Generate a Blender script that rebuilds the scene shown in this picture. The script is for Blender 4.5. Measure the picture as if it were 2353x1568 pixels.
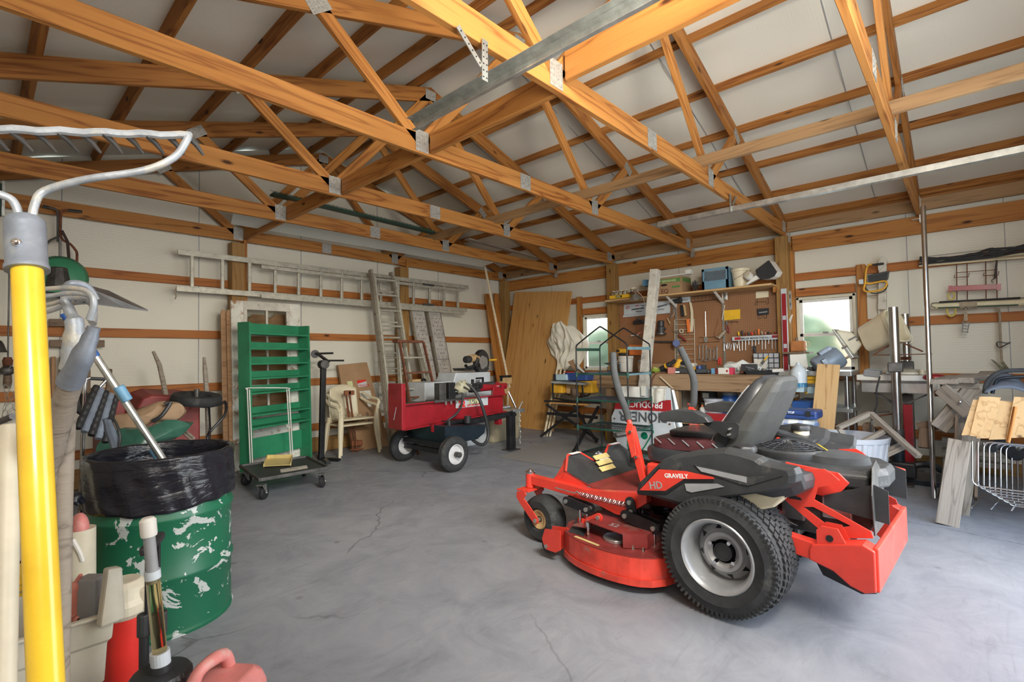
import bpy, math, random
from mathutils import Vector as V, Matrix, Euler, noise
random.seed(7)
for o in list(bpy.data.objects): bpy.data.objects.remove(o)
SC=bpy.context.scene; COL=SC.collection
PI=math.pi; R=math.radians
# ---------------- camera, world, lights, exposure ----------------
IW,IH,IF=2353,1568,1136.6
_y,_p,_r=R(42.661),R(1.875),R(-0.9345)
CF=V((math.cos(_y)*math.cos(_p),math.sin(_y)*math.cos(_p),math.sin(_p)))
_a=CF.cross(V((0,0,1))).normalized(); _b=_a.cross(CF)
CR=_a*math.cos(_r)+_b*math.sin(_r); CU=-_a*math.sin(_r)+_b*math.cos(_r)
CO=V((0,0,1.22))
cam=bpy.data.cameras.new('camera'); cam.sensor_width=36; cam.lens=36*IF/IW; cam.clip_start=.03; cam.clip_end=200
co=bpy.data.objects.new('camera',cam); COL.objects.link(co)
co.matrix_world=Matrix(((CR.x,CU.x,-CF.x,CO.x),(CR.y,CU.y,-CF.y,CO.y),(CR.z,CU.z,-CF.z,CO.z),(0,0,0,1)))
SC.camera=co
W=bpy.data.worlds.new('sky'); SC.world=W; W.use_nodes=True
nt=W.node_tree; bg=nt.nodes['Background']
sky=nt.nodes.new('ShaderNodeTexSky'); sky.sky_type='NISHITA'; sky.sun_disc=False
sky.sun_elevation=R(48); sky.sun_rotation=R(150); sky.air_density=1.2; sky.dust_density=2.5; sky.altitude=200
nt.links.new(sky.outputs[0],bg.inputs[0]); bg.inputs[1].default_value=0.5
sn=bpy.data.lights.new('sun','SUN'); sn.energy=3.2; sn.angle=R(1.5); sn.color=(1,.95,.86)
so=bpy.data.objects.new('sun',sn); COL.objects.link(so); so.rotation_euler=(R(42),0,R(160))
def area(name,loc,rot,sx,sy,en,col):
    l=bpy.data.lights.new(name,'AREA'); l.shape='RECTANGLE'; l.size=sx; l.size_y=sy; l.energy=en; l.color=col
    o=bpy.data.objects.new(name,l); COL.objects.link(o); o.location=loc; o.rotation_euler=rot; return o
area('door_daylight',(3.2,-.78,1.3),(R(90),0,0),3.0,2.4,30,(.74,.87,1.0))
l1=area('flash_fill',(1.0,-.45,2.75),(R(76),0,R(-38)),.9,.5,62,(1,.95,.86)); l1.data.spread=R(105)  # bounced-flash fill added behind the camera; there is no ceiling lamp
l2=area('side_fill',(-.25,-.55,1.9),(R(80),0,R(-18)),.5,.5,9,(1,.95,.88)); l2.data.spread=R(110)  # unseen fill added to brighten the left tools and wall
area('roof_fill',(1.4,-.3,1.9),(R(140),0,R(-35)),1.2,.8,40,(1,.96,.9))  # added lamp aimed upward to brighten the roof insulation
SC.view_settings.view_transform='Standard'; SC.view_settings.look='None'
SC.view_settings.exposure=0.5; SC.view_settings.gamma=1; SC.view_settings.use_curve_mapping=False
# ---------------- helpers ----------------
def ray(px,py): return CF+CR*((px-IW/2)/IF)-CU*((py-IH/2)/IF)
def at(px,py,x=None,y=None,z=None,d=None):
    r=ray(px,py)
    t=d if d is not None else x/r.x if x is not None else y/r.y if y is not None else (z-CO.z)/r.z
    return CO+r*t
class MB:
    def __init__(s): s.v=[]; s.f=[]
    def add(s,vs,fs):
        n=len(s.v); s.v+= [V(v) for v in vs]; s.f+=[tuple(i+n for i in f) for f in fs]; return s
    def box(s,c,sz,rot=None):
        c=V(c); h=V(sz)/2; vs=[]
        for x in(-1,1):
            for y in(-1,1):
                for z in(-1,1):
                    p=V((x*h.x,y*h.y,z*h.z))
                    if rot is not None: p=rot@p
                    vs.append(c+p)
        return s.add(vs,[(0,1,3,2),(4,6,7,5),(0,4,5,1),(2,3,7,6),(0,2,6,4),(1,5,7,3)])
    def bb(s,a,b):
        a=V(a);b=V(b); return s.box((a+b)/2,[abs(q) for q in (b-a)])
    def bar(s,p,q,w,h,up=(0,0,1)):
        p=V(p);q=V(q); return s.box((p+q)/2,((q-p).length,w,h),basis(q-p,up))
    def cyl(s,p,q,r,r2=None,n=12,cap=True):
        p=V(p);q=V(q); r2=r if r2 is None else r2
        B=basis(q-p,(0,0,1)); a=B@V((0,1,0)); b=B@V((0,0,1)); vs=[]
        for c,rr in((p,r),(q,r2)):
            for i in range(n):
                t=2*PI*i/n; vs.append(c+a*math.cos(t)*rr+b*math.sin(t)*rr)
        fs=[(i,(i+1)%n,n+(i+1)%n,n+i) for i in range(n)]
        if cap: fs+=[tuple(range(n-1,-1,-1)),tuple(range(n,2*n))]
        return s.add(vs,fs)
    def tube(s,pts,r,n=8,closed=False,smooth=0):
        pts=[V(p) for p in pts]
        if smooth: pts=catmull(pts,smooth,closed)
        m=len(pts); rs=r if isinstance(r,(list,tuple)) else [r]*m
        if len(rs)!=m: rs=[rs[min(len(rs)-1,int(i*len(rs)/m))] for i in range(m)]
        def tan(i):
            if closed: return (pts[(i+1)%m]-pts[i-1]).normalized()
            return (pts[min(i+1,m-1)]-pts[max(i-1,0)]).normalized()
        t0=tan(0); a=t0.orthogonal().normalized(); vs=[]
        for i in range(m):
            t=tan(i); a=(a-t*a.dot(t))
            a=a.normalized() if a.length>1e-6 else t.orthogonal().normalized()
            b=t.cross(a)
            for k in range(n):
                q=2*PI*k/n; vs.append(pts[i]+a*math.cos(q)*rs[i]+b*math.sin(q)*rs[i])
        fs=[]
        for i in range(m if closed else m-1):
            j=(i+1)%m
            for k in range(n): fs.append((i*n+k,i*n+(k+1)%n,j*n+(k+1)%n,j*n+k))
        if not closed: fs+=[tuple(range(n-1,-1,-1)),tuple(range((m-1)*n,m*n))]
        return s.add(vs,fs)
    def lathe(s,prof,o,ax=(0,0,1),n=24,sq=None):
        o=V(o); B=basis(ax,(0,0,1) if abs(V(ax).normalized().z)<.9 else (0,1,0)); x=B@V((1,0,0)); a=B@V((0,1,0)); b=B@V((0,0,1)); vs=[]; m=len(prof)
        for r,h in prof:
            for i in range(n):
                t=2*PI*i/n; vs.append(o+x*h+a*math.cos(t)*r+b*math.sin(t)*r)
        fs=[(j*n+i,j*n+(i+1)%n,(j+1)*n+(i+1)%n,(j+1)*n+i) for j in range(m-1) for i in range(n)]
        if prof[0][0]>1e-5: fs.append(tuple(range(n-1,-1,-1)))
        if prof[-1][0]>1e-5: fs.append(tuple(range((m-1)*n,m*n)))
        return s.add(vs,fs)
    def ring(s,prof,o,ax,n=32):   # closed profile lathe
        k=len(s.v); s.lathe(prof+[prof[0]],o,ax,n); s.f=[f for f in s.f if len(f)<=4]; return s
    def prism(s,pts,off):
        pts=[V(p) for p in pts]; off=V(off); n=len(pts)
        return s.add(pts+[p+off for p in pts],[tuple(range(n-1,-1,-1)),tuple(range(n,2*n))]+[(i,(i+1)%n,n+(i+1)%n,n+i) for i in range(n)])
    def loft(s,rings,cap=True):
        n=len(rings[0]); vs=[p for r in rings for p in r]
        fs=[(j*n+i,j*n+(i+1)%n,(j+1)*n+(i+1)%n,(j+1)*n+i) for j in range(len(rings)-1) for i in range(n)]
        if cap: fs+=[tuple(range(n-1,-1,-1)),tuple(range((len(rings)-1)*n,len(rings)*n))]
        return s.add(vs,fs)
    def grid(s,fn,nu,nv):
        vs=[fn(i/nu,j/nv) for j in range(nv+1) for i in range(nu+1)]
        return s.add(vs,[(j*(nu+1)+i,j*(nu+1)+i+1,(j+1)*(nu+1)+i+1,(j+1)*(nu+1)+i) for j in range(nv) for i in range(nu)])
    def ball(s,c,r,n=12,m=8):
        c=V(c); r=V((r,r,r)) if not hasattr(r,'__len__') else V(r)
        vs=[];
        for j in range(m+1):
            t=PI*j/m
            for i in range(n):
                q=2*PI*i/n; vs.append(c+V((r.x*math.sin(t)*math.cos(q),r.y*math.sin(t)*math.sin(q),r.z*math.cos(t))))
        return s.add(vs,[(j*n+i,j*n+(i+1)%n,(j+1)*n+(i+1)%n,(j+1)*n+i) for j in range(m) for i in range(n)])
def basis(x,up=(0,0,1)):
    x=V(x).normalized(); up=V(up)
    if abs(x.dot(up.normalized()))>.999: up=V((0,1,0)) if abs(x.y)<.9 else V((1,0,0))
    z=(up-x*up.dot(x)).normalized(); y=z.cross(x)
    return Matrix((x,y,z)).transposed()
def catmull(p,k,closed=False):
    n=len(p); out=[]
    for i in range(n if closed else n-1):
        a,b,c,d=(p[i-1] if (i or closed) else p[0]),p[i],p[(i+1)%n],p[(i+2)%n] if (closed or i+2<n) else p[-1]
        for j in range(k):
            t=j/k; out.append(.5*((2*b)+(c-a)*t+(2*a-5*b+4*c-d)*t*t+(3*b-a-3*c+d)*t**3))
    if not closed: out.append(p[-1])
    return out
ALL=[]
WORLD={}
def _link(o,par,wm):
    COL.objects.link(o); WORLD[o.name]=wm
    if par is not None: o.parent=par
def mesh_obj(name,mb,m,par,bevel=0,smooth=False,solid=0):
    me=bpy.data.meshes.new(name); vs=mb.v
    lo=V([min(v[i] for v in vs) for i in range(3)]); hi=V([max(v[i] for v in vs) for i in range(3)])
    c=(lo+hi)/2
    me.from_pydata([v-c for v in vs],[],mb.f); me.update(); me.validate()
    import bmesh
    b=bmesh.new(); b.from_mesh(me); bmesh.ops.remove_doubles(b,verts=b.verts,dist=1e-6); bmesh.ops.recalc_face_normals(b,faces=b.faces); b.to_mesh(me); b.free()
    me.materials.append(m)
    o=bpy.data.objects.new(name,me)
    if smooth:
        for p in me.polygons: p.use_smooth=True
        try: me.set_sharp_from_angle(angle=R(38))
        except Exception: pass
    if solid:
        d=o.modifiers.new('t','SOLIDIFY'); d.thickness=solid; d.offset=0
    if bevel:
        d=o.modifiers.new('b','BEVEL'); d.width=bevel; d.segments=2; d.limit_method='ANGLE'; d.angle_limit=R(40)
        d.harden_normals=False
    _link(o,par,Matrix.Translation(c)); return o
BC={}
def beam_obj(name,p,q,w,h,m,par,up=(0,0,1),bevel=.003):
    p=V(p);q=V(q); L=(q-p).length; key=(round(L,4),round(w,4),round(h,4),m.name,bevel)
    if key not in BC:
        me=bpy.data.meshes.new(name); mb=MB().box((0,0,0),(L,w,h)); me.from_pydata(mb.v,[],mb.f); me.update(); me.materials.append(m); BC[key]=me
    o=bpy.data.objects.new(name,BC[key])
    if bevel:
        d=o.modifiers.new('b','BEVEL'); d.width=bevel; d.segments=1
    M=basis(q-p,up).to_4x4(); M.translation=(p+q)/2
    _link(o,par,M); return o
class T:
    def __init__(s,name,label,cat,group=None):
        s.r=bpy.data.objects.new(name,None); s.r.empty_display_size=.1; COL.objects.link(s.r)
        s.r['label']=label; s.r['category']=cat
        if group: s.r['group']=group
        ALL.append(s)
    def p(s,name,mb,m,par=None,label=None,kind=None,**k):
        o=mesh_obj(name,mb,m,par or s.r,**k)
        if label: o['label']=label
        if kind: o['kind']=kind
        return o
    def beam(s,name,p,q,w,h,m,up=(0,0,1),par=None,label=None,bevel=.003):
        o=beam_obj(name,p,q,w,h,m,par or s.r,up,bevel)
        if label: o['label']=label
        return o
class S:   # a structure object (one mesh) that may carry pieces
    def __init__(s,name,mb,m,**k):
        s.r=mesh_obj(name,mb,m,None,**k); s.r['kind']='structure'
    p=T.p; beam=T.beam
def one(name,label,cat,mb,m,group=None,kind=None,**k):
    o=mesh_obj(name,mb,m,None,**k); o['label']=label; o['category']=cat
    if group:o['group']=group
    if kind:o['kind']=kind
    return o
def finish():
    def bbmin(o,acc):
        for c in o.children:
            if c.type=='MESH':
                M=WORLD[c.name]
                for v in c.data.vertices: acc.append(M@v.co)
            bbmin(c,acc)
    for t in ALL:
        acc=[]; bbmin(t.r,acc)
        if not acc: continue
        lo=[min(a[i] for a in acc) for i in range(3)]; hi=[max(a[i] for a in acc) for i in range(3)]
        WORLD[t.r.name]=Matrix.Translation(V(((lo[0]+hi[0])/2,(lo[1]+hi[1])/2,lo[2])))
    for n,M in WORLD.items():
        o=bpy.data.objects[n]
        o.matrix_basis=(WORLD[o.parent.name].inverted()@M) if o.parent else M
_font=None
def text_mb(s,size,o,xd,ud,ext=.0008,bold=0,align='LEFT'):
    c=bpy.data.curves.new('t','FONT'); c.body=s; c.size=size; c.extrude=ext; c.offset=bold; c.resolution_u=2; c.align_x=align
    ob=bpy.data.objects.new('t',c); me=bpy.data.meshes.new_from_object(ob)
    o=V(o); xd=V(xd).normalized(); ud=V(ud); ud=(ud-xd*ud.dot(xd)).normalized(); nd=xd.cross(ud)
    mb=MB(); mb.add([o+xd*v.co.x+ud*v.co.y+nd*v.co.z for v in me.vertices],[tuple(p.vertices) for p in me.polygons])
    bpy.data.objects.remove(ob); bpy.data.curves.remove(c); bpy.data.meshes.remove(me)
    return mb
# ---------------- materials ----------------
def _nm(name):
    m=bpy.data.materials.new(name); m.use_nodes=True; n=m.node_tree; return m,n,n.nodes['Principled BSDF']
def nd(n,t,**k):
    x=n.nodes.new(t)
    for a,b in k.items():
        if a in x.inputs: x.inputs[a].default_value=b
        else: setattr(x,a,b)
    return x
def ramp(n,fac,stops):
    r=n.nodes.new('ShaderNodeValToRGB'); e=r.color_ramp.elements
    while len(e)<len(stops): e.new(.5)
    for i,(p,c) in enumerate(stops): e[i].position=p; e[i].color=(c[0],c[1],c[2],1)
    n.links.new(fac,r.inputs[0]); return r.outputs[0]
def coords(n,scale=(1,1,1),rnd=True,src='Object'):
    tc=nd(n,'ShaderNodeTexCoord'); mp=nd(n,'ShaderNodeMapping'); mp.inputs['Scale'].default_value=scale
    n.links.new(tc.outputs[src],mp.inputs[0])
    if rnd:
        oi=nd(n,'ShaderNodeObjectInfo'); mm=nd(n,'ShaderNodeMath',operation='MULTIPLY'); mm.inputs[1].default_value=37.
        n.links.new(oi.outputs['Random'],mm.inputs[0]); cb=nd(n,'ShaderNodeCombineXYZ')
        for i in range(3): n.links.new(mm.outputs[0],cb.inputs[i])
        n.links.new(cb.outputs[0],mp.inputs['Location'])
    return mp.outputs[0]
def nz(n,co,scale,detail=4,rough=.5,dist=0):
    x=nd(n,'ShaderNodeTexNoise'); x.inputs['Scale'].default_value=scale; x.inputs['Detail'].default_value=detail; x.inputs['Roughness'].default_value=rough; x.inputs['Distortion'].default_value=dist
    n.links.new(co,x.inputs['Vector']); return x.outputs['Fac']
def mixc(n,f,a,b,bt='MIX'):
    x=nd(n,'ShaderNodeMix',data_type='RGBA',blend_type=bt)
    for s,v in ((0,f),(6,a),(7,b)):
        if hasattr(v,'links'): n.links.new(v,x.inputs[s])
        else: x.inputs[s].default_value=v if s==0 else (*v[:3],1)
    return x.outputs[2]
def bump(n,b,h,st,dist=.01):
    x=nd(n,'ShaderNodeBump'); x.inputs['Strength'].default_value=st; x.inputs['Distance'].default_value=dist
    n.links.new(h,x.inputs['Height']); n.links.new(x.outputs[0],b.inputs['Normal'])
def mat(name,c,rough=.5,metal=0,var=.15,vs=6,bmp=0,bs=40,coat=0,trans=0,dirt=None,dirtc=(.25,.22,.18),alpha=1,emit=0):
    m,n,b=_nm(name); co=coords(n)
    f=nz(n,co,vs,5,.6)
    lo=tuple(x*(1-var) for x in c); hi=tuple(min(1,x*(1+var)) for x in c)
    col=ramp(n,f,[(.3,lo),(.7,hi)])
    if dirt:
        g=nz(n,co,dirt[0],6,.7); gf=ramp(n,g,[(dirt[1],(0,0,0)),(dirt[1]+.12,(1,1,1))]); col=mixc(n,gf,col,dirtc)
    n.links.new(col,b.inputs['Base Color'])
    b.inputs['Roughness'].default_value=rough; b.inputs['Metallic'].default_value=metal
    if coat: b.inputs['Coat Weight'].default_value=coat; b.inputs['Coat Roughness'].default_value=.1
    if trans: b.inputs['Transmission Weight'].default_value=trans
    if alpha<1: b.inputs['Alpha'].default_value=alpha
    if bmp: bump(n,b,nz(n,co,bs,4),bmp,.004)
    return m
def wood(name,c1,c2,c3=None,rough=.6,gs=1.0,knots=True,bmp=.15,streak=.5):
    m,n,b=_nm(name); co=coords(n,(1,1,1))
    st=nd(n,'ShaderNodeVectorMath',operation='MULTIPLY'); st.inputs[1].default_value=(.45*gs,7*gs,7*gs); n.links.new(co,st.inputs[0])
    d=nz(n,st.outputs[0],1.1,3,.5)
    w=nd(n,'ShaderNodeMath',operation='MULTIPLY'); w.inputs[1].default_value=44; n.links.new(d,w.inputs[0])
    sn_=nd(n,'ShaderNodeMath',operation='SINE'); n.links.new(w.outputs[0],sn_.inputs[0])
    st2=nd(n,'ShaderNodeVectorMath',operation='MULTIPLY'); st2.inputs[1].default_value=(2.5*gs,90*gs,90*gs); n.links.new(co,st2.inputs[0])
    fine=nz(n,st2.outputs[0],1,3,.6)
    col=ramp(n,sn_.outputs[0],[(.0,c1),(.45,tuple(a*.75+b_*.25 for a,b_ in zip(c1,c2))),(.85,tuple((a+b_)/2 for a,b_ in zip(c1,c2))),(1,tuple(x*.85 for x in c2))])
    col=mixc(n,fine,mixc(n,streak,col,c2),col)
    big=nz(n,co,1.3,3); col=mixc(n,ramp(n,big,[(.35,(0,0,0)),(.7,(.3,.3,.3))]),col,c3 or c1)
    if knots:
        kv=nd(n,'ShaderNodeVectorMath',operation='MULTIPLY'); kv.inputs[1].default_value=(2.2,6,6); n.links.new(co,kv.inputs[0])
        vo=nd(n,'ShaderNodeTexVoronoi'); vo.inputs['Scale'].default_value=1; n.links.new(kv.outputs[0],vo.inputs['Vector'])
        kf=ramp(n,vo.outputs['Distance'],[(.05,(1,1,1)),(.12,(0,0,0))]); col=mixc(n,kf,col,tuple(x*.22 for x in c2))
    n.links.new(col,b.inputs['Base Color']); b.inputs['Roughness'].default_value=rough
    b.inputs['Specular IOR Level'].default_value=.35
    if bmp: bump(n,b,fine,bmp,.003)
    return m
M={}
M['pine']=wood('pine lumber',(.50,.215,.048),(.27,.082,.014),(.56,.27,.075))
M['pine2']=wood('roof lumber',(.40,.165,.036),(.21,.064,.011),(.46,.21,.055))
M['post']=wood('treated post wood',(.36,.20,.06),(.25,.125,.035),(.42,.25,.09),gs=1.2)
M['girt']=wood('girt lumber',(.46,.165,.036),(.29,.085,.016),(.52,.21,.06))
M['plate']=wood('aged plate lumber',(.40,.24,.11),(.26,.15,.07),(.48,.30,.15))
M['ply']=wood('plywood face',(.62,.34,.11),(.50,.23,.06),(.68,.42,.17),gs=.8,rough=.45)
M['plyraw']=wood('light plywood',(.66,.43,.20),(.50,.28,.11),(.72,.52,.28),gs=.9)
M['grey_wood']=wood('weathered grey wood',(.36,.31,.25),(.20,.165,.13),(.45,.41,.35),gs=1.6,bmp=.5)
M['dark_wood']=wood('dark weathered wood',(.22,.15,.10),(.12,.08,.05),(.28,.2,.14),gs=1.6,bmp=.5)
M['bench']=wood('workbench timber',(.36,.23,.13),(.20,.12,.06),(.45,.31,.19),gs=1.2)
M['picket']=wood('cedar picket wood',(.42,.24,.12),(.28,.14,.06),(.50,.32,.18))
M['cleat']=wood('light pine batten',(.72,.60,.42),(.60,.46,.28),None)
M['steel']=mat('galvanized steel',(.56,.58,.55),.38,.85,.25,14,.1,30)
M['plate_m']=mat('truss plate steel',(.46,.45,.41),.5,.6,.3,60,.3,120)
M['chrome']=mat('chrome',(.75,.76,.78),.16,1,.1,5)
M['alum']=mat('dull aluminium',(.50,.48,.40),.45,.35,.25,18,.15,60,dirt=(9,.62))
M['alumdiamond']=mat('aluminium ramp sheet',(.68,.66,.62),.34,.5,.2,8,.2,60)
M['inox']=mat('stainless tube',(.55,.54,.53),.22,1,.2,5)
M['black']=mat('black plastic',(.025,.026,.028),.45,0,.3,8,.1,80)
M['blackm']=mat('black painted steel',(.02,.02,.022),.35,.2,.4,10,.05,60)
M['rubber']=mat('tyre rubber',(.028,.030,.031),.75,0,.4,12,.25,90,dirt=(5,.58),dirtc=(.10,.10,.095))
M['darkgrey']=mat('charcoal plastic',(.036,.039,.041),.48,0,.35,7,.2,120,dirt=(6,.62),dirtc=(.11,.105,.095))
M['grey']=mat('grey plastic',(.30,.31,.32),.5,0,.15,6,.05,60)
M['foam']=mat('grey foam grip',(.048,.052,.054),.85,0,.2,20,.3,200)
M['vinyl']=mat('black vinyl',(.030,.033,.037),.38,0,.3,5,.15,60)
M['vinylred']=mat('maroon vinyl',(.10,.03,.035),.42,0,.3,9,.2,60)
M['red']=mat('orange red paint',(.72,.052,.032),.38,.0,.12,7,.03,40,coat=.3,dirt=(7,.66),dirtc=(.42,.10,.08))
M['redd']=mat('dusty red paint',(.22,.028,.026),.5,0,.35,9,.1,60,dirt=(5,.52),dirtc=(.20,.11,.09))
M['redworn']=mat('scuffed red paint',(.72,.06,.035),.42,0,.25,9,.1,60,coat=.2,dirt=(4,.56),dirtc=(.30,.20,.17))
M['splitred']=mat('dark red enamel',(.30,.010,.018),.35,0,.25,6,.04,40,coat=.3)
M['maroon']=mat('maroon painted steel',(.24,.035,.03),.5,.1,.3,6,.1,50)
M['white']=mat('white plastic',(.74,.72,.66),.4,0,.1,6)
M['whitem']=mat('white painted metal',(.60,.64,.66),.4,.1,.12,6,.05,40,dirt=(8,.66))
M['offwhite']=mat('aged white plastic',(.66,.61,.47),.45,0,.15,5,dirt=(7,.64))
M['cream']=mat('cream plastic',(.76,.68,.48),.4,0,.1,4)
M['paintchip']=mat('peeling white paint',(.72,.70,.62),.6,0,.12,10,.3,60,dirt=(9,.53),dirtc=(.34,.17,.07))
M['oldwhite']=mat('weathered white board',(.62,.58,.50),.7,0,.15,10,.5,50,dirt=(14,.56),dirtc=(.26,.20,.14))
M['shelfgreen']=mat('green shelf paint',(.030,.24,.115),.45,0,.25,3,.1,40,dirt=(16,.72),dirtc=(.45,.5,.42))
M['dkgreen']=mat('dark green plastic',(.02,.07,.05),.4,0,.3,6)
M['bluegreen']=mat('dusty teal plastic',(.15,.28,.32),.5,0,.3,6)
M['tarp']=mat('green plastic sheet',(.035,.115,.08),.25,0,.4,5,.6,14)
M['tan']=mat('tan canvas',(.42,.28,.17),.85,0,.2,6,.4,25)
M['canvas']=mat('white cotton sheet',(.76,.72,.60),.9,0,.08,4,.15,30)
M['towel']=mat('stained towel',(.66,.64,.56),.95,0,.15,9,.5,200,dirt=(7,.58),dirtc=(.45,.42,.30))
M['card']=mat('cardboard',(.38,.23,.12),.85,0,.1,5,.1,40)
M['yellow']=mat('yellow plastic',(.85,.50,.03),.4,0,.12,8)
M['yhandle']=mat('yellow fibreglass handle',(.95,.60,.04),.28,0,.14,10,.05,30,coat=.4,dirt=(16,.70),dirtc=(.65,.36,.05))
M['paleyellow']=mat('pale yellow plastic',(.72,.58,.24),.4,0,.15,10)
M['blue']=mat('blue plastic',(.03,.12,.42),.4,0,.15,6)
M['navy']=mat('navy plastic case',(.03,.07,.24),.42,0,.3,8,dirt=(12,.68),dirtc=(.55,.55,.5))
M['lblue']=mat('light blue plastic',(.16,.36,.55),.45,0,.15,6)
M['ltblue']=mat('pale blue stock',(.45,.60,.66),.5,0,.1,6)
M['orange']=mat('orange plastic',(.80,.20,.04),.45,0,.15,6)
M['pink']=mat('faded pink plastic',(.68,.25,.20),.42,0,.15,8)
M['gasred']=mat('faded red fuel can',(.62,.22,.20),.45,0,.25,5,.05,30,dirt=(5,.55),dirtc=(.55,.40,.36))
M['beigebin']=mat('beige plastic bin',(.52,.49,.40),.5,0,.15,5,.05,30,dirt=(7,.60),dirtc=(.28,.24,.19))
M['tote']=mat('khaki plastic tote',(.34,.29,.19),.5,0,.15,5)
M['greybin']=mat('light grey ribbed plastic',(.50,.52,.56),.45,0,.08,4)
M['rust']=mat('rusty steel',(.20,.075,.04),.8,.3,.4,14,.3,60)
M['iron']=mat('worn dark iron',(.12,.115,.11),.5,.7,.4,12,.2,60)
M['socket']=mat('blue grey painted iron',(.27,.31,.37),.5,.4,.3,14,.3,50,dirt=(14,.58),dirtc=(.42,.43,.42))
M['paleiron']=mat('scuffed pale iron',(.42,.46,.50),.5,.4,.3,20,.4,60,dirt=(18,.5),dirtc=(.62,.60,.52))
M['hose']=mat('black rubber hose',(.035,.035,.037),.5,0,.2,10)
M['tank']=mat('dark blue black tank',(.015,.025,.035),.28,.2,.4,5,.05,30)
M['rimw']=mat('white rim paint',(.62,.62,.62),.45,.1,.15,9,dirt=(9,.62))
M['rims']=mat('silver rim paint',(.40,.41,.42),.36,.35,.15,6)
M['gal']=mat('sheet metal',(.60,.63,.62),.28,.85,.25,5,.15,12)
M['rubberb']=mat('brown rubber strap',(.05,.03,.025),.7)
M['strap']=mat('beige webbing',(.38,.31,.22),.9,0,.2,20)
M['camo']=mat('camouflage webbing',(.20,.19,.12),.9,0,.5,40,dirt=(30,.55),dirtc=(.05,.05,.03))
M['cordb']=mat('black cord',(.02,.02,.02),.6)
M['cordy']=mat('yellow rope',(.65,.52,.10),.8)
M['bamboo']=mat('cream pole paint',(.72,.64,.42),.5,0,.15,5)
M['wire']=mat('dark wire',(.03,.03,.028),.4,.5)
M['sign']=mat('white sign enamel',(.58,.62,.64),.4,0,.12,7,dirt=(8,.66),dirtc=(.40,.40,.36))
M['signred']=mat('sign red',(.42,.02,.025),.45,0,.1,7)
M['signblk']=mat('sign faded black',(.10,.11,.12),.5,0,.4,16,dirt=(16,.55),dirtc=(.3,.32,.33))
M['signgrn']=mat('sign green',(.0,.18,.09),.45)
M['txtw']=mat('white lettering',(.82,.82,.80),.5,0,.05)
M['txtk']=mat('black lettering',(.03,.03,.03),.5)
M['txtg']=mat('silver lettering',(.42,.44,.45),.4,.3)
M['txty']=mat('pale yellow lettering',(.72,.72,.38),.5)
M['txtr']=mat('red lettering',(.70,.03,.02),.5)
M['bubble']=mat('packing label',(.74,.76,.72),.6,0,.05)
M['socketsteel']=mat('bright tool steel',(.60,.60,.58),.3,.9,.2,9)
M['rag']=mat('crumpled cloth',(.42,.40,.28),.9,0,.3,9,.5,40)
M['paper']=mat('paper',(.70,.68,.60),.8,0,.15,9)
M['copper']=mat('rusty orange clamp iron',(.32,.12,.06),.6,.5,.3,14)
M['dwyellow']=mat('tool yellow',(.80,.42,.03),.45,0,.2,9)
M['fabricgrey']=mat('grey blue fabric',(.16,.19,.24),.9,0,.25,9,.4,60)
M['leather']=mat('tool leather tan',(.55,.36,.17),.6,0,.2,8)
def glassm(name,c,rough=.05,ior=1.45,a=1):
    m,n,b=_nm(name); b.inputs['Base Color'].default_value=(*c,1); b.inputs['Transmission Weight'].default_value=1; b.inputs['Roughness'].default_value=rough; b.inputs['IOR'].default_value=ior
    return m
M['pane']=glassm('frosted window glass',(.97,.99,1),.2,1.12)
M['oldpane']=glassm('old thin window glass',(.88,.9,.86),.03,1.1)
M['tubec']=glassm('clear yellowed tube',(.85,.72,.40),.2,1.2)
M['jug']=mat('translucent jug plastic',(.58,.64,.68),.3,0,.08,5)
M['jar']=glassm('clear jar glass',(.85,.92,.88),.08,1.3)
M['fluid']=mat('blue washer fluid',(.05,.22,.40),.15)
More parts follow.
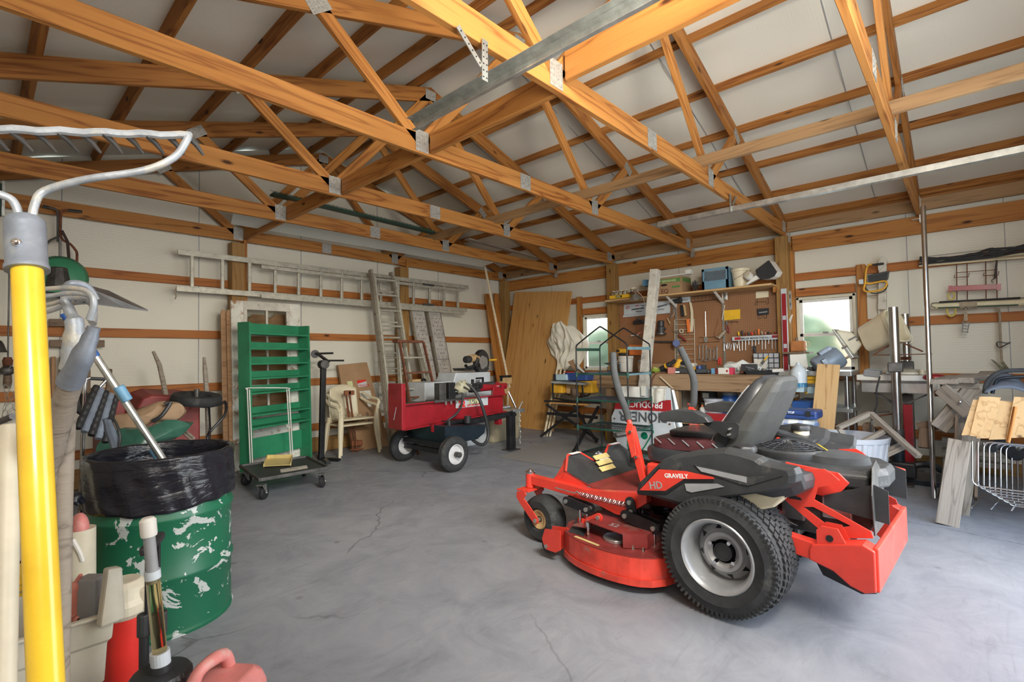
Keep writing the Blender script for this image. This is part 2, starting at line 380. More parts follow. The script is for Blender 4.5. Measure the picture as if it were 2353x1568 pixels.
def special():
    # concrete floor
    m,n,b=_nm('troweled concrete'); co=coords(n,(1,1,1),False)
    a=nz(n,co,.55,6,.62,.4); c=nz(n,co,3.1,7,.7,.6); d=nz(n,co,26,4,.6)
    col=ramp(n,a,[(.30,(.17,.19,.22)),(.52,(.255,.275,.305)),(.72,(.34,.355,.38))])
    col=mixc(n,.35,col,ramp(n,c,[(.3,(.13,.135,.145)),(.5,(.30,.31,.33)),(.75,(.44,.45,.46))]))
    s=nd(n,'ShaderNodeVectorMath',operation='MULTIPLY'); s.inputs[1].default_value=(1.2,9,1); n.links.new(co,s.inputs[0])
    sm=nz(n,s.outputs[0],1.5,6,.75,1.2); col=mixc(n,ramp(n,sm,[(.56,(0,0,0)),(.70,(.35,.35,.35))]),col,(.12,.12,.125))
    # dark oily stains towards the right wall where tools were repaired
    sep=nd(n,'ShaderNodeSeparateXYZ'); n.links.new(co,sep.inputs[0])
    st=nz(n,co,1.1,5,.65,.5)
    mr=nd(n,'ShaderNodeMapRange'); mr.inputs[1].default_value=5.0; mr.inputs[2].default_value=6.4; n.links.new(sep.outputs[0],mr.inputs[0])
    mr2=nd(n,'ShaderNodeMapRange'); mr2.inputs[1].default_value=1.8; mr2.inputs[2].default_value=.6; n.links.new(sep.outputs[1],mr2.inputs[0])
    mu=nd(n,'ShaderNodeMath',operation='MULTIPLY'); n.links.new(mr.outputs[0],mu.inputs[0]); n.links.new(mr2.outputs[0],mu.inputs[1])
    mu2=nd(n,'ShaderNodeMath',operation='MULTIPLY'); n.links.new(mu.outputs[0],mu2.inputs[0])
    stf=ramp(n,st,[(.38,(0,0,0)),(.6,(.8,.8,.8))]); n.links.new(stf,mu2.inputs[1]); col=mixc(n,mu2.outputs[0],col,(.06,.06,.062))
    # sparse dark spots
    vo=nd(n,'ShaderNodeTexVoronoi'); vo.inputs['Scale'].default_value=2.6; vo.inputs['Randomness'].default_value=1; n.links.new(co,vo.inputs['Vector'])
    col=mixc(n,ramp(n,vo.outputs['Distance'],[(.02,(.6,.6,.6)),(.07,(0,0,0))]),col,(.09,.085,.08))
    # cracks
    dn=nd(n,'ShaderNodeTexNoise'); dn.inputs['Scale'].default_value=2.2; dn.inputs['Detail'].default_value=5; n.links.new(co,dn.inputs['Vector'])
    ad=nd(n,'ShaderNodeVectorMath',operation='MULTIPLY_ADD'); ad.inputs[1].default_value=(.35,.35,.35); n.links.new(dn.outputs['Color'],ad.inputs[0]); n.links.new(co,ad.inputs[2])
    cr=nd(n,'ShaderNodeTexVoronoi'); cr.feature='DISTANCE_TO_EDGE'; cr.inputs['Scale'].default_value=.42; n.links.new(ad.outputs[0],cr.inputs['Vector'])
    cm=nz(n,co,.9,2); cf=ramp(n,cr.outputs['Distance'],[(.0,(1,1,1)),(.0035,(0,0,0))]); cmf=ramp(n,cm,[(.45,(0,0,0)),(.55,(.75,.75,.75))])
    col=mixc(n,mixc(n,1.0,cf,cmf,'MULTIPLY'),col,(.08,.08,.085))
    n.links.new(col,b.inputs['Base Color'])
    n.links.new(ramp(n,c,[(.3,(.62,.62,.62)),(.7,(.42,.42,.42))]),b.inputs['Roughness'])
    bump(n,b,d,.12,.004); M['floor']=m
    # white faced insulation with fine ribs
    for nm,base,ax in (('insul wall',(.74,.71,.60),(0,0,260)),('insul roof',(.74,.71,.61),(0,260,0))):
        m,n,b=_nm(nm); co=coords(n,(1,1,1),False)
        s=nd(n,'ShaderNodeVectorMath',operation='DOT_PRODUCT'); s.inputs[1].default_value=ax; n.links.new(co,s.inputs[0])
        sn2=nd(n,'ShaderNodeMath',operation='SINE'); n.links.new(s.outputs['Value'],sn2.inputs[0])
        big=nz(n,co,1.6,4,.5); fine=nz(n,co,70,2)
        h=nd(n,'ShaderNodeMath',operation='MULTIPLY_ADD'); h.inputs[1].default_value=.25; n.links.new(sn2.outputs[0],h.inputs[0]); n.links.new(fine,h.inputs[2])
        f=nz(n,co,.9,4); n.links.new(ramp(n,f,[(.3,tuple(x*.93 for x in base)),(.7,base)]),b.inputs['Base Color'])
        b.inputs['Roughness'].default_value=.42; b.inputs['Specular IOR Level'].default_value=.45
        bump(n,b,h.outputs[0],.28,.003); M[nm.replace(' ','_')]=m
    # chipped green barrel
    m,n,b=_nm('green barrel paint with peeled patches'); co=coords(n,(1,1,1),False)
    f=nz(n,co,8.5,7,.62,.7); sep=nd(n,'ShaderNodeSeparateXYZ'); n.links.new(co,sep.inputs[0])
    g=nz(n,co,1.3,2); ml=nd(n,'ShaderNodeMath',operation='MULTIPLY_ADD'); ml.inputs[1].default_value=.28; n.links.new(g,ml.inputs[0]); n.links.new(f,ml.inputs[2])
    mk=ramp(n,ml.outputs[0],[(.745,(0,0,0)),(.75,(1,1,1))])
    n.links.new(mixc(n,mk,mixc(n,nz(n,co,3,3),(.006,.105,.052),(.012,.145,.072)),(.50,.54,.52)),b.inputs['Base Color'])
    b.inputs['Roughness'].default_value=.42; bump(n,b,mk,.3,.002); M['barrel']=m
    # bin liner
    m,n,b=_nm('black bin liner'); co=coords(n,(1,1,1),False)
    b.inputs['Base Color'].default_value=(.012,.013,.018,1); b.inputs['Roughness'].default_value=.2
    s=nd(n,'ShaderNodeVectorMath',operation='MULTIPLY'); s.inputs[1].default_value=(5,5,18); n.links.new(co,s.inputs[0])
    bump(n,b,nz(n,s.outputs[0],1.0,5,.55,1.2),.55,.02); M['liner']=m
    # pegboard
    m,n,b=_nm('brown pegboard'); co=coords(n,(1,1,1),False)
    mo=nd(n,'ShaderNodeVectorMath',operation='MULTIPLY'); mo.inputs[1].default_value=(0,39.4,39.4); n.links.new(co,mo.inputs[0])
    fr=nd(n,'ShaderNodeVectorMath',operation='FRACTION'); n.links.new(mo.outputs[0],fr.inputs[0])
    su=nd(n,'ShaderNodeVectorMath',operation='SUBTRACT'); su.inputs[1].default_value=(0,.5,.5); n.links.new(fr.outputs[0],su.inputs[0])
    ln=nd(n,'ShaderNodeVectorMath',operation='LENGTH'); n.links.new(su.outputs[0],ln.inputs[0])
    hf=ramp(n,ln.outputs['Value'],[(.12,(1,1,1)),(.17,(0,0,0))])
    n.links.new(mixc(n,hf,ramp(n,nz(n,co,1.4,4),[(.3,(.26,.125,.055)),(.7,(.34,.17,.08))]),(.06,.025,.01)),b.inputs['Base Color']); b.inputs['Roughness'].default_value=.5
    M['peg']=m
    # plaid
    m,n,b=_nm('blue plaid cloth'); co=coords(n,(1,1,1),False); sep=nd(n,'ShaderNodeSeparateXYZ'); n.links.new(co,sep.inputs[0])
    cs=[]
    for i in(1,2):
        w=nd(n,'ShaderNodeMath',operation='MULTIPLY'); w.inputs[1].default_value=55 if i==1 else 75; n.links.new(sep.outputs[i],w.inputs[0]); q=nd(n,'ShaderNodeMath',operation='SINE'); n.links.new(w.outputs[0],q.inputs[0]); cs.append(ramp(n,q.outputs[0],[(.45,(.72,.74,.70)),(.55,(.18,.25,.45))]))
    n.links.new(mixc(n,.5,cs[0],cs[1]),b.inputs['Base Color']); b.inputs['Roughness'].default_value=.8; M['plaid']=m
    # corrugated clear sheet
    m,n,b=_nm('translucent corrugated sheet'); b.inputs['Base Color'].default_value=(.82,.82,.74,1); b.inputs['Roughness'].default_value=.25; b.inputs['Alpha'].default_value=.62; M['poly']=m
    # foliage and ground outside
    m,n,b=_nm('hedge leaves'); co=coords(n); n.links.new(ramp(n,nz(n,co,6,5),[(.3,(.12,.17,.08)),(.7,(.36,.42,.22))]),b.inputs['Base Color']); b.inputs['Roughness'].default_value=.7; M['leaf']=m
    M['grass']=mat('dry pale ground',(.50,.52,.46),.9,0,.2,5); M['drive']=mat('gravel drive',(.46,.45,.43),.9,0,.15,9)
special()
# ---------------- setting ----------------
XB,YA,XL,YF=6.80,6.44,-.55,-.80
AX=3.16
def zc(X): return 2.76+((6.77-X) if X>AX else (X+.45))/3
def roofz(X): return zc(X)+.163
fl=S('floor',MB().bb((XL-.1,YF,-.12),(XB+.1,YA+.1,0)),M['floor'])
# walls
wa=MB().prism([(XL-.04,YA,0),(XB+.04,YA,0),(XB+.04,YA,roofz(XB)-.02),(AX,YA,roofz(AX)),(XL-.04,YA,roofz(XL)-.02)],(0,.04,0))
wall_back=S('wall_back',wa,M['insul_wall'])
W1=(4.02,4.64); W2=(.92,1.52); WZ=(.985,1.885)
wb=MB(); h=2.93
for y0,y1 in ((YF,W2[0]),(W2[1],W1[0]),(W1[1],YA)): wb.bb((XB,y0,0),(XB+.04,y1,h))
for y0,y1 in (W1,W2): wb.bb((XB,y0,0),(XB+.04,y1,WZ[0])); wb.bb((XB,y0,WZ[1]),(XB+.04,y1,h))
wall_right=S('wall_right',wb,M['insul_wall'])
wall_left=S('wall_left',MB().bb((XL-.04,YF,0),(XL,YA,2.9)),M['insul_wall'])
wf=MB(); wf.bb((XL,YF-.04,0),(1.66,YF,2.6)); wf.bb((4.73,YF-.04,0),(XB,YF,2.6)); wf.prism([(XL,YF-.04,2.58),(XB,YF-.04,2.58),(XB,YF-.04,roofz(XB)-.02),(AX,YF-.04,roofz(AX)),(XL,YF-.04,roofz(XL)-.02)],(0,.04,0))
wall_front=S('wall_front',wf,M['insul_wall'])
# roof
PUR=[.22,.79,1.38,1.95,2.52,3.0,3.40,3.95,4.52,5.09,5.67,6.23,6.73]
def rfn(X,Y):
    near=min(PUR,key=lambda p:abs(p-X)); dd=min(1,abs(X-near)/.28)
    return roofz(X)+.012*dd-.014*dd*math.sin(Y*2.57+X*3)*1.0-.01*math.sin(Y*7.1+X)*dd
cb=MB()
cb.grid(lambda u,v:V((AX+(XB+.06-AX)*u,YF-.1+(YA+.2-YF)*v,rfn(AX+(XB+.06-AX)*u,YF+(YA-YF)*v))),60,90)
cb.grid(lambda u,v:V((XL-.06+(AX-XL+.06)*u,YF-.1+(YA+.2-YF)*v,rfn(XL+(AX-XL)*u,YF+(YA-YF)*v))),60,90)
ceil=S('ceiling',cb,M['insul_roof'],smooth=True,solid=.03)
for i,X in enumerate(PUR):
    z=zc(X)+.074+.0445
    up=(1/3,0,1) if X>AX else (-1/3,0,1)
    ceil.beam('purlin',(X,YF,z),(X,YA,z),.038,.089,M['pine2'],up=up)
# insulation seams
for X in (.55,1.72,2.9,4.05,5.2,6.4): wall_back.p('seam',MB().bb((X-.004,YA-.004,.2),(X+.004,YA+.001,roofz(X)-.02)),M['grey'])
for Y in (3.0,5.3,.45,-.3): wall_right.p('seam',MB().bb((XB-.004,Y-.003,.2),(XB+.001,Y+.003,2.85)),M['grey'])
for Y in (1.9,.7,3.1,4.3,5.5):
    for sgn,x0,x1 in((1,AX+.1,XB),):
        ceil.p('seam',MB().bar((x0,Y,roofz(x0)-.02),(x1,Y,roofz(x1)-.02),.006,.004),M['grey'])
# girts: four flat rows, header, skirt board
for z in (2.135,1.535,.935,.335):
    wall_back.beam('girt',(XL,YA-.02,z),(XB,YA-.02,z),.04,.092,M['girt'])
    wall_left.beam('girt',(XL+.02,YF,z),(XL+.02,YA-.04,z),.04,.092,M['girt'])
    if z in (1.535,):
        for a,b in ((YF,.85),(1.62,3.95),(4.72,YA-.05)): wall_right.beam('girt',(XB-.02,a,z),(XB-.02,b,z),.04,.092,M['girt'])
    elif z==.935:
        wall_right.beam('girt',(XB-.02,YF,z),(XB-.02,YA-.05,z),.04,.092,M['girt'])
    else: wall_right.beam('girt',(XB-.02,YF,z),(XB-.02,YA-.05,z),.04,.092,M['girt'])
wall_back.beam('skirt_board',(XL,YA-.02,.10),(XB,YA-.02,.10),.04,.19,M['post'])
wall_right.beam('skirt_board',(XB-.02,YF,.02),(XB-.02,YA-.05,.02),.04,.19,M['post'])
wall_right.beam('header_board',(XB-.025,1.55,2.55),(XB-.025,YA-.05,2.55),.045,.19,M['pine'])
wall_right.beam('header_board',(XB-.025,YF,2.55),(XB-.025,1.54,2.55),.045,.19,M['pine'])
wall_right.beam('plate_board',(XB-.05,YF,2.76),(XB-.05,YA-.05,2.76),.038,.13,M['plate'])
wall_right.beam('plate_board',(XB-.03,YF,2.86),(XB-.03,YA-.05,2.86),.05,.08,M['pine2'])
for Y in (4.02,1.63,-.72): wall_right.beam('post',(XB-.11,Y,0),(XB-.11,Y,2.64),.14,.14,M['post'],up=(0,1,0))
wall_right.beam('post',(XB-.11,6.33,0),(XB-.11,6.33,2.64),.14,.14,M['post'],up=(0,1,0))
wall_right.beam('stud',(XB-.03,1.545,.2),(XB-.03,1.545,2.46),.09,.038,M['pine'],up=(0,1,0))
for Y in (.86,): wall_right.beam('stud',(XB-.035,Y,.85),(XB-.035,Y,2.20),.05,.085,M['pine'],up=(0,1,0))
wall_right.beam('stud',(XB-.035,4.70,.1),(XB-.035,4.70,2.20),.05,.085,M['pine'],up=(0,1,0))
for y0,y1 in (W1,W2):
    wall_right.beam('window_header',(XB-.025,y0,1.945),(XB-.025,y1,1.945),.05,.10,M['girt'])
for X,s in ((2.08,1),(4.40,1)): 
    wall_back.beam('post',(X,YA-.11,0),(X,YA-.11,2.62),.14,.14,M['post'],up=(0,1,0))
    wall_back.beam('post_trim',(X+.09,YA-.09,0),(X+.09,YA-.09,2.75),.11,.035,M['pine'],up=(1,0,0))
wall_left.beam('post',(XL+.11,3.9,0),(XL+.11,3.9,2.64),.14,.14,M['post'],up=(0,1,0))
# windows
def window(name,y0,y1):
    z0,z1=WZ; zm=(z0+z1)/2-.02; f=MB(); x0=XB-.045
    for a,b in (((y0,z0),(y0+.03,z1)),((y1-.03,z0),(y1,z1)),((y0,z0),(y1,z0+.03)),((y0,z1-.03),(y1,z1))): f.bb((x0,a[0],a[1]),(XB+.06,b[0],b[1]))
    w=S(name,f,M['offwhite'],bevel=.003)
    s1=MB(); s2=MB()
    def sash(s,a,b,x):
        for p,q in (((y0+.03,a),(y0+.065,b)),((y1-.065,a),(y1-.03,b)),((y0+.03,a),(y1-.03,a+.035)),((y0+.03,b-.035),(y1-.03,b))): s.bb((x,p[0],p[1]),(x+.03,q[0],q[1]))
    sash(s1,zm,z1-.03,XB-.02); sash(s2,z0+.03,zm+.03,XB-.038)
    a=w.p('upper_sash',s1,M['white'],bevel=.002); b=w.p('lower_sash',s2,M['white'],bevel=.002)
    w.p('pane',MB().bb((XB-.008,y0+.06,zm+.03),(XB-.004,y1-.06,z1-.06)),M['pane'],par=a)
    w.p('pane',MB().bb((XB-.026,y0+.06,z0+.06),(XB-.022,y1-.06,zm)),M['pane'],par=b)
    w.p('latch',MB().bb((XB-.055,(y0+y1)/2-.03,zm+.03),(XB-.035,(y0+y1)/2+.03,zm+.045)),M['grey'])
    return w
window('window_1',*W1); window('window_2',*W2)
# outside
S('ground',MB().bb((-25,-25,-.16),(30,25,-.125)),M['grass'])
for i,(x,y,r) in enumerate(((33,14.5,2.3),(34,8.2,2.4),(36,1.6,2.0),(36,21.5,2.4),(44,30,2.4))):
    t=T('tree',['dense leafy tree outside beyond the window behind the bench','broad leafy tree outside the window by the cone funnel','leafy tree outside, right of the window view','leafy tree outside, left of the window view','farthest leafy tree outside, left'][i],'tree','trees outside')
    b=MB(); b.ball((x,y,r*.75),(r*.8,r,r*.8),40,24); b.v=[v+(v-V((x,y,r*.75)))*noise.noise(v*1.9)*.45+V((noise.noise(v*6),noise.noise(v*6+V((9,0,0))),noise.noise(v*6+V((0,9,0)))))*.22 for v in b.v]
    t.p('foliage',b,M['leaf'],smooth=False); t.p('trunk',MB().cyl((x,y,-.13),(x,y,r*.5),.16,.12,10),M['dark_wood'])
# ---------------- roof trusses ----------------
TY=[6.345,5.15,4.02,2.78,1.60,.335]
TL=['roof truss fixed against the back wall above its posts','second roof truss from the back wall, carrying a corrugated sheet','third roof truss from the back wall','fourth roof truss from the back wall, crossing the picture from upper left','second nearest roof truss with door track hung beneath','nearest roof truss, steep chord at the upper right']
def gusset(t,X,Y,Z,w,h,a=0,face=-1):
    m=MB(); yy=Y+face*.0215
    B=Euler((0,-a,0)).to_matrix()
    m.box((X,yy,Z),(w,.003,h),B)
    for i in range(5):
        for j in range(4):
            p=V(((i-2)*w/5.5,face*.003,(j-1.5)*h/4.6)); m.box(V((X,yy,Z))+B@p,(.006,.003,h/9),B)
    t.p('gusset_plate',m,M['plate_m'])
for k,Y in enumerate(TY):
    t=T('roof_truss',TL[k],'truss','roof trusses')
    zb=2.64+.07; x0,x1=-.45,6.77
    t.beam('bottom_chord',(x0+.02,Y,zb),(3.2,Y,zb+.02),.038,.14,M['pine'])
    t.beam('bottom_chord',(3.2,Y,zb+.02),(x1-.02,Y,zb),.038,.14,M['pine'])
    t.beam('top_chord',(x1+.02,Y,zc(x1+.02)),(AX-.02,Y,zc(AX)+.005),.038,.14,M['pine2'])
    t.beam('top_chord',(x0-.02,Y,zc(x0)),(AX+.02,Y,zc(AX)-.003),.038,.14,M['pine2'])
    n1,n2=2.1,4.28
    for a,b in (((n1,zb+.02),(AX-.03,zc(AX)-.05)),((n2,zb+.02),(AX+.03,zc(AX)-.05)),((n1,zb+.02),(1.35,zc(1.35)-.02)),((n2,zb+.02),(4.98,zc(4.98)-.02))):
        t.beam('web_member',(a[0],Y,a[1]),(b[0],Y,b[1]),.038,.085,M['pine'],up=(0,0,1))
    for X,Z,w,h,a in ((n1,zb+.03,.11,.15,0),(n2,zb+.03,.11,.15,0),(3.2,zb+.02,.13,.13,0),(AX,zc(AX)-.02,.13,.10,0),(1.35,zc(1.35)-.03,.09,.15,-.9),(4.98,zc(4.98)-.03,.09,.15,.9),(6.58,zb+.03,.12,.13,0),(-.2,zb+.03,.12,.13,0)):
        gusset(t,X,Y,Z,w,h,a)
    m=MB(); m.box((6.69,Y-.03,2.62),(.03,.05,.12)); m.bar((6.72,Y-.06,2.60),(6.72,Y+.06,2.60),.10,.004); t.p('hurricane_tie',m,M['steel'])
# lateral braces
def brace(label,a,b,w,h,m='pine'):
    t=T('brace_board',label,'board','long braces tying the trusses'); t.beam('board',a,b,w,h,M[m])
def one_beam(name,label,cat,p,q,w,h,m,up=(0,0,1),group=None):
    o=beam_obj(name,p,q,w,h,m,None,up); o['label']=label; o['category']=cat
    if group:o['group']=group
    return o
one_beam('brace_board','long board on the truss bottom chords, right of the ridge','board',(4.08,YF,2.825),(4.08,YA-.1,2.825),.038,.089,M['plate'])
for i,(y0,y1,lb) in enumerate(((YF,1.56,'wide bark-edged board over the nearest trusses'),(1.64,2.74,'pale board between the second and third nearest trusses'),(2.82,3.98,'pale board spanning the middle trusses'),(4.06,5.11,'pale board spanning the third and second trusses from the back'),(5.19,6.30,'short pale board between the rearmost two trusses'))):
    one_beam('brace_board',lb,'board',(2.17,y0,2.74 if i else 2.80),(2.17,y1,2.74 if i else 2.80),.038,.14 if i else .16,M['pine'])
# door tracks
def track(label,X,y0,y1,z,s):
    t=T('door_track',label,'track','garage door tracks')
    m=MB(); pr=[(-.03,.022),(-.03,-.022),(.0,-.028),(.0,-.024),(-.026,-.018),(-.026,.018),(.0,.024),(.0,.028)]
    m.prism([(X+s*a,y0,z+b) for a,b in pr],(0,y1-y0,0)); m.bar((X+s*.012,y0+.05,z+.028),(X+s*.012,y1,z+.028),.05,.003)
    t.p('rail',m,M['steel'])
    return t

def trk(label,X,s):
    t=track(label,X,YF+.35,2.30,2.56,s)
    hg=MB()
    if s<0: a,b,c,d=at(1114,186,y=1.57),at(1114,92,y=1.57),at(1106,152,y=1.565),at(1052,60,y=1.565)
    else: a,b,c,d=at(1680,488,y=1.57),at(1678,446,y=1.57),at(1684,470,y=1.565),at(1692,452,y=1.565)
    g=t.p('hanger',MB().bar(a,b,.004,.036,(1,0,0)),M['steel']); t.p('hanger_strap',MB().bar(c,d,.004,.026,(1,0,0)),M['steel'])
    hd=MB()
    for i in range(6):
        for o in (-.010,.010): q=a.lerp(b,.08+.16*i)+V((o,-.003,0)); hd.cyl(q,q-V((0,.001,0)),.004,n=6)
        q=c.lerp(d,.08+.16*i)+V((0,-.003,0)); hd.cyl(q,q-V((0,.001,0)),.004,n=6)
    t.p('punched_holes',hd,M['blackm'],kind='stuff')
trk('galvanised garage door track hanging upper centre left',1.68,-1)
trk('galvanised garage door track hanging at the right, before the windows',4.76,1)
# more helpers for furnishing
A=at
def quad_bar(mb,p,q,w,h,up=(0,0,1)): return mb.bar(p,q,w,h,up)
def wheel(t,c,ax,R0,Rr,w,rimm,name='tyre',dish=.02):
    c=V(c); ax=V(ax).normalized(); h=w/2
    ty=t.p(name,MB().ring([(Rr,-h*.8),(Rr+.01,-h*.95),((R0+Rr)/2,-h),(R0-.02,-h*.85),(R0,-h*.45),(R0,h*.45),(R0-.02,h*.85),((R0+Rr)/2,h),(Rr+.01,h*.95),(Rr,h*.8),(Rr-.005,0)],c,ax,40),M['rubber'],smooth=True)
    rm=t.p('rim',MB().lathe([(Rr,-h*.7),(Rr-.008,-h*.4),(Rr*.75,-h*.3),(Rr*.75,h*.3),(Rr-.008,h*.5),(Rr+.004,h*.82),(Rr-.006,h*.85),(Rr-.014,h*.6),(Rr*.8,h*.35),(Rr*.45,h*.5),(Rr*.3,h*.45),(Rr*.28,h*.7),(Rr*.15,h*.75),(0,h*.75)],c,ax,32),M[rimm],par=ty,smooth=True)
    return ty
def caster(t,p,dirv,r=.06,w=.035):
    p=V(p); d=V(dirv).normalized(); s=V((-d.y,d.x,0)); c=p+V((0,0,r))
    w_=t.p('caster_wheel',MB().lathe([(r*.2,-w*.7),(r*.9,-w/2),(r,-w*.35),(r,w*.35),(r*.9,w/2),(r*.2,w*.7)],c,s,20),M['black'],smooth=True)
    f=MB(); top=c-d*r*.6+V((0,0,r*1.35))
    for q in (1,-1): f.prism([c+s*q*w*.75-d*.01,c+s*q*w*.75+d*.012,top+s*q*w*.75+d*.03,top+s*q*w*.75-d*.03],s*q*.003)
    f.box(top,(.07,w*1.7,.006),basis(d)); f.cyl(c-s*w,c+s*w,.008,n=8)
    t.p('caster_fork',f,M['steel'],kind='stuff')
    return w_
def bucket(t,c,r0,r1,h,m,nm='bucket_body',wall=.003,ribs=True,n=32):
    c=V(c); pr=[(r0*.95,0),(r0,.004)]
    if ribs: pr+=[(r0+(r1-r0)*.70,h*.70),(r1*1.04,h*.72),(r1*1.04,h*.735),(r0+(r1-r0)*.78,h*.74),(r0+(r1-r0)*.84,h*.84),(r1*1.04,h*.85),(r1*1.04,h*.865)]
    pr+=[(r1,h*.97),(r1*1.03,h*.97),(r1*1.03,h),(r1-wall,h),(r0-wall,.01),(0,.01)]
    return t.p(nm,MB().lathe(pr,c,(0,0,1),n),m,smooth=True)
def jar(label,cat,c,r,h,m,lid=None,lidm='black',grp=None,labelm=None,name='jar',n=20,neck=None):
    t=T(name,label,cat,grp); c=V(c); nk=neck or r*.95
    t.p('body',MB().lathe([(r*.93,0),(r,.006),(r,h*.82),(nk,h*.92),(nk,h)],c,(0,0,1),n),m,smooth=True)
    if lid: t.p('lid',MB().lathe([(nk*1.06,h*.9),(nk*1.08,h),(nk*1.0,h*1.04),(0,h*1.04)],c,(0,0,1),n),M[lidm],smooth=True)
    if labelm:
        t.p('paper_label',MB().lathe([(r*1.01,h*.25),(r*1.01,h*.65)],c,(0,0,1),n) if 0 else MB().loft([[c+V((math.cos(a)*r*1.012,math.sin(a)*r*1.012,z)) for a in [PI+.9+ (k-6)*.13 for k in range(13)]] for z in (h*.25,h*.68)],cap=False),M[labelm])
    return t
def boxthing(name,label,cat,c,s,m,rz=0,grp=None,bevel=.003,parts=None):
    t=T(name,label,cat,grp) 
    B=Euler((0,0,rz)).to_matrix()
    o=t.p('body',MB().box(c,s,B),m,bevel=bevel)
    return t,o,B
# ---------------- mower ----------------
_th=R(87.5); MF=V((math.cos(_th),math.sin(_th),0)); ML=V((-MF.y,MF.x,0)); MO=V((2.93,.86,0))
def mw(x,y,z): return MO+MF*x+ML*y+V((0,0,z))
def mpx(px,py,y):   # photo pixel -> point on the mower's lengthwise plane at lateral offset y
    r=ray(px,py); t=(y-(CO-MO).dot(ML))/r.dot(ML); return CO+r*t
def mprism(px,y0,y1,seg=None): return MB().prism([mpx(a,b,y0) for a,b in px],ML*(y1-y0))
def mpoly(pts,y0,y1): return MB().prism([mw(x,y0,z) for x,z in pts],ML*(y1-y0))
mower=T('zero_turn_mower','orange-red riding mower with black fenders and seat, centre right of the floor','mower')
MRB=Matrix((MF,ML,V((0,0,1)))).transposed()
def mbox(c,s,rot=None,mb=None): return (mb or MB()).box(mw(*c),s,MRB@rot if rot is not None else MRB)
def tyre(par,t,c,ax,R0,Rr,w,lug,name='tyre',rim='rims',dish=.05,spoke=8):
    c=V(c); h=w/2
    prof=[(Rr,-h*.82),(Rr+.012,-h*.92),(Rr+(R0-Rr)*.45,-h),(R0-.03,-h*.93),(R0-.008,-h*.72),(R0,-h*.3),(R0,h*.3),(R0-.008,h*.72),(R0-.03,h*.93),(Rr+(R0-Rr)*.45,h),(Rr+.012,h*.92),(Rr,h*.82),(Rr-.004,0)]
    return MB().ring(prof,c,ax,48)
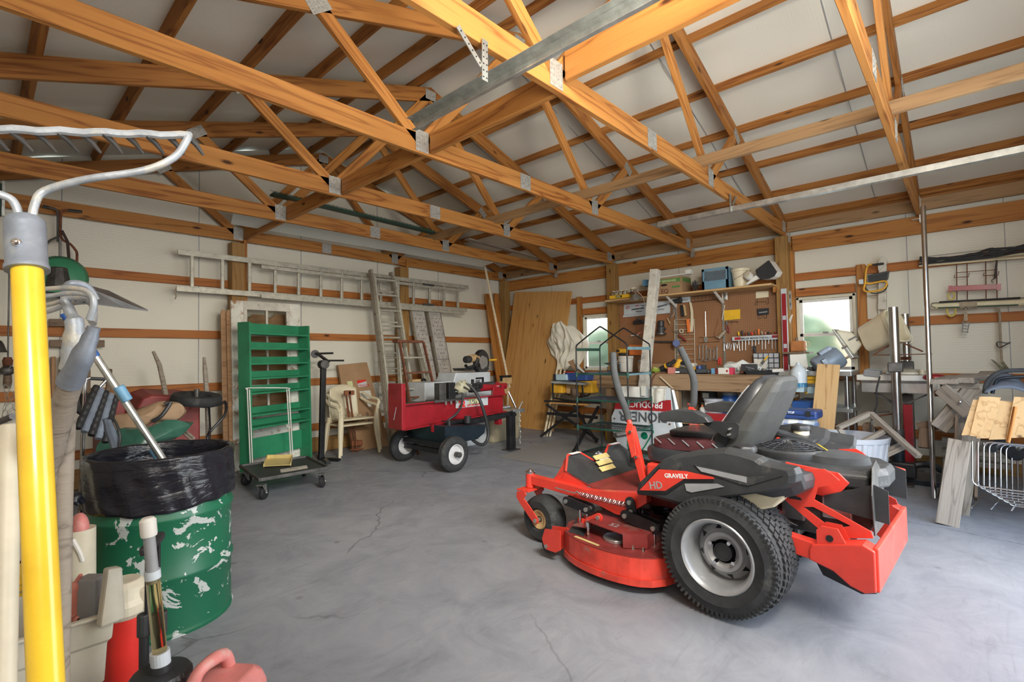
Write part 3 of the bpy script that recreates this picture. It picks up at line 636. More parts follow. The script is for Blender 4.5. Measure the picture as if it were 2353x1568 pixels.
for side in (1,-1):
    ax=ML*side; cc=mw(0,.47*side,.285)
    R0=.278
    w=MB().ring([(.165,-.13),(.176,-.142),(.22,-.15),(.256,-.142),(.270,-.115),(R0-.008,-.05),(R0-.008,.05),(.270,.115),(.256,.142),(.22,.15),(.215,.152),(.21,.149),(.176,.144),(.165,.132),(.158,.0)],cc,ax,64)
    wh=mower.p('rear_tyre',w,M['rubber'],smooth=True)
    lg=MB(); B0=basis(ax,(0,0,1)); N=54
    for i in range(N):
        for j in range(7):
            a=2*PI*(i+(.5 if j%2 else 0))/N; off=(j-3)*.036
            rr=R0-.002-(.012 if abs(j-3)==3 else .003 if abs(j-3)==2 else 0)
            er=B0@V((0,math.cos(a),math.sin(a))); ea=B0@V((0,-math.sin(a),math.cos(a)))
            Bm=Matrix((ax,ea,er)).transposed()
            lg.box(cc+ax*off+er*rr,(.033,.025,.012),Bm@Euler((0,(0,0,0,0,0,0,0)[j],0.35 if j<3 else -.35 if j>3 else 0)).to_matrix())
    for i in range(72):   # shoulder lugs
        a=2*PI*i/72
        for s in(1,-1):
            er=B0@V((0,math.cos(a),math.sin(a))); ea=B0@V((0,-math.sin(a),math.cos(a))); Bm=Matrix((ax,ea,er)).transposed()
            lg.box(cc+ax*(s*.137)+er*.256,(.018,.011,.024),Bm)
    mower.p('tread_lugs',lg,M['rubber'],par=wh,kind='stuff')
    rm=MB().ring([(.166,.135),(.172,.140),(.166,.146),(.158,.140),(.150,.128),(.142,.105),(.140,.02),(.135,-.02),(.146,-.03),(.160,0.02),(.162,.12)],cc,ax,64)
    ro=mower.p('rear_rim',rm,M['rims'],smooth=True)
    # spoked disc with triangular vents: 8 wedges + ring
    dk=MB(); n=64
    dk.ring([(.055,.045),(.075,.060),(.090,.060),(.098,.050),(.098,.046),(.088,.055),(.075,.055),(.055,.038)],cc,ax,48)
    def pt(a,r_,x): return cc+ax*x+B0@V((0,math.cos(a)*r_,math.sin(a)*r_))
    dk.ring([(.094,.050),(.104,.044),(.126,.026),(.142,.004),(.142,.0),(.126,.020),(.102,.038),(.094,.046)],cc,ax,64)
    vt=MB()
    for i in range(8):
        a0=2*PI*i/8+.22
        vt.prism([pt(a0-.13,.106,.0435),pt(a0+.13,.106,.0435),pt(a0+.02,.132,.0185)],ax*.0025)
    mower.p('wheel_vents',vt,M['blackm'],par=ro,kind='stuff')
    mower.p('wheel_disc',dk,M['rims'],par=ro)
    mower.p('wheel_back',MB().cyl(cc-ax*.02,cc-ax*.01,.139,n=40),M['blackm'],par=ro)
    mower.p('hub',MB().lathe([(.042,.02),(.042,.060),(.036,.064),(.034,.058),(.0,.058)],cc,ax,24),M['darkgrey'],par=ro,smooth=True)
    lb=MB()
    for i in range(4):
        a=PI/4+i*PI/2+.2; q=cc+B0@V((0,math.cos(a)*.062,math.sin(a)*.062)); lb.cyl(q+ax*.05,q+ax*.078,.011,.009,6)
    mower.p('lug_nuts',lb,M['chrome'],par=ro,kind='stuff')
    mower.p('valve_stem',MB().cyl(pt(.95,.118,.03),pt(.95,.118,.07),.004,.003,8),M['black'],par=ro)
    # caster
    ck=mw(1.235,.40*side,.150); cw=MB().ring([(.062,-.055),(.075,-.072),(.12,-.074),(.143,-.05),(.150,-.02),(.150,.02),(.143,.05),(.12,.074),(.075,.072),(.062,.055),(.058,0)],ck,ML,48)
    cs=mower.p('caster_tyre',cw,M['rubber'],smooth=True)
    mower.p('caster_rim',MB().ring([(.064,.06),(.058,.066),(.03,.050),(.022,.052),(.022,-.052),(.03,-.05),(.058,-.066),(.064,-.06)],ck,ML,32),M['leather'],par=cs,smooth=True)
    fk=MB()
    for s in (1,-1):
        y=.40*side+s*.088
        p=[(1.33,.325),(1.40,.31),(1.41,.275),(1.375,.235),(1.262,.135),(1.235,.128),(1.212,.140),(1.215,.165),(1.29,.235),(1.34,.275),(1.315,.30)]
        fk.prism([mw(x,y-s*.004,z) for x,z in p],ML*s*.008)
    fk.prism([mw(1.30,.40*side-.09,.318),mw(1.405,.40*side-.09,.318),mw(1.405,.40*side+.09,.318),mw(1.30,.40*side+.09,.318)],(0,0,.010))
    f=mower.p('caster_fork',fk,M['red'],bevel=.002)
    ax_=MB().cyl(mw(1.235,.40*side-.10,.150),mw(1.235,.40*side+.10,.150),.013,n=12); mower.p('axle_bolt',ax_,M['steel'],par=f)
    # caster pivot
    mower.p('caster_pivot',MB().cyl(mw(1.36,.40*side,.330),mw(1.36,.40*side,.425),.032,n=24),M['red'],bevel=.002)
    cp=MB().lathe([(.034,.425),(.035,.433),(.026,.437),(.026,.440),(.012,.440),(.012,.450),(.006,.455)],mw(1.36,.40*side,0),(0,0,1),20); mower.p('pivot_cap',cp,M['chrome'],smooth=True)
    # front rails
    rl=[(1.34,.412),(1.20,.408),(1.00,.405),(.86,.400),(.80,.405),(.46,.452),(.46,.40),(.60,.30),(.66,.295),(.80,.325),(1.02,.340),(1.20,.350),(1.34,.355)]
    mower.p('front_rail',mpoly(rl,.42*side,.365*side),M['red'],bevel=.002)
# footplate
fp=MB()
for a,b in (((.50,.405),(.86,.400)),((.86,.400),(1.09,.470))):
    fp.prism([mw(a[0],.37,a[1]),mw(b[0],.37,b[1]),mw(b[0],-.37,b[1]),mw(a[0],-.37,a[1])],(0,0,.006))
mower.p('foot_plate',fp,M['maroon'])
fr=MB()
yy=[.37,.30,.17,.06,-.06,-.17,-.30,-.37]; zz=[.47,.56,.56,.49,.49,.56,.56,.47]
pts=[mw(1.06,y,z-.0) for y,z in zip(yy,zz)]
fr.prism([mw(.90,.36,.415)]+[mw(1.06+(.05 if z>.5 else .01),y,z) for y,z in zip(yy,zz)]+[mw(.90,-.36,.415)],V((0,0,.006)))
mower.p('foot_rest',fr,M['darkgrey'])
lip=MB()
for i in range(len(yy)-1):
    a=mw(1.06+(.05 if zz[i]>.5 else .01),yy[i],zz[i]+.004); b=mw(1.06+(.05 if zz[i+1]>.5 else .01),yy[i+1],zz[i+1]+.004)
    lip.bar(a,b,.012,.010)
    lip.prism([a,b,b+MF*.035-V((0,0,.05)),a+MF*.035-V((0,0,.05))],MF*.004)
for s in(1,-1):
    lip.prism([mw(.90,.37*s,.405),mw(1.07,.37*s,.475),mw(1.11,.30*s,.565),mw(1.14,.30*s,.50),mw(1.18,.37*s,.405)],ML*(-.01*s))
mower.p('foot_rest_lip',lip,M['red'])
st=MB()
for r_ in range(3):
    q0=mw(.955+.038*r_,.13-.02*r_,.445+.030*r_); st.prism([q0,q0+MF*.030+V((0,0,.0235)),q0+MF*.030+V((0,0,.0235))-ML*.16,q0-ML*.16],V((0,0,.004))+MF*-.003)
mower.p('grip_sticker',st,M['paleyellow'])
gp=MB()
for s,y in ((1,.235),(-1,-.235)): gp.prism([mw(1.085,y-.05,.567),mw(1.118,y-.05,.567),mw(1.118,y+.05,.567),mw(1.085,y+.05,.567)],(0,0,.003))
for x in (1.03,1.075): gp.prism([mw(x-.006,-.05,.50),mw(x+.006,-.05,.50),mw(x+.006,.05,.50),mw(x-.006,.05,.50)],(0,0,.004))
mower.p('grip_strip',gp,M['txtw'],kind='stuff')
# deck
dt=[]
def arc(cx,cy,r,a0,a1,n=10): return [(cx+r*math.cos(R(a0+(a1-a0)*i/n)),cy+r*math.sin(R(a0+(a1-a0)*i/n))) for i in range(n+1)]
out=[(.90,.60),(.84,.635),(.78,.660),(.72,.676),(.66,.686),(.60,.690),(.54,.689),(.48,.682),(.42,.668),(.37,.648),(.32,.61),(.28,.55)]+[(.26,.48),(.26,-.48)]+[(.32,-.60),(.40,-.665),(.66,-.685),(.92,-.60)]+[(.98,-.42),(.985,-.2),(.95,0),(.985,.2),(.985,.46)]
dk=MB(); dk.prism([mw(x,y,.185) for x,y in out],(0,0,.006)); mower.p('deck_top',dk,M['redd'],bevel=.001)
sk=MB()
n=len(out); sc=1.012
sk.v=[]; 
for i in range(n):
    j=(i+1)%n; a=out[i]; b=out[j]
    sk.prism([mw(a[0],a[1],.075),mw(b[0],b[1],.075),mw(b[0],b[1],.19),mw(a[0],a[1],.19)],-ML*.004*(1 if a[1]>0 else -1))
mower.p('deck_skirt',sk,M['redworn'])
tr=MB(); o2=[(x,y) for x,y in out if y>=.45]
for i in range(len(o2)-1):
    if o2[i][0]<.25: continue
    a,b=o2[i],o2[i+1]
    if abs(a[0]-b[0])>.5: continue
    tr.prism([mw(a[0],a[1]+.004,.048),mw(b[0],b[1]+.004,.048),mw(b[0],b[1]+.004,.082),mw(a[0],a[1]+.004,.082)],ML*.006)
mower.p('deck_trim',tr,M['redworn'])
for s in (1,-1):
    mower.p('deck_roller',MB().cyl(mw(1.01,.60*s-.028,.085),mw(1.01,.60*s+.028,.085),.052,n=24),M['rubber'],bevel=.008)
    rb=MB()
    for q in(.036,-.036): rb.prism([mw(x,.60*s+q,z) for x,z in ((.90,.20),(1.02,.185),(1.045,.12),(1.02,.065),(.94,.065),(.90,.09))],ML*.006)
    mower.p('roller_bracket',rb,M['red'])
    mower.p('roller_bolt',MB().cyl(mw(1.01,.60*s-.05,.085),mw(1.01,.60*s+.05,.085),.012,n=8),M['steel'])
# belt cover
bc=MB(); P0=[(.74,.50),(.70,.62),(.52,.655),(.38,.62),(.36,.50),(.40,.40),(.55,.30),(.68,.30)]
P0=[(.80,.38),(.76,.56),(.50,.60),(.40,.52),(.42,.30),(.62,.26),(.74,.30)]
bc.prism([mw(x,y,.262) for x,y in P0],(0,0,.005)); 
bc.prism([mw(.50,.60,.195),mw(.50,.60,.265),mw(.40,.52,.265),mw(.40,.52,.195)],ML*.004)
bc.prism([mw(.40,.52,.195),mw(.40,.52,.265),mw(.42,.30,.265),mw(.42,.30,.195)],MF*.004)
bc.prism([mw(.80,.38,.225),mw(.80,.38,.265),mw(.76,.56,.265),mw(.76,.56,.225)],MF*.004)
bc.prism([mw(.76,.56,.225),mw(.88,.56,.215),mw(.88,.38,.215),mw(.80,.38,.225)],(0,0,.004))
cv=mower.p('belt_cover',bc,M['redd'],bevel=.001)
mower.p('deck_number',text_mb('52',.06,mw(.64,.535,.2685),-MF,-ML,.0006),M['txtg'],par=cv)
mower.p('spindle_housing',MB().cyl(mw(.60,.52,.191),mw(.60,.52,.21),.07,n=28),M['gal'],bevel=.003)
mower.p('warning_sticker',MB().prism([mw(.80,.640,.1915),mw(.62,.664,.1915),mw(.62,.646,.1915),mw(.80,.622,.1915)],(0,0,.0015)),M['paleyellow'])
mower.p('grit_pad',MB().prism([mw(.96,.42,.1915),mw(.87,.60,.1915),mw(.76,.60,.1915),mw(.86,.42,.1915)],(0,0,.003)),M['darkgrey'])
for x,y,r_ in ((.40,.22,.085),(.62,-.02,.08),(.50,-.30,.09),(.36,-.08,.06),(.62,.20,.05)):
    mower.p('belt_pulley',MB().lathe([(.02,.21),(r_*.6,.21),(r_*.7,.235),(r_,.238),(r_,.244),(r_*.9,.250),(r_*.9,.262),(r_,.268),(r_,.274),(r_*.6,.27),(.03,.262),(.02,.285),(.0,.285)],mw(x,y,0),(0,0,1),32),M['blackm'],smooth=True)
bt=MB().cyl(mw(.86,.50,.191),mw(.86,.50,.30),.007,n=8); bt.cyl(mw(.74,.585,.191),mw(.74,.585,.265),.008,n=8); bt.cyl(mw(.74,.585,.25),mw(.74,.585,.275),.014,n=8)
for x,y in ((.46,.57),(.405,.56),(.43,.33)): bt.cyl(mw(x,y,.191),mw(x,y,.21),.010,.006,8)
mower.p('deck_bolts',bt,M['chrome'],kind='stuff')
# lift linkage
def link(x0,z0,x1,z1,y,wd=.028,m='blackm',nm='lift_link',th=.012):
    a=V((x0,0,z0)); b=V((x1,0,z1)); d=(b-a).normalized(); nn=V((-d.z,0,d.x)); pts=[]
    for k in range(9): 
        t=PI*k/8; pts.append(b+nn*wd*math.cos(t)+d*wd*math.sin(t))
    for k in range(9):
        t=PI*k/8; pts.append(a-nn*wd*math.cos(t)-d*wd*math.sin(t))
    o=mower.p(nm,MB().prism([mw(p.x,y,p.z) for p in pts],ML*th),M[m],bevel=.002)
    mower.p('pin',MB().cyl(mw(x0,y-.01,z0),mw(x0,y+.022,z0),.013,n=12).cyl(mw(x1,y-.01,z1),mw(x1,y+.022,z1),.013,n=12),M['steel'],par=o)
for s in (1,-1):
    y=.43*s
    link(1.00,.315,.845,.295,y+.02); link(1.00,.315,.845,.295,y-.02)
    link(.555,.39,.545,.34,y,.03); link(.575,.315,.40,.285,y+.02,.032); link(.575,.315,.40,.285,y-.03,.032)
    link(.80,.24,.73,.28,y+.06,.026,'red','deck_hanger'); 
    mower.p('hanger_rod',MB().cyl(mw(.845,y+.02,.21),mw(.845,y+.02,.30),.008,n=8).cyl(mw(.40,y+.02,.19),mw(.40,y+.02,.30),.008,n=8),M['chrome'])
    mower.p('hanger_bracket',MB().box(mw(.86,y+.06,.225),(.05,.006,.045),MRB).box(mw(.86,y+.00,.225),(.05,.006,.045),MRB),M['red'],kind='stuff')
    # spring
    sp=[mw(.90-.32*i/160,y+.012+.014*math.cos(i*2*PI/6.4),.372+.014*math.sin(i*2*PI/6.4)) for i in range(0,161)]
    mower.p('spring',MB().tube(sp,.0028,5),M['chrome'],smooth=True)
    mower.p('spring_rod',MB().tube([mw(1.10,y+.012,.378),mw(.95,y+.012,.372),mw(.93,y+.012,.385),mw(.905,y+.012,.372)],.004,6,smooth=4),M['steel'])
# tank / fender shells
SH=[(1458,1135),(1463,1112),(1478,1098),(1507,1068),(1520,1057),(1545,1046),(1600,1036),(1670,1029),(1712,1038),(1748,1050),(1762,1060),(1832,1075),(1838,1090),(1836,1110),(1812,1124),(1775,1132),(1728,1138),(1640,1150),(1590,1160),(1560,1164),(1520,1152),(1490,1143),(1462,1140)]
for s in (1,-1):
    y0,y1=.565*s,.27*s
    base=[mpx(a,b,.565) for a,b in SH]; loc=[((p-MO).dot(MF),p.z) for p in base]
    def ringp(y,ins):   # inset outline
        cx=sum(a for a,_ in loc)/len(loc); cz=sum(b for _,b in loc)/len(loc)
        return [mw(cx+(a-cx)*(1-ins),y,cz+(b-cz)*(1-ins*1.6)) for a,b in loc]
    low=lambda R_,dz:[p-V((0,0,dz)) if p.z>.60 else p for p in R_]
    sh=MB().loft([ringp(y0+.012*s,.10),ringp(y0,.035),ringp(y0-.035*s,0),low(ringp(y0-.075*s,0),.045),low(ringp(y0-.22*s,0),.06),low(ringp(y1,.04),.06)])
    fo=mower.p('tank_fender',sh,M['darkgrey'],bevel=.004)
    if s==1:
        def dec(px,y,th,m,nm,par=fo): return mower.p(nm,MB().prism([mpx(a,b,y) for a,b in px],ML*th),m,par=par)
        dec([(1470,1127),(1515,1079),(1575,1083),(1640,1097),(1641,1101),(1572,1101),(1530,1128)],.578,.004,M['red'],'side_decal')
        dec([(1466,1130),(1514,1074),(1518,1076),(1472,1130),(1530,1132),(1572,1104),(1641,1104),(1641,1107),(1574,1108),(1532,1137),(1466,1134)],.578,.003,M['blackm'],'decal_border')
        dec([(1596,1068),(1718,1096),(1782,1093),(1800,1093),(1720,1116),(1700,1112),(1610,1082)],.577,.006,M['darkgrey'],'fender_ridge')
        dec([(1600,1072),(1716,1097),(1716,1110),(1612,1084)],.582,.003,M['grey'],'grey_accent')
        dec([(1574,1112),(1648,1112),(1664,1119),(1590,1132),(1578,1128)],.578,.004,M['grey'],'grey_accent')
        a=mpx(1527,1098,.583); b=mpx(1603,1101,.583); mower.p('maker_lettering',text_mb('GRAVELY',.030,a,b-a,(0,0,1),.0008,.0006),M['txtw'],par=fo)
        a=mpx(1493,1124,.583); b=mpx(1538,1123,.583); mower.p('model_lettering',text_mb('HD',.052,a,b-a,(0,0,1),.0008,.0006),M['txtg'],par=fo)
    # control console recess strip on top
    mower.p('console_strip',MB().prism([mw(.30,.50*s,.665),mw(.30,.40*s,.665),mw(.10,.38*s,.735),mw(.10,.48*s,.735)],(0,0,.008)),M['black'],par=fo)
    mower.p('fuel_tank_bulge',MB().loft([[mw(x,.50*s-(.02*s if k else 0),z) for x,z in ((.12,.56),(-.28,.60),(-.22,.53),(-.12,.49),(.02,.50),(.1,.53))] for k in(0,1)]+[[mw(x,.36*s,z) for x,z in ((.12,.56),(-.28,.60),(-.22,.53),(-.12,.49),(.02,.50),(.1,.53))]]),M['cream'],bevel=.01)
    if s==1 or s==-1:
        cc=mw(-.085,.45*s,.752)
        mower.p('fuel_neck',MB().cyl(cc+V((0,0,-.05)),cc+V((0,0,.005)),.042,n=24),M['cream'])
        kc=MB(); rg=[]
        for z,r_ in ((.0,.046),(.004,.052),(.022,.053),(.032,.046),(.036,.030)):
            rg.append([cc+V((math.cos(2*PI*i/32)*r_*(1+.05*math.cos(2*PI*i/32*6)),math.sin(2*PI*i/32)*r_*(1+.05*math.cos(2*PI*i/32*6)),z)) for i in range(32)])
        kc.loft(rg); mower.p('fuel_cap',kc,M['black'],bevel=.001,smooth=True)
# frame between: red chassis
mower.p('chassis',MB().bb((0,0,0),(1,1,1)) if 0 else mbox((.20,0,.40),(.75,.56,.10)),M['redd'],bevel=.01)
mower.p('seat_platform',mbox((.28,0,.53),(.55,.50,.10)),M['red'],bevel=.01)
for s in (1,-1): mower.p('hydro_drive',mbox((-.02,.25*s,.30),(.22,.16,.22)),M['iron'],bevel=.02)
# fender bracket behind the left wheel
for s in(1,-1):
    mower.p('wheel_bracket',mprism([(1752,1135),(1733,1182),(1745,1192),(1728,1180),(1700,1165),(1682,1158),(1712,1148),(1730,1137)],.33,.31) if s==1 else MB().prism([mw(x,-.33,z) for x,z in ((-.2,.55),(-.2,.42),(-.08,.45),(-.03,.52))],ML*.02),M['redworn'])
# seat
def cushion(x0,x1,y0,y1,z0,z1,tilt=0,piv=None,m='vinyl',nm='seat_cushion',rnd=.05,par=None):
    mb=MB(); cx,cy,cz=(x0+x1)/2,(y0+y1)/2,(z0+z1)/2; hx,hy,hz=(x1-x0)/2,(y1-y0)/2,(z1-z0)/2
    rr=[]
    for k,(zf,ins) in enumerate(((-1,.10),(-.75,.02),(0,0),(.6,.0),(.88,.05),(1,.22))):
        ring=[]
        for i in range(40):
            t=2*PI*i/40; c,s_=math.cos(t),math.sin(t); e=.35
            px=(abs(c)**e)*(1 if c>=0 else -1); py=(abs(s_)**e)*(1 if s_>=0 else -1)
            ring.append(V((cx+px*hx*(1-ins*.5),cy+py*hy*(1-ins*.6),cz+zf*hz)))
        rr.append(ring)
    vs=[]
    for ring in rr:
        for i,p in enumerate(ring):
            if tilt:
                q=V((p.x-piv[0],0,p.z-piv[1])); c,s_=math.cos(tilt),math.sin(tilt)
                p=V((piv[0]+q.x*c-q.z*s_,p.y,piv[1]+q.x*s_+q.z*c))
            ring[i]=mw(*p)
    mb.loft(rr); return mower.p(nm,mb,M[m],smooth=True,par=par)
seat=cushion(.10,.60,-.27,.23,.585,.675,nm='seat_base')
sc=cushion(.03,.56,-.26,.22,.68,.755,tilt=-.06,piv=(.1,.7),m='vinylred',nm='seat_cushion')
cushion(.03,.48,-.20,.16,.75,.785,tilt=-.04,piv=(.1,.75),m='vinyl',nm='seat_bolster')
ps=MB()
for i in range(5): ps.bar(mw(.13+.085*i,.224,.705),mw(.17+.085*i,.224,.735),.003,.006)
mower.p('seat_piping',ps,M['grey'],par=sc)
# back rest
bkr=MB(); rings=[]
for z,x,hw,th in ((.665,.155,.20,.03),(.70,.135,.240,.06),(.80,.088,.245,.065),(.90,.035,.23,.055),(1.00,-.02,.195,.045),(1.06,-.055,.16,.035),(1.08,-.07,.125,.02)):
    ring=[]
    for i in range(36):
        t=2*PI*i/36; c,s_=math.cos(t),math.sin(t); e=.45
        px=(abs(c)**e)*(1 if c>=0 else -1); py=(abs(s_)**e)*(1 if s_>=0 else -1); ring.append(mw(x+px*th,-.02+py*hw,z+px*.02))
    rings.append(ring)
bkr.loft(rings); bk=mower.p('backrest',bkr,M['vinyl'],smooth=True)
sh=MB(); rg=[]
for z,x,hw,th in ((.66,.085,.19,.035),(.72,.05,.248,.05),(.82,.0,.255,.05),(.92,-.05,.24,.05),(1.02,-.10,.20,.045),(1.07,-.12,.165,.04),(1.095,-.125,.12,.03)):
    rg.append([mw(x+a*th,-.02+b*hw,z) for a,b in ((1,1),(-.6,1),(-1,.8),(-1,-.8),(-.6,-1),(1,-1))])
sh.loft(rg); mower.p('backrest_shell',sh,mat('dusty seat back',(.055,.056,.052),.7,0,.25,7,.2,90),bevel=.012,par=bk)
sm=MB()
for dz in (0,.012,.024): sm.tube([mw(.045-dz*.5,.155,.985+dz),mw(.04-dz*.5,.1,.988+dz),mw(.037-dz*.5,-.02,.99+dz),mw(.04-dz*.5,-.15,.985+dz)],.0016,5,smooth=3)
sm.tube([mw(.20,.20,.70),mw(.15,.215,.80),mw(.09,.20,.90),mw(.03,.165,1.0),mw(.0,.13,1.05)],.0025,5,smooth=4)
mower.p('stitching',sm,M['grey'],par=bk)
for s in(1,-1):
    yo=.30*s-.02
    ap=[(.42,.845),(.44,.868),(.42,.895),(.33,.915),(.22,.912),(.16,.885),(.14,.858),(.20,.845)]
    a=mower.p('armrest',MB().loft([[mw(x*.97+.01,yo+.035,z*.98+.018) for x,z in ap],[mw(x,yo+.028,z) for x,z in ap],[mw(x,yo-.028,z) for x,z in ap],[mw(x*.97+.01,yo-.035,z*.98+.018) for x,z in ap]]),M['darkgrey'],bevel=.004)
    mower.p('armrest_bracket',MB().prism([mw(x,yo-.02*s,z) for x,z in ((.24,.862),(.02,.865),(.005,.85),(.01,.80),(.04,.775),(.09,.785),(.16,.825))],ML*(.006)),M['black'],par=a,bevel=.002)
    mower.p('bracket_bolts',MB().cyl(mw(.05,yo-.03,.83),mw(.05,yo+.01,.83),.006,n=8).cyl(mw(.055,yo-.03,.80),mw(.055,yo+.01,.80),.006,n=8),M['steel'],par=a)
# control levers
def lever(y,x0,xj,zj,top,nm):
    b=MB(); b.prism([mw(x0-.02,y,.44),mw(x0+.02,y,.44),mw(xj+.025,y,zj-.02),mw(xj+.02,y,zj+.03),mw(xj-.015,y,zj+.03),mw(xj-.03,y,zj-.02)],ML*.035)
    o=mower.p('control_arm',b,M['red'],bevel=.003)
    mower.p('arm_bracket',MB().prism([mw(xj-.04,y+.037,zj-.14),mw(xj-.01,y+.037,zj-.16),mw(xj+.03,y+.037,zj+.0),mw(xj+.015,y+.037,zj+.05),mw(xj-.02,y+.037,zj+.045)],ML*.008),M['redworn'],par=o,bevel=.002)
    mower.p('arm_bolts',MB().cyl(mw(xj-.01,y-.01,zj),mw(xj-.01,y+.06,zj),.009,n=8).cyl(mw(xj-.045,y-.01,zj-.15),mw(xj-.045,y+.055,zj-.15),.008,n=8),M['chrome'],par=o)
    mower.p('arm_tube',MB().tube([mw(xj,y+.02,zj),mw(xj+.02,y+.02,zj+.07)],.016,12),M['red'],par=o,smooth=True)
    g=[mw(xj+.018,y+.02,zj+.06)]+[mw(*q) for q in top]
    mower.p('foam_grip',MB().tube(g,[.021,.022,.022,.022,.022,.021],14,smooth=5),M['foam'],par=o,smooth=True)
lever(.20,.585,.668,.755,[(.715,.20,.87),(.775,.18,.98),(.835,.14,1.10),(.855,.12,1.20),(.862,.11,1.235)],'l')
_L=[((mpx(a,b,-.22)-MO).dot(MF),-.22,mpx(a,b,-.22).z) for a,b in ((1592,952),(1593,930),(1595,895),(1593,868),(1582,840),(1569,812),(1563,800))]
lever(-.24,_L[0][0],_L[0][0],_L[0][2],_L[1:],'r')
# pedal linkage in front of seat
pd=mower.p('foot_pedal',MB().tube([mw(.90,-.16,.47),mw(.90,-.16,.60),mw(.92,-.16,.66)],.022,10),M['blackm'])
mower.p('pedal_pad',MB().cyl(mw(.97,-.05,.665),mw(.95,-.19,.665),.020,n=12),M['iron'],par=pd)
mower.p('pedal_arm',MB().bar(mw(.90,-.16,.50),mw(.66,-.10,.49),.02,.035).bar(mw(.90,-.16,.56),mw(.62,-.10,.555),.02,.022),M['blackm'],par=pd)
# engine
en=mower.p('engine_block',MB().box(mw(-.30,0,.48),(.34,.40,.26),MRB),M['iron'],bevel=.03)
mower.p('engine_cover',MB().loft([[mw(x,y,z0) for x,y in ((-.02,.20),(-.30,.24),(-.52,.20),(-.58,.08),(-.58,-.08),(-.52,-.20),(-.30,-.24),(-.02,-.20))] for z0 in (.60,.655)]+[[mw(x*.96-.01,y*.86,.685) for x,y in ((-.02,.20),(-.30,.24),(-.52,.20),(-.58,.08),(-.58,-.08),(-.52,-.20),(-.30,-.24),(-.02,-.20))]]),M['darkgrey'],bevel=.01)
mower.p('air_filter_cover',MB().loft([[mw(-.36+math.cos(t)*.15,.03+math.sin(t)*.12,.68) for t in [2*PI*i/24 for i in range(24)]],[mw(-.36+math.cos(t)*.14,.03+math.sin(t)*.11,.715) for t in [2*PI*i/24 for i in range(24)]],[mw(-.36+math.cos(t)*.11,.03+math.sin(t)*.08,.725) for t in [2*PI*i/24 for i in range(24)]]]),M['foam'],smooth=True)
fc=mw(-.155,.02,.70)
fh=mower.p('fan_housing',MB().lathe([(.165,-.03),(.17,.0),(.168,.018),(.158,.028),(.150,.018),(.0,.015)],fc,(0,0,1),48),M['darkgrey'],smooth=True)
gr=MB()
for k in range(7): 
    r_=.155-.02*k; z=.022+.034*(1-(r_/.155)**2); gr.tube([fc+V((math.cos(2*PI*i/40)*r_,math.sin(2*PI*i/40)*r_,z)) for i in range(40)],.0022,5,closed=True)
for k in range(18):
    a=2*PI*k/18; gr.tube([fc+V((math.cos(a)*r_,math.sin(a)*r_,.022+.034*(1-(r_/.155)**2))) for r_ in (.155,.12,.08,.035)],.0022,5)
mower.p('fan_grille',gr,M['blackm'],par=fh)
mower.p('caution_tag',MB().box(fc+V((-.02,-.15,.045)),(.03,.05,.004),Euler((.6,0,.5)).to_matrix()),M['yellow'],par=fh)
# side engine guards (red brace with triangular opening)
for s in (1,-1):
    y=.315*s
    outer=[(1803,1120),(1838,1107),(1850,1078),(1895,1078),(1912,1088),(1930,1104),(1918,1112),(1880,1120),(1872,1148),(2003,1222),(2008,1236),(1930,1236),(1892,1222),(1803,1146)]
    pp=[((mpx(a,b,.315)-MO).dot(MF),mpx(a,b,.315).z) for a,b in outer]
    inner=[(1846,1164),(1870,1164),(1957,1208),(1925,1214),(1906,1210)]
    ii=[((mpx(a,b,.315)-MO).dot(MF),mpx(a,b,.315).z) for a,b in inner]
    g=MB()
    P=lambda k:pp[k]; I=lambda k:ii[k]
    def q(*pts): g.prism([mw(a,y,b) for a,b in pts],ML*(.012*s))
    q(P(0),P(1),P(2),P(3),P(4),P(5),P(6),P(7),P(8),I(1),I(0),P(13))
    q(P(8),P(9),P(10),I(2),I(1)); q(I(2),P(10),P(11),P(12),I(4),I(3)); q(P(13),I(0),I(4),P(12))
    mower.p('engine_guard',g,M['red'])
    mower.p('guard_vent',MB().prism([mw(a,y+.013*s,b) for a,b in ((pp[0][0]-.035,pp[0][1]-.01),(pp[0][0]-.02,pp[0][1]-.045),(pp[0][0]-.075,pp[0][1]-.045),(pp[0][0]-.07,pp[0][1]-.035),(pp[0][0]-.05,pp[0][1]-.03))],ML*.003*s),M['blackm'])
    # rear frame rail and bumper
    mower.p('rear_rail',MB().prism([mw(x,.40*s,z) for x,z in ((.02,.425),(-.37,.375),(-.37,.30),(.02,.345))],-ML*.06*s),M['red'],bevel=.003)
    mower.p('bumper_side',MB().prism([mw(x,.41*s,z) for x,z in ((-.34,.375),(-.53,.42),(-.57,.40),(-.57,.235),(-.53,.22),(-.48,.235),(-.42,.28),(-.33,.305),(-.33,.35))],-ML*.09*s),M['red'],bevel=.006)
    mower.p('tow_bracket',MB().prism([mw(x,.40*s,z) for x,z in ((-.38,.46),(-.44,.46),(-.47,.40),(-.36,.375),(-.36,.44))],-ML*.012*s).prism([mw(x,.33*s,z) for x,z in ((-.38,.46),(-.44,.46),(-.47,.40),(-.36,.375),(-.36,.44))],-ML*.012*s),M['red'])
    mower.p('tow_hole',MB().cyl(mw(-.41,.405*s,.415),mw(-.41,.30*s,.415),.014,n=14),M['blackm'])
    mower.p('rear_fender_guard',MB().prism([mw(x,.25*s,z) for x,z in ((-.36,.56),(-.36,.51),(-.60,.48),(-.60,.62),(-.55,.64))],ML*.006*s),M['darkgrey'])
    mower.p('body_panel',MB().prism([mw(x,.24*s,z) for x,z in ((-.20,.69),(-.42,.67),(-.46,.63),(-.40,.55),(-.20,.57))],ML*.012*s),M['red'],bevel=.003)
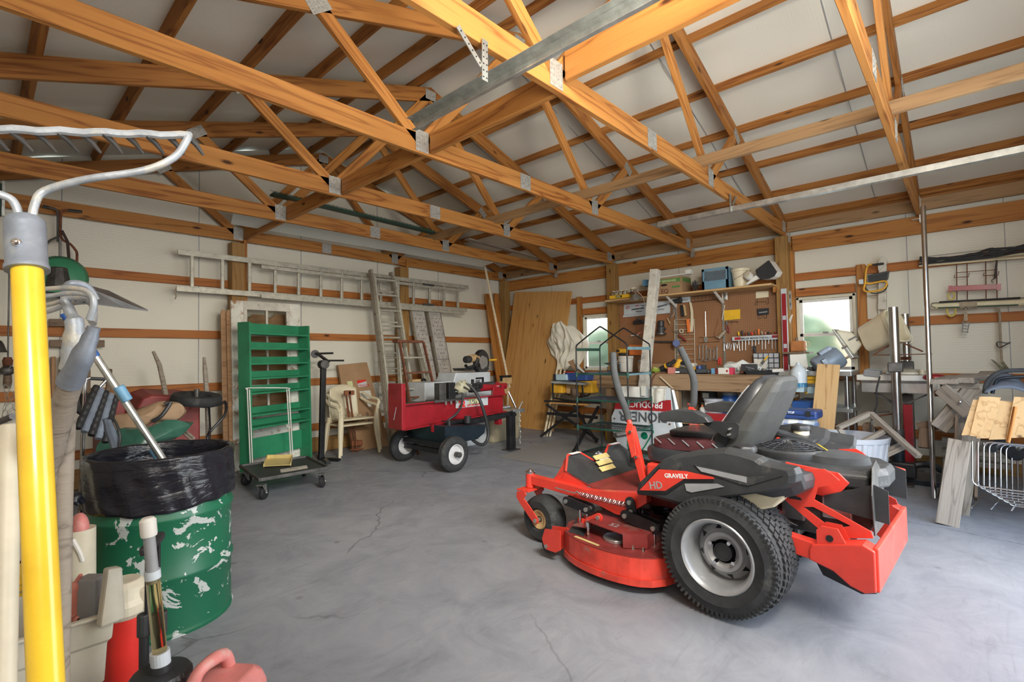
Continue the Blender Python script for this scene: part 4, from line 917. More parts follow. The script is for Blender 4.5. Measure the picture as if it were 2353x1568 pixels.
mower.p('tilt_sticker',mprism([(1774,1218),(1790,1221),(1788,1247),(1773,1244)],.404,.406),M['paper'])
mower.p('sticker_print',text_mb('▲!',.016,mpx(1776,1240,.408),-MF,(0,0,1),.0004),M['txtk'])
mower.p('bumper_back',mbox((-.57,0,.32),(.02,.78,.18)),M['redworn'],bevel=.006)
mower.p('muffler_shield',MB().prism([mw(-.555,.02,.43),mw(-.555,.29,.43),mw(-.55,.29,.60),mw(-.545,.23,.71),mw(-.545,.15,.73),mw(-.55,.04,.66)],MF*.006),M['iron'],bevel=.002)
mower.p('muffler',MB().cyl(mw(-.47,-.18,.46),mw(-.47,.20,.46),.065,n=20),M['iron'],bevel=.01)
mower.p('cylinder_fins',MB().box(mw(-.40,.20,.50),(.12,.05,.10),MRB),M['gal'],bevel=.006)
mower.p('cylinder_fins',MB().box(mw(-.22,.21,.46),(.10,.05,.09),MRB),M['gal'],bevel=.006)
wr=MB()
for i in range(12):
    a=mw(-.10-.02*random.random(),.27+.02*random.random(),.56-.02*i*.3); wr.tube([a,mw(-.14-.05*random.random(),.30,.50+.05*random.random()),mw(-.10-.08*random.random(),.31,.43+.06*random.random()),mw(-.2-.05*random.random(),.27,.40)],.004,5,smooth=4)
mower.p('wiring',wr,M['iron'],kind='stuff')
mower.p('hitch_plate',MB().prism([mw(x,.20,z) for x,z in ((-.28,.27),(-.33,.17),(-.48,.13),(-.54,.15),(-.44,.22),(-.40,.27))],-ML*.24),M['blackm'],bevel=.004)
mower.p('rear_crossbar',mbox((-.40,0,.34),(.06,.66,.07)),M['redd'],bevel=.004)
mower.p('far_body_rail',MB().bar(mw(.02,-.36,.70),mw(-.58,-.36,.585),.09,.035),M['redworn'],bevel=.008)
mower.p('far_console',MB().bar(mw(.16,-.37,.765),mw(-.18,-.37,.70),.08,.03),M['darkgrey'],bevel=.008)
# ---------------- left foreground: long tools ----------------
t=T('bow_rake','close-up bow rake with yellow handle and bent steel head, far left','rake')
h0=A(63,622,d=.66); h1=A(106,1568,d=.565); dr=(h1-h0).normalized(); h2=h1+dr*((h1.z-.0)/-dr.z)
t.p('handle',MB().cyl(h0-dr*.02,h2,.0165,n=32),M['yhandle'],smooth=True)
f0=A(57,503,d=.675); f1=A(63,622,d=.66)
fe=t.p('ferrule',MB().lathe([(.0,0),(.018,0),(.021,.004),(.0215,.012),(.0215,(f1-f0).length-.008),(.023,(f1-f0).length-.006),(.023,(f1-f0).length),(.0165,(f1-f0).length)],f0,f1-f0,28),M['socket'],smooth=True)
t.p('rivet',MB().ball(A(38,557,d=.646),.0058,12,8),M['chrome'],par=fe,smooth=True)
t.p('bow',MB().tube([A(72,520,d=.675),A(80,470,d=.68),A(105,438,d=.69),A(200,412,d=.70),A(330,392,d=.72),A(400,362,d=.735),A(428,325,d=.745),A(434,308,d=.75)],.0052,12,smooth=5),M['paleiron'],smooth=True)
t.p('bow',MB().tube([A(48,520,d=.675),A(35,470,d=.67),A(0,447,d=.66),A(-120,420,d=.64),A(-260,395,d=.62),A(-320,345,d=.61),A(-335,300,d=.6)],.0052,12,smooth=5),M['paleiron'],smooth=True)
b0,b1=A(440,312,d=.75),A(-340,286,d=.62)
t.p('head_bar',MB().tube([b0+(b1-b0)*(i/28)+V((0,0,.0012*math.sin(i*1.7))) for i in range(29)],.0058,8),M['paleiron'],smooth=True)
for i in range(14):
    p=b0+(b1-b0)*((i+.2)/14); t.p('tine',MB().tube([p,p+CF*.014-V((0,0,.008))+CR*.004,p+CF*.026-V((0,0,.020))+CR*.008],[.005,.004,.002],8),M['iron'],smooth=True)
p0=A(22,978,d=1.0); p1=A(8,1568,d=.86)
one('grey_pole','pale grey round pole end standing left of the yellow rake handle','pole',MB().cyl(p0,p0+(p1-p0)*1.12,.0178,n=28),M['offwhite'],bevel=.004,smooth=True)
one('steel_bar','short ribbed steel bar poking in behind the pale pole','bar',MB().tube([A(-40,985,d=1.15),A(30,957,d=1.1)],.007,14),M['iron'],smooth=True)
# cultivator fork
t=T('garden_fork','bent-tine hand cultivator with grey socket and old wood handle, beside the rake','garden tool')
D=.92
t.p('socket',MB().tube([A(216,752,d=D),A(208,775,d=D),A(185,830,d=D),A(160,880,d=D+.02)],[.0105,.0135,.0185,.021],18,smooth=3),M['socket'],smooth=True)
hl=t.p('handle',MB().tube([A(166,868,d=D+.02),A(140,950,d=D+.05),A(118,1040,d=D+.08),A(105,1130,d=D+.1),A(95,1568,d=D+.1)],[.0195,.022,.020,.017,.017],16,smooth=3),M['grey_wood'],smooth=True)
for i,(a,b) in enumerate((((112,664),(150,660)),((112,681),(150,676)),((112,701),(150,692)),((112,717),(160,712)))):
    e=A(205+3*i,735+3*i,d=D+.02*i)
    t.p('tine',MB().tube([e,A(216,700+6*i,d=D+.03*i),A(205,672+8*i,d=D+.04*i),A(165,662+12*i,d=D+.05*i),A(110,a[1],d=D+.06*i),A(60,a[1]+6,d=D+.06*i)],[.0060,.0058,.005,.005,.0045,.003],10,smooth=4),M['paleiron'],smooth=True)
# hoe
t=T('garden_hoe','garden hoe with thin dark blade and weathered wood handle beside the cultivator','garden tool')
D=1.02
t.p('socket',MB().tube([A(158,675,d=D),A(150,690,d=D),A(160,715,d=D),A(172,745,d=D),A(170,800,d=D),A(160,850,d=D)],[.0085,.0085,.010,.016,.0195,.018],16,smooth=4),M['paleiron'],smooth=True)
t.p('neck',MB().tube([A(152,690,d=D),A(150,668,d=D),A(165,652,d=D),A(200,660,d=D+.02),A(220,690,d=D+.03)],.008,12,smooth=4),M['socket'],smooth=True)
t.p('blade',MB().prism([A(130,654,d=D),A(190,652,d=D+.02),A(250,668,d=D+.1),A(340,712,d=D+.16),A(280,704,d=D+.1),A(175,690,d=D)],V((0,0,-.004))),M['iron'])
t.p('handle',MB().tube([A(164,840,d=D),A(150,960,d=D+.02),A(145,1150,d=D+.02),A(138,1568,d=D+.0),A(134,2000,d=D-.02)],[.017,.0175,.0165,.0155,.015],16,smooth=2),M['grey_wood'],smooth=True)
t=T('extension_pole','ribbed aluminium pole with two blue collars standing in the lined barrel','pole')
a,b=A(150,720,y=3.05),A(392,1090,y=2.95); a2=A(215,812,y=3.03)
d_=(b-a).normalized()
fl_=MB(); 
t.p('shaft',MB().lathe([(0,0),(.017,0),(.017,(b-a2).length+.3),(0,(b-a2).length+.3)],a2,d_,12),M['steel'],smooth=False)
t.p('upper_grip',MB().tube([a,a2+d_*.02],[.022,.018],14),M['blue'],smooth=True)
for px in ((283,905),(362,1045)):
    c=A(px[0],px[1],y=2.99); t.p('collar',MB().lathe([(.0185,-.04),(.0225,-.035),(.0225,.035),(.0185,.04)],c,d_,20),M['lblue'],smooth=True)
# ---------------- barrel ----------------
t=T('steel_barrel','green open barrel with peeling paint, left foreground','barrel')
bc=V((.63,2.92,0)); Rb=.292; Hb=.775
pr=[(Rb*.97,0),(Rb+.006,.0),(Rb+.008,.012),(Rb,.022)]
for z in (.26,.52): pr+=[(Rb,z-.02),(Rb+.009,z-.006),(Rb+.009,z+.006),(Rb,z+.02)]
pr+=[(Rb,Hb-.015),(Rb+.007,Hb-.008),(Rb+.007,Hb),(Rb-.004,Hb),(Rb-.006,.03),(0,.03)]
t.p('shell',MB().lathe(pr,bc,(0,0,1),72),M['barrel'],smooth=True)
bag=MB()
def bagp(u,v):
    a=2*PI*u; z=Hb+.012; dz=.225+.008*math.sin(a*3+1)+.003*math.sin(a*11)
    if v<.45: k=v/.45; r_=Rb+.012+.004*math.sin(a*17+k*5)+.004*noise.noise(V((a*5,k*6,0))); zz=z-dz*(1-k)
    elif v<.6: k=(v-.45)/.15; q=k*PI; r_=Rb+.002+.011*math.cos(q); zz=z+.010*math.sin(q)+.006*noise.noise(V((a*4,1,3)))
    else: k=(v-.6)/.4; r_=Rb-.010-.02*k+.010*math.sin(a*23+k*3)*k+.012*noise.noise(V((a*7,k*3,9)))*k; zz=z-.50*k
    return bc+V((math.cos(a)*r_,math.sin(a)*r_,zz))
bag.grid(bagp,160,40)
one('bin_liner','glossy black bin liner folded over the barrel rim','bin liner',bag,M['liner'],smooth=True,solid=.0015)
one('liner_knot','twist of black plastic at the left edge of the barrel liner','bin liner',MB().tube([A(190,1155,y=2.75),A(178,1142,y=2.73),A(170,1150,y=2.72),A(180,1160,y=2.72)],[.012,.018,.016,.008],10,smooth=3),M['liner'],smooth=True)
# ---------------- stuff in front of the barrel ----------------
t=T('storage_bin','cracked beige plastic bin of garden oddments, bottom left','bin')
bx=MB(); 
z1=.43
ptsT=[V((-.25,2.05,.43)),V((.31,2.05,.43)),V((.31,2.40,.43)),V((-.25,2.40,.43))]
def rimq(pts,z,s,mid): return [V((mid.x+(p.x-mid.x)*s,mid.y+(p.y-mid.y)*s,z)) for p in pts]
mid=sum(ptsT,V())/4
sh=MB(); sh.loft([rimq(ptsT,.0,.82,mid),rimq(ptsT,.20,.91,mid),rimq(ptsT,.21,.94,mid),rimq(ptsT,.33,.96,mid),rimq(ptsT,.34,1.0,mid),rimq(ptsT,.425,1.02,mid),rimq(ptsT,.43,1.09,mid),rimq(ptsT,.415,1.09,mid),rimq(ptsT,.425,1.05,mid),rimq(ptsT,.43,.98,mid),rimq(ptsT,.03,.80,mid)],cap=True)
t.p('bin_wall',sh,M['beigebin'],bevel=.006)
q=rimq(ptsT,.43,1.05,mid)[1]; t.p('corner_handle',MB().prism([q+V((-.05,-.04,-.03)),q+V((.02,.0,-.04)),q+V((.01,.0,.13)),q+V((-.03,-.02,.14))],V((-.01,.035,0))),M['beigebin'],bevel=.008)
t=T('pruning_saw','curved faded pink saw handle standing in the beige bin','saw')
t.p('handle',MB().tube([A(186,1322,d=1.60),A(172,1345,d=1.60),A(166,1385,d=1.60),A(168,1415,d=1.60),A(182,1425,d=1.60)],[.006,.016,.020,.021,.015],16,smooth=4),M['pink'],smooth=True)
t.p('blade',MB().tube([A(180,1420,d=1.60),A(182,1560,d=1.60)],[.012,.006],8),M['iron'])
boxthing('sanding_block','scratched grey oblong block standing in the beige bin','block',A(210,1385,d=1.62),(.05,.07,.17),M['grey'],rz=.7,bevel=.006)
boxthing('dirty_wood_offcut','old offcut board lying inside the beige bin','board',mid+V((-.05,0,.33)),(.3,.08,.05),M['dark_wood'],rz=.2)
t=T('water_cooler','red jug cooler with white moulded lid behind the beige bin','cooler')
cc=V((.385,2.33,0)); 
t.p('body',MB().lathe([(.055,0),(.06,.01),(.065,.30),(.0,.30)],cc,(0,0,1),28),M['txtr'],smooth=True)
t.p('lid',MB().loft([[cc+V((math.cos(2*PI*i/24)*r_,math.sin(2*PI*i/24)*r_,z)) for i in range(24)] for r_,z in ((.065,.29),(.08,.31),(.082,.34),(.072,.36),(.068,.40),(.05,.42))]),M['offwhite'],bevel=.004)
t.p('spout_block',MB().box(cc+V((.055,-.05,.35)),(.045,.04,.08),Euler((0,0,-.6)).to_matrix()),M['offwhite'],bevel=.01)
t=T('tyre_pump','black telescoping twin-rod pump with T handle before the green barrel','pump')
pb=A(322,1480,z=.15); base=V((.405,2.0,0))
for k,s in ((0,-.014),(1,.014)):
    o=V((s,-.6*s,0)); t.p('barrel_tube',MB().cyl(base+o*1.4,base+o*1.4+V((0,0,.36)),.014,n=16),M['black'],smooth=True)
    t.p('rod',MB().cyl(base+o+V((0,0,.35)),base+o+V((0,0,.62)),.006,n=10),M['blackm'],smooth=True)
    t.p('collar',MB().cyl(base+o*1.4+V((0,0,.33)),base+o*1.4+V((0,0,.40)),.020,n=14),M['darkgrey'],bevel=.003)
t.p('grip',MB().bar(base+V((-.035,-.075,.625)),base+V((.035,.075,.625)),.035,.028),M['black'],bevel=.008)
t=T('fuel_can','faded red fuel can with black ribbed cap and clear filler tube, bottom edge','fuel can')
gc=V((.475,1.74,-.035)); 
B=Euler((0,0,.65)).to_matrix()
t.p('can_body',MB().loft([[gc+B@V((x*s,y*s,max(.036,z))) for x,y in ((.17,.09),(.15,.12),(-.13,.12),(-.15,.09),(-.15,-.09),(-.13,-.12),(.15,-.12),(.17,-.09))] for s,z in ((.9,0),(1,.02),(1,.21),(.93,.245),(.80,.265))]),M['gasred'],bevel=.012)
t.p('can_handle',MB().tube([gc+B@V((.13,0,.25)),gc+B@V((.10,0,.31)),gc+B@V((.0,0,.325)),gc+B@V((-.02,.02,.27))],[.020,.020,.018,.02],12,smooth=4),M['gasred'],smooth=True)
q=V((.395,1.84,.27)); 
cap=MB(); 
cp_=t.p('ribbed_cap',MB().loft([[q+V((math.cos(2*PI*i/60)*r_*(1+(.035 if (i%2 and w) else 0)),math.sin(2*PI*i/60)*r_*(1+(.035 if (i%2 and w) else 0)),z)) for i in range(60)] for r_,z,w in ((.080,-.10,1),(.080,.0,1),(.074,.012,0),(.03,.016,0),(.028,.034,0))]),M['black'])
tb=q+V((0,0,.035)); tt=A(341,1215,d=1.50); dv=(tt-tb)
t.p('clear_tube',MB().tube([tb+dv*.02,tb+dv*.05,tb+dv*.65],[.021,.0195,.0185],20),M['tubec'],smooth=True)
t.p('grey_sleeve',MB().cyl(tb+dv*.60,tb+dv*.99,.0165,.0155,20),M['grey'],smooth=True)
t.p('sleeve_ring',MB().cyl(tb+dv*.63,tb+dv*.69,.021,n=20),M['jug'],smooth=True)
t.p('white_cap',MB().lathe([(.0205,-.028),(.022,-.02),(.022,.02),(.015,.028),(0,.029)],tt+dv.normalized()*.005,dv,24),M['white'],smooth=True)
t.p('neck_clamp',MB().cyl(tb-dv*.02,tb+dv*.09,.026,n=20),M['jug'])
t=T('red_white_scoop','faded red and white plastic piece wedged behind the barrel, left','scoop')
t.p('shell',MB().ball(A(183,1215,y=2.55),(.03,.05,.06),16,10),M['gasred'],smooth=True)
t.p('lower_body',MB().lathe([(.05,0),(.055,.02),(.05,A(183,1215,y=2.55).z)],V((A(183,1215,y=2.55).x,2.55,0)),(0,0,1),16),M['offwhite'],smooth=True)
t.p('rim',MB().tube([A(166,1240,y=2.5),A(183,1270,y=2.5),A(190,1290,y=2.5)],.008,8),M['white'])
# ---------------- behind the barrel ----------------
t=T('wire_bucket_stack','stack of dirty white ribbed buckets left behind the barrel','bucket')
bp=V((.10,3.28,0))
t.p('lower_bucket',MB().lathe([(.13,.34),(.135,.345),(.142,.62),(.150,.63),(.150,.65),(.143,.655),(.144,.69),(.150,.70),(.150,.715),(.145,.72),(.0,.72)],bp,(0,0,1),40),M['offwhite'],smooth=True)
t.p('upper_bucket',MB().lathe([(.144,.715),(.146,.75),(.153,.755),(.153,.775),(.147,.78),(.148,.81),(.154,.815),(.154,.83),(.150,.835),(.146,.835),(.14,.74),(0,.74)],bp,(0,0,1),40),M['white'],smooth=True)
t=T('yellow_bucket','yellow bucket under the stack of white buckets','bucket')
bucket(t,bp,.13,.145,.335,M['yellow'])
t.p('bail_handle',MB().tube([bp+V((.145,-.02,.30)),bp+V((.10,-.14,.22)),bp+V((-.1,-.13,.22)),bp+V((-.145,-.02,.30))],.003,6,smooth=5),M['steel'])
# chicken wire roll
cw=MB(); cx_=V((.17,3.42,.86))
for i in range(11):
    for k in range(13):
        a=2*PI*k/13+(.24 if i%2 else 0); a2=a+.24; z=.80+.030*i
        f=lambda a,z:V((.17+math.cos(a)*(.075+.006*math.sin(z*40)),3.42+math.sin(a)*.075,z))
        cw.tube([f(a,z),f(a,z+.014)],.0012,3); cw.tube([f(a,z+.014),f(a2,z+.030)],.0012,3); cw.tube([f(a,z+.014),f(a-.24,z+.030)],.0012,3)
one('wire_netting','roll of silvery hexagonal wire netting standing on the white buckets','netting',cw,M['steel'],kind='stuff')
t=T('ribbed_tubes','bundle of dark ribbed tubes leaning behind the wire netting','tube bundle')
for i in range(5):
    a=A(222+11*i,888+6*i,y=3.75); b=A(178+22*i*.72,985+8*i,y=3.6); n_=14
    t.p('ribbed_tube',MB().tube([a+(b-a)*(k/n_) for k in range(n_+1)],[.019 if k%2 else .0165 for k in range(n_+1)],12),M['fabricgrey'] if i%2 else M['black'],smooth=False)
t=T('camp_chair_frame','folded metal-framed chair with dark sling behind the netting','chair')
t.p('frame',MB().tube([A(193,905,y=3.9),A(197,875,y=3.9),A(207,869,y=3.9)],.012,10,smooth=3),M['chrome'],smooth=True)
t.p('rear_leg',MB().cyl(A(195,880,y=3.9),V((A(190,880,y=3.9).x,4.0,0)),.011,n=10),M['chrome'],smooth=True)
t.p('arm',MB().tube([A(207,870,y=3.9),A(242,872,y=3.9)],.010,10),M['black'],smooth=True)
t.p('leg_tube',MB().tube([A(244,874,y=3.9),A(222,898,y=3.9)],.009,10),M['chrome'],smooth=True)
t.p('sling',MB().prism([A(170,875,y=3.95),A(196,878,y=3.95),A(200,905,y=3.92),A(230,900,y=3.9),A(228,930,y=3.9),A(190,960,y=3.95),A(165,940,y=3.95)],V((0,.05,0))),M['black'],bevel=.01)
t=T('strap_bundle','blue-grey webbing strap looped over the barrel edge side','strap')
t.p('loop',MB().tube([A(246,962,y=3.3),A(252,985,y=3.3),A(264,1020,y=3.3),A(270,1045,y=3.25)],[.020,.024,.022,.014],8,smooth=3),M['fabricgrey'],smooth=True)
t.p('tail',MB().tube([A(268,1040,y=3.25),A(262,1200,y=3.35),V((A(262,1200,y=3.35).x,3.4,0))],.010,6),M['fabricgrey'])
t.p('edge',MB().tube([A(248,962,y=3.28),A(262,965,y=3.28),A(276,1000,y=3.28),A(272,1040,y=3.25)],.006,6,smooth=3),M['black'],smooth=True)
def lump(name,label,cat,pts,y,th,m,amp=.02,grp=None,fr=9):
    b=MB(); P=[A(x,z,y=y) for x,z in pts]; c=sum(P,V())/len(P); P=catmull(P,4,True); n=len(P); rg=[]
    for k,(s,o) in enumerate(((.15,-1),(.55,-.9),(.85,-.55),(1,0),(.85,.55),(.55,.9),(.15,1))):
        rg.append([V((c.x+(p.x-c.x)*s,y+o*th,c.z+(p.z-c.z)*s)) for p in P])
    b.loft(rg)
    b.v=[v+V((noise.noise(v*fr),noise.noise(v*fr+V((5,0,0))),noise.noise(v*fr+V((0,5,0)))))*amp for v in b.v]
    return one(name,label,cat,b,m,group=grp,smooth=True)
# y is depth plane
lump('canvas_bag','long tan canvas bag with black straps lying over the wheelbarrow','bag',[(250,1010),(262,962),(300,950),(360,925),(405,920),(428,928),(432,950),(395,968),(350,972),(300,990)],4.5,.10,M['tan'],.03)
one('bag_strap','black strap round the end of the tan canvas bag','strap',MB().tube([A(378,930,y=4.38),A(392,925,y=4.37),A(372,955,y=4.36),A(350,968,y=4.38)],.014,8,smooth=3),M['black'],smooth=True)
lump('tarp_bundle','shiny dark green plastic bundle under the tan bag','tarp',[(225,1040),(250,1010),(300,985),(370,968),(440,965),(435,985),(405,1010),(360,1035),(300,1060),(240,1060)],4.2,.14,M['tarp'],.05,fr=7)
lump('dark_sack','dark cloth heap between the tan bag and the barrel','sack',[(200,1330),(215,1060),(235,1035),(290,1035),(300,1100),(300,1330)],3.9,.20,M['black'],.03)
one('stick_ends','pair of wooden stick ends poking out of the green bundle','stick',MB().tube([A(425,990,y=4.4),A(446,1008,y=4.3)],.010,8).tube([A(420,995,y=4.4),A(440,1012,y=4.3)],.009,8),M['grey_wood'],kind='stuff')
# wheelbarrow stood up against wall
t=T('wheelbarrow','red wheelbarrow stood on end with its wheel turned up against the back wall','wheelbarrow')
yb=5.55
def rr(pts,y,s=1,dy=0):
    P=[A(x,z,y=y) for x,z in pts]; c=sum(P,V())/len(P); return [V((c.x+(p.x-c.x)*s,y+dy,c.z+(p.z-c.z)*s)) for p in P]
tp=[(298,1105),(298,930),(312,905),(338,896),(430,900),(462,910),(472,930),(472,1105)]
t.p('tray',MB().loft([rr(tp,yb,1.0,.22),rr(tp,yb,1.03,.20),rr(tp,yb,1.0,.19),rr(tp,yb,.82,-.02),rr(tp,yb,.78,-.03)]),M['maroon'],bevel=.01)
hA=[A(352,808,y=5.7),A(366,838,y=5.65),A(385,925,y=5.55),A(400,1090,y=5.4)]
t.p('handle',MB().tube(hA,[.013,.020,.022,.022],8),M['grey_wood'])
hB=[A(469,822,y=5.7),A(471,850,y=5.65),A(477,930,y=5.55),A(480,1090,y=5.45)]
t.p('handle',MB().tube(hB,[.013,.022,.024,.024],8),M['grey_wood'])
wc=A(452,917,y=5.25); t.p('tyre',MB().ring([(.12,-.03),(.15,-.045),(.19,-.04),(.205,-.015),(.205,.015),(.19,.04),(.15,.045),(.12,.03)],wc,V((.05,-.15,1)),36),M['rubber'],smooth=True)
t.p('hub',MB().cyl(wc+V((0,0,-.04)),wc+V((0,0,.09)),.022,n=14),M['iron'])
fr_=MB().tube([A(430,930,y=5.3),A(470,935,y=5.35),A(505,930,y=5.4),A(518,925,y=5.42),A(516,955,y=5.45),A(485,990,y=5.45),A(477,1010,y=5.45),A(476,1060,y=5.4)],.013,8,smooth=4)
t.p('frame',fr_,M['blackm'],smooth=True)
t.p('frame_strut',MB().tube([A(480,930,y=5.35),A(483,985,y=5.42),A(478,1090,y=5.4)],.009,8),M['blackm'])
t=T('second_wheelbarrow','duller red tray of another wheelbarrow, left of the upturned one','wheelbarrow')
tp2=[(222,1150),(222,915),(235,908),(285,908),(292,920),(292,1150)]
t.p('tray',MB().loft([rr(tp2,5.3,1.02,.2),rr(tp2,5.3,1.0,.18),rr(tp2,5.3,.85,-.02)]),M['maroon'],bevel=.01)
t.p('handle',MB().tube([A(254,850,y=5.6),A(250,870,y=5.55),A(240,1060,y=5.4)],[.014,.02,.02],8),M['dark_wood'])
# wall hung items, left
t=T('push_cultivator','hung green walk-behind edger with T handle and rusty frame on the back wall, left','cultivator')
Y=6.25
t.p('handlebar',MB().tube([A(100,475,y=Y),A(118,478,y=Y),A(131,484,y=Y),A(133,500,y=Y),A(133,556,y=Y)],.010,8,smooth=3),M['iron'],smooth=True)
t.p('handlebar',MB().tube([A(160,483,y=Y),A(146,484,y=Y),A(140,490,y=Y),A(140,545,y=Y),A(160,560,y=Y),A(172,573,y=Y),A(177,585,y=Y),A(176,625,y=Y),A(186,630,y=Y),A(182,652,y=Y)],.011,8,smooth=3),M['rust'],smooth=True)
t.p('handlebar',MB().tube([A(133,545,y=Y),A(108,560,y=Y),A(104,600,y=Y),A(104,625,y=Y)],.010,8,smooth=3),M['iron'],smooth=True)
t.p('grip',MB().tube([A(157,483,y=Y),A(189,487,y=Y)],.014,8),M['black']); t.p('grip',MB().tube([A(98,474,y=Y),A(112,477,y=Y)],.014,8),M['black'])
t.p('rod',MB().cyl(A(136,548,y=Y),A(136,640,y=Y),.005,n=6),M['iron'])
t.p('strap',MB().tube([A(142,530,y=Y-.03),A(155,555,y=Y-.03),A(162,640,y=Y-.03)],.012,6),M['rubberb'])
t.p('deck',MB().lathe([(.20,-.05),(.20,.0),(.17,.05),(.06,.08),(0,.08)],A(140,638,y=Y-.1),(0,-1,.0),28),M['shelfgreen'],smooth=True)
t.p('crossbar',MB().tube([A(110,609,y=Y),A(150,610,y=Y),A(186,616,y=Y)],.010,6),M['rust'])
t.p('engine',MB().cyl(A(135,615,y=Y-.2),A(135,660,y=Y-.2),.06,.09,16),M['iron'],bevel=.01); t.p('fins',MB().box(A(130,680,y=Y-.15),(.22,.12,.05)),M['blackm'],bevel=.01)
t=T('hand_brace','old crank hand drill hanging on a long cord left of the rake handle','hand drill')
t.p('cord',MB().cyl(A(22,560,y=6.25),A(18,826,y=6.25),.006,n=6),M['iron']); t.p('chuck',MB().lathe([(.01,0),(.03,.05),(.035,.10),(.025,.13)],A(17,855,y=6.25),(0,0,1),14),M['rust'],smooth=True)
t.p('gear',MB().ball(A(17,852,y=6.22),(.05,.03,.045),14,8),M['iron'],smooth=True); t.p('crank',MB().tube([A(-2,860,y=6.2),A(10,858,y=6.2),A(26,840,y=6.2)],.008,6),M['iron']); t.p('wood_grip',MB().lathe([(.02,0),(.03,.05),(.026,.13),(.02,.17)],A(17,893,y=6.25),(0,0,1),14),M['dark_wood'],smooth=True)
t=T('iron_bell','small dark iron bell at the extreme left edge of the back wall','bell')
t.p('bell',MB().lathe([(.065,0),(.05,.02),(.035,.07),(.02,.10),(0,.11)],A(-4,810,y=6.2),(0,0,1),18),M['iron'],smooth=True); t.p('clapper',MB().cyl(A(-4,812,y=6.2),A(-4,780,y=6.2),.006,n=6),M['rust'])
t=T('wooden_sled','old brown wooden sled leaning against the back wall, behind the tool handles','sled')
for (a,b,c,d) in ((112,742,155,742),(113,790,240,790)): t.beam('cross_bar',A(a,b,y=6.33),A(c,d,y=6.33),.03,.07,M['dark_wood'])
for x in (122,142): t.beam('slat',A(x,820,y=6.33),A(x,990,y=6.33),.03,.09,M['picket'],up=(0,1,0))
t.beam('runner',A(160,738,y=6.33),A(152,1000,y=6.33),.03,.06,M['dark_wood'],up=(0,1,0)); t.beam('runner',A(203,790,y=6.33),A(203,960,y=6.33),.03,.04,M['dark_wood'],up=(0,1,0))
t=T('dark_case','dark green corner of a case hanging at the far upper left','case')
t.p('panel',MB().bb(A(-30,415,y=6.1),A(5,500,y=6.15)),M['dkgreen'],bevel=.01); t.p('edge',MB().bb(A(5,415,y=6.08),A(10,500,y=6.15)),M['steel'])
# ---------------- ladder on wall A ----------------
t=T('extension_ladder','long aluminium ladder lying sideways on brackets along the back wall','ladder')
Y=6.19
u0,u1=A(408,579,y=Y),A(1075,661,y=Y); l0,l1=A(405,663,y=Y),A(1072,713,y=Y)
for nm,p,q in (('rail',u0,u1),('rail',l0,l1)):
    t.p(nm,MB().bar(p,q,.03,.055).bar(p+V((0,-.018,.026)),q+V((0,-.018,.026)),.014,.006).bar(p+V((0,-.018,-.026)),q+V((0,-.018,-.026)),.014,.006),M['alum'])
for p,q in ((A(600,613,y=Y-.05),A(1060,668,y=Y-.05)),(A(600,681,y=Y-.05),A(1066,720,y=Y-.05))):
    t.p('fly_rail',MB().bar(p,q,.024,.04),M['alum'])
for x in (441,511,573,632,686,737,785,831,875,915,950,987,1020,1052):
    k=(x-408)/667; p=u0+(u1-u0)*k; 
    pu=A(x,579+82*k,y=Y); pl=A(x,663+50*k,y=Y)
    t.p('rung',MB().bar(pu-V((0,0,.02)),pl+V((0,0,.02)),.035,.035,(0,1,0)),M['alum'],bevel=.006)
for y_ in (655,700): t.p('rung_lock',MB().box(A(985,y_,y=Y-.09),(.20,.03,.025)),M['iron'])
t.p('rope_end',MB().tube([A(404,664,y=Y),A(401,672,y=Y),A(405,680,y=Y),A(402,688,y=Y)],.006,6,smooth=3),M['strap'])
# translucent sheet and green fence roll in the rafters
cs=MB(); zc_=2.665; X0,X1=A(490,500,z=zc_).x,A(1112,607,z=zc_).x
X0=1.80; X1=5.60
cs.grid(lambda u,v:V((X0+(X1-X0)*u+.15*(v-.5),5.33+.55*v,2.735-.0+.012*math.sin(v*2*PI*11))),16,88)
one('corrugated_sheet','long translucent corrugated plastic sheet laid across the rafters near the back wall','plastic sheet',cs,M['poly'],smooth=True)
t=T('fence_roll','dark green trellis strip lying on the rear truss chord','trellis')
g0,g1=V((2.0,5.10,2.90)),V((4.05,5.10,2.865)); 
t.p('strip',MB().bar(g0,g1,.10,.02),M['dkgreen'])
lt=MB()
for i in range(40): p=g0+(g1-g0)*(i/40); lt.bar(p+V((0,-.04,.01)),p+V((.05,.03,.05)),.004,.004); lt.bar(p+V((.05,-.04,.01)),p+V((0,.03,.05)),.004,.004)
t.p('mesh',lt,M['dkgreen'],kind='stuff')
one_beam('grey_batten','narrow grey batten lying on the third truss chord near the right wall','board',V((4.6,5.06,2.87)),V((6.1,5.10,2.83)),.09,.02,M['grey_wood'])
# ---------------- pickets, door, green shelf ----------------
t=T('fence_pickets','dog-eared cedar fence boards leaning beside the old door','board')
for i,(x0,x1,dy) in enumerate(((506,520,0),(519,531,.03))):
    a=A(x0,712,y=6.20-dy); b=A(x1,712,y=6.20-dy); w=b.x-a.x; 
    t.p('picket',MB().prism([a+V((0,0,-.05)),a+V((w*.25,0,0)),a+V((w*.75,0,0)),a+V((w,0,-.05)),V((a.x+w,6.08-dy,0)),V((a.x,6.08-dy,0))],V((0,-.018,0))),M['picket'])
for i,x0 in enumerate((568,620,)):
    a=A(x0,722,y=6.36); w=.27
    t.p('picket',MB().prism([a+V((0,0,-.06)),a+V((.06,0,0)),a+V((w-.06,0,0)),a+V((w,0,-.06)),V((a.x+w,6.34,0)),V((a.x,6.34,0))],V((0,-.018,0))),M['picket'])
t=T('old_door','old peeling white and brown panel door with window panes behind the green shelf','door')
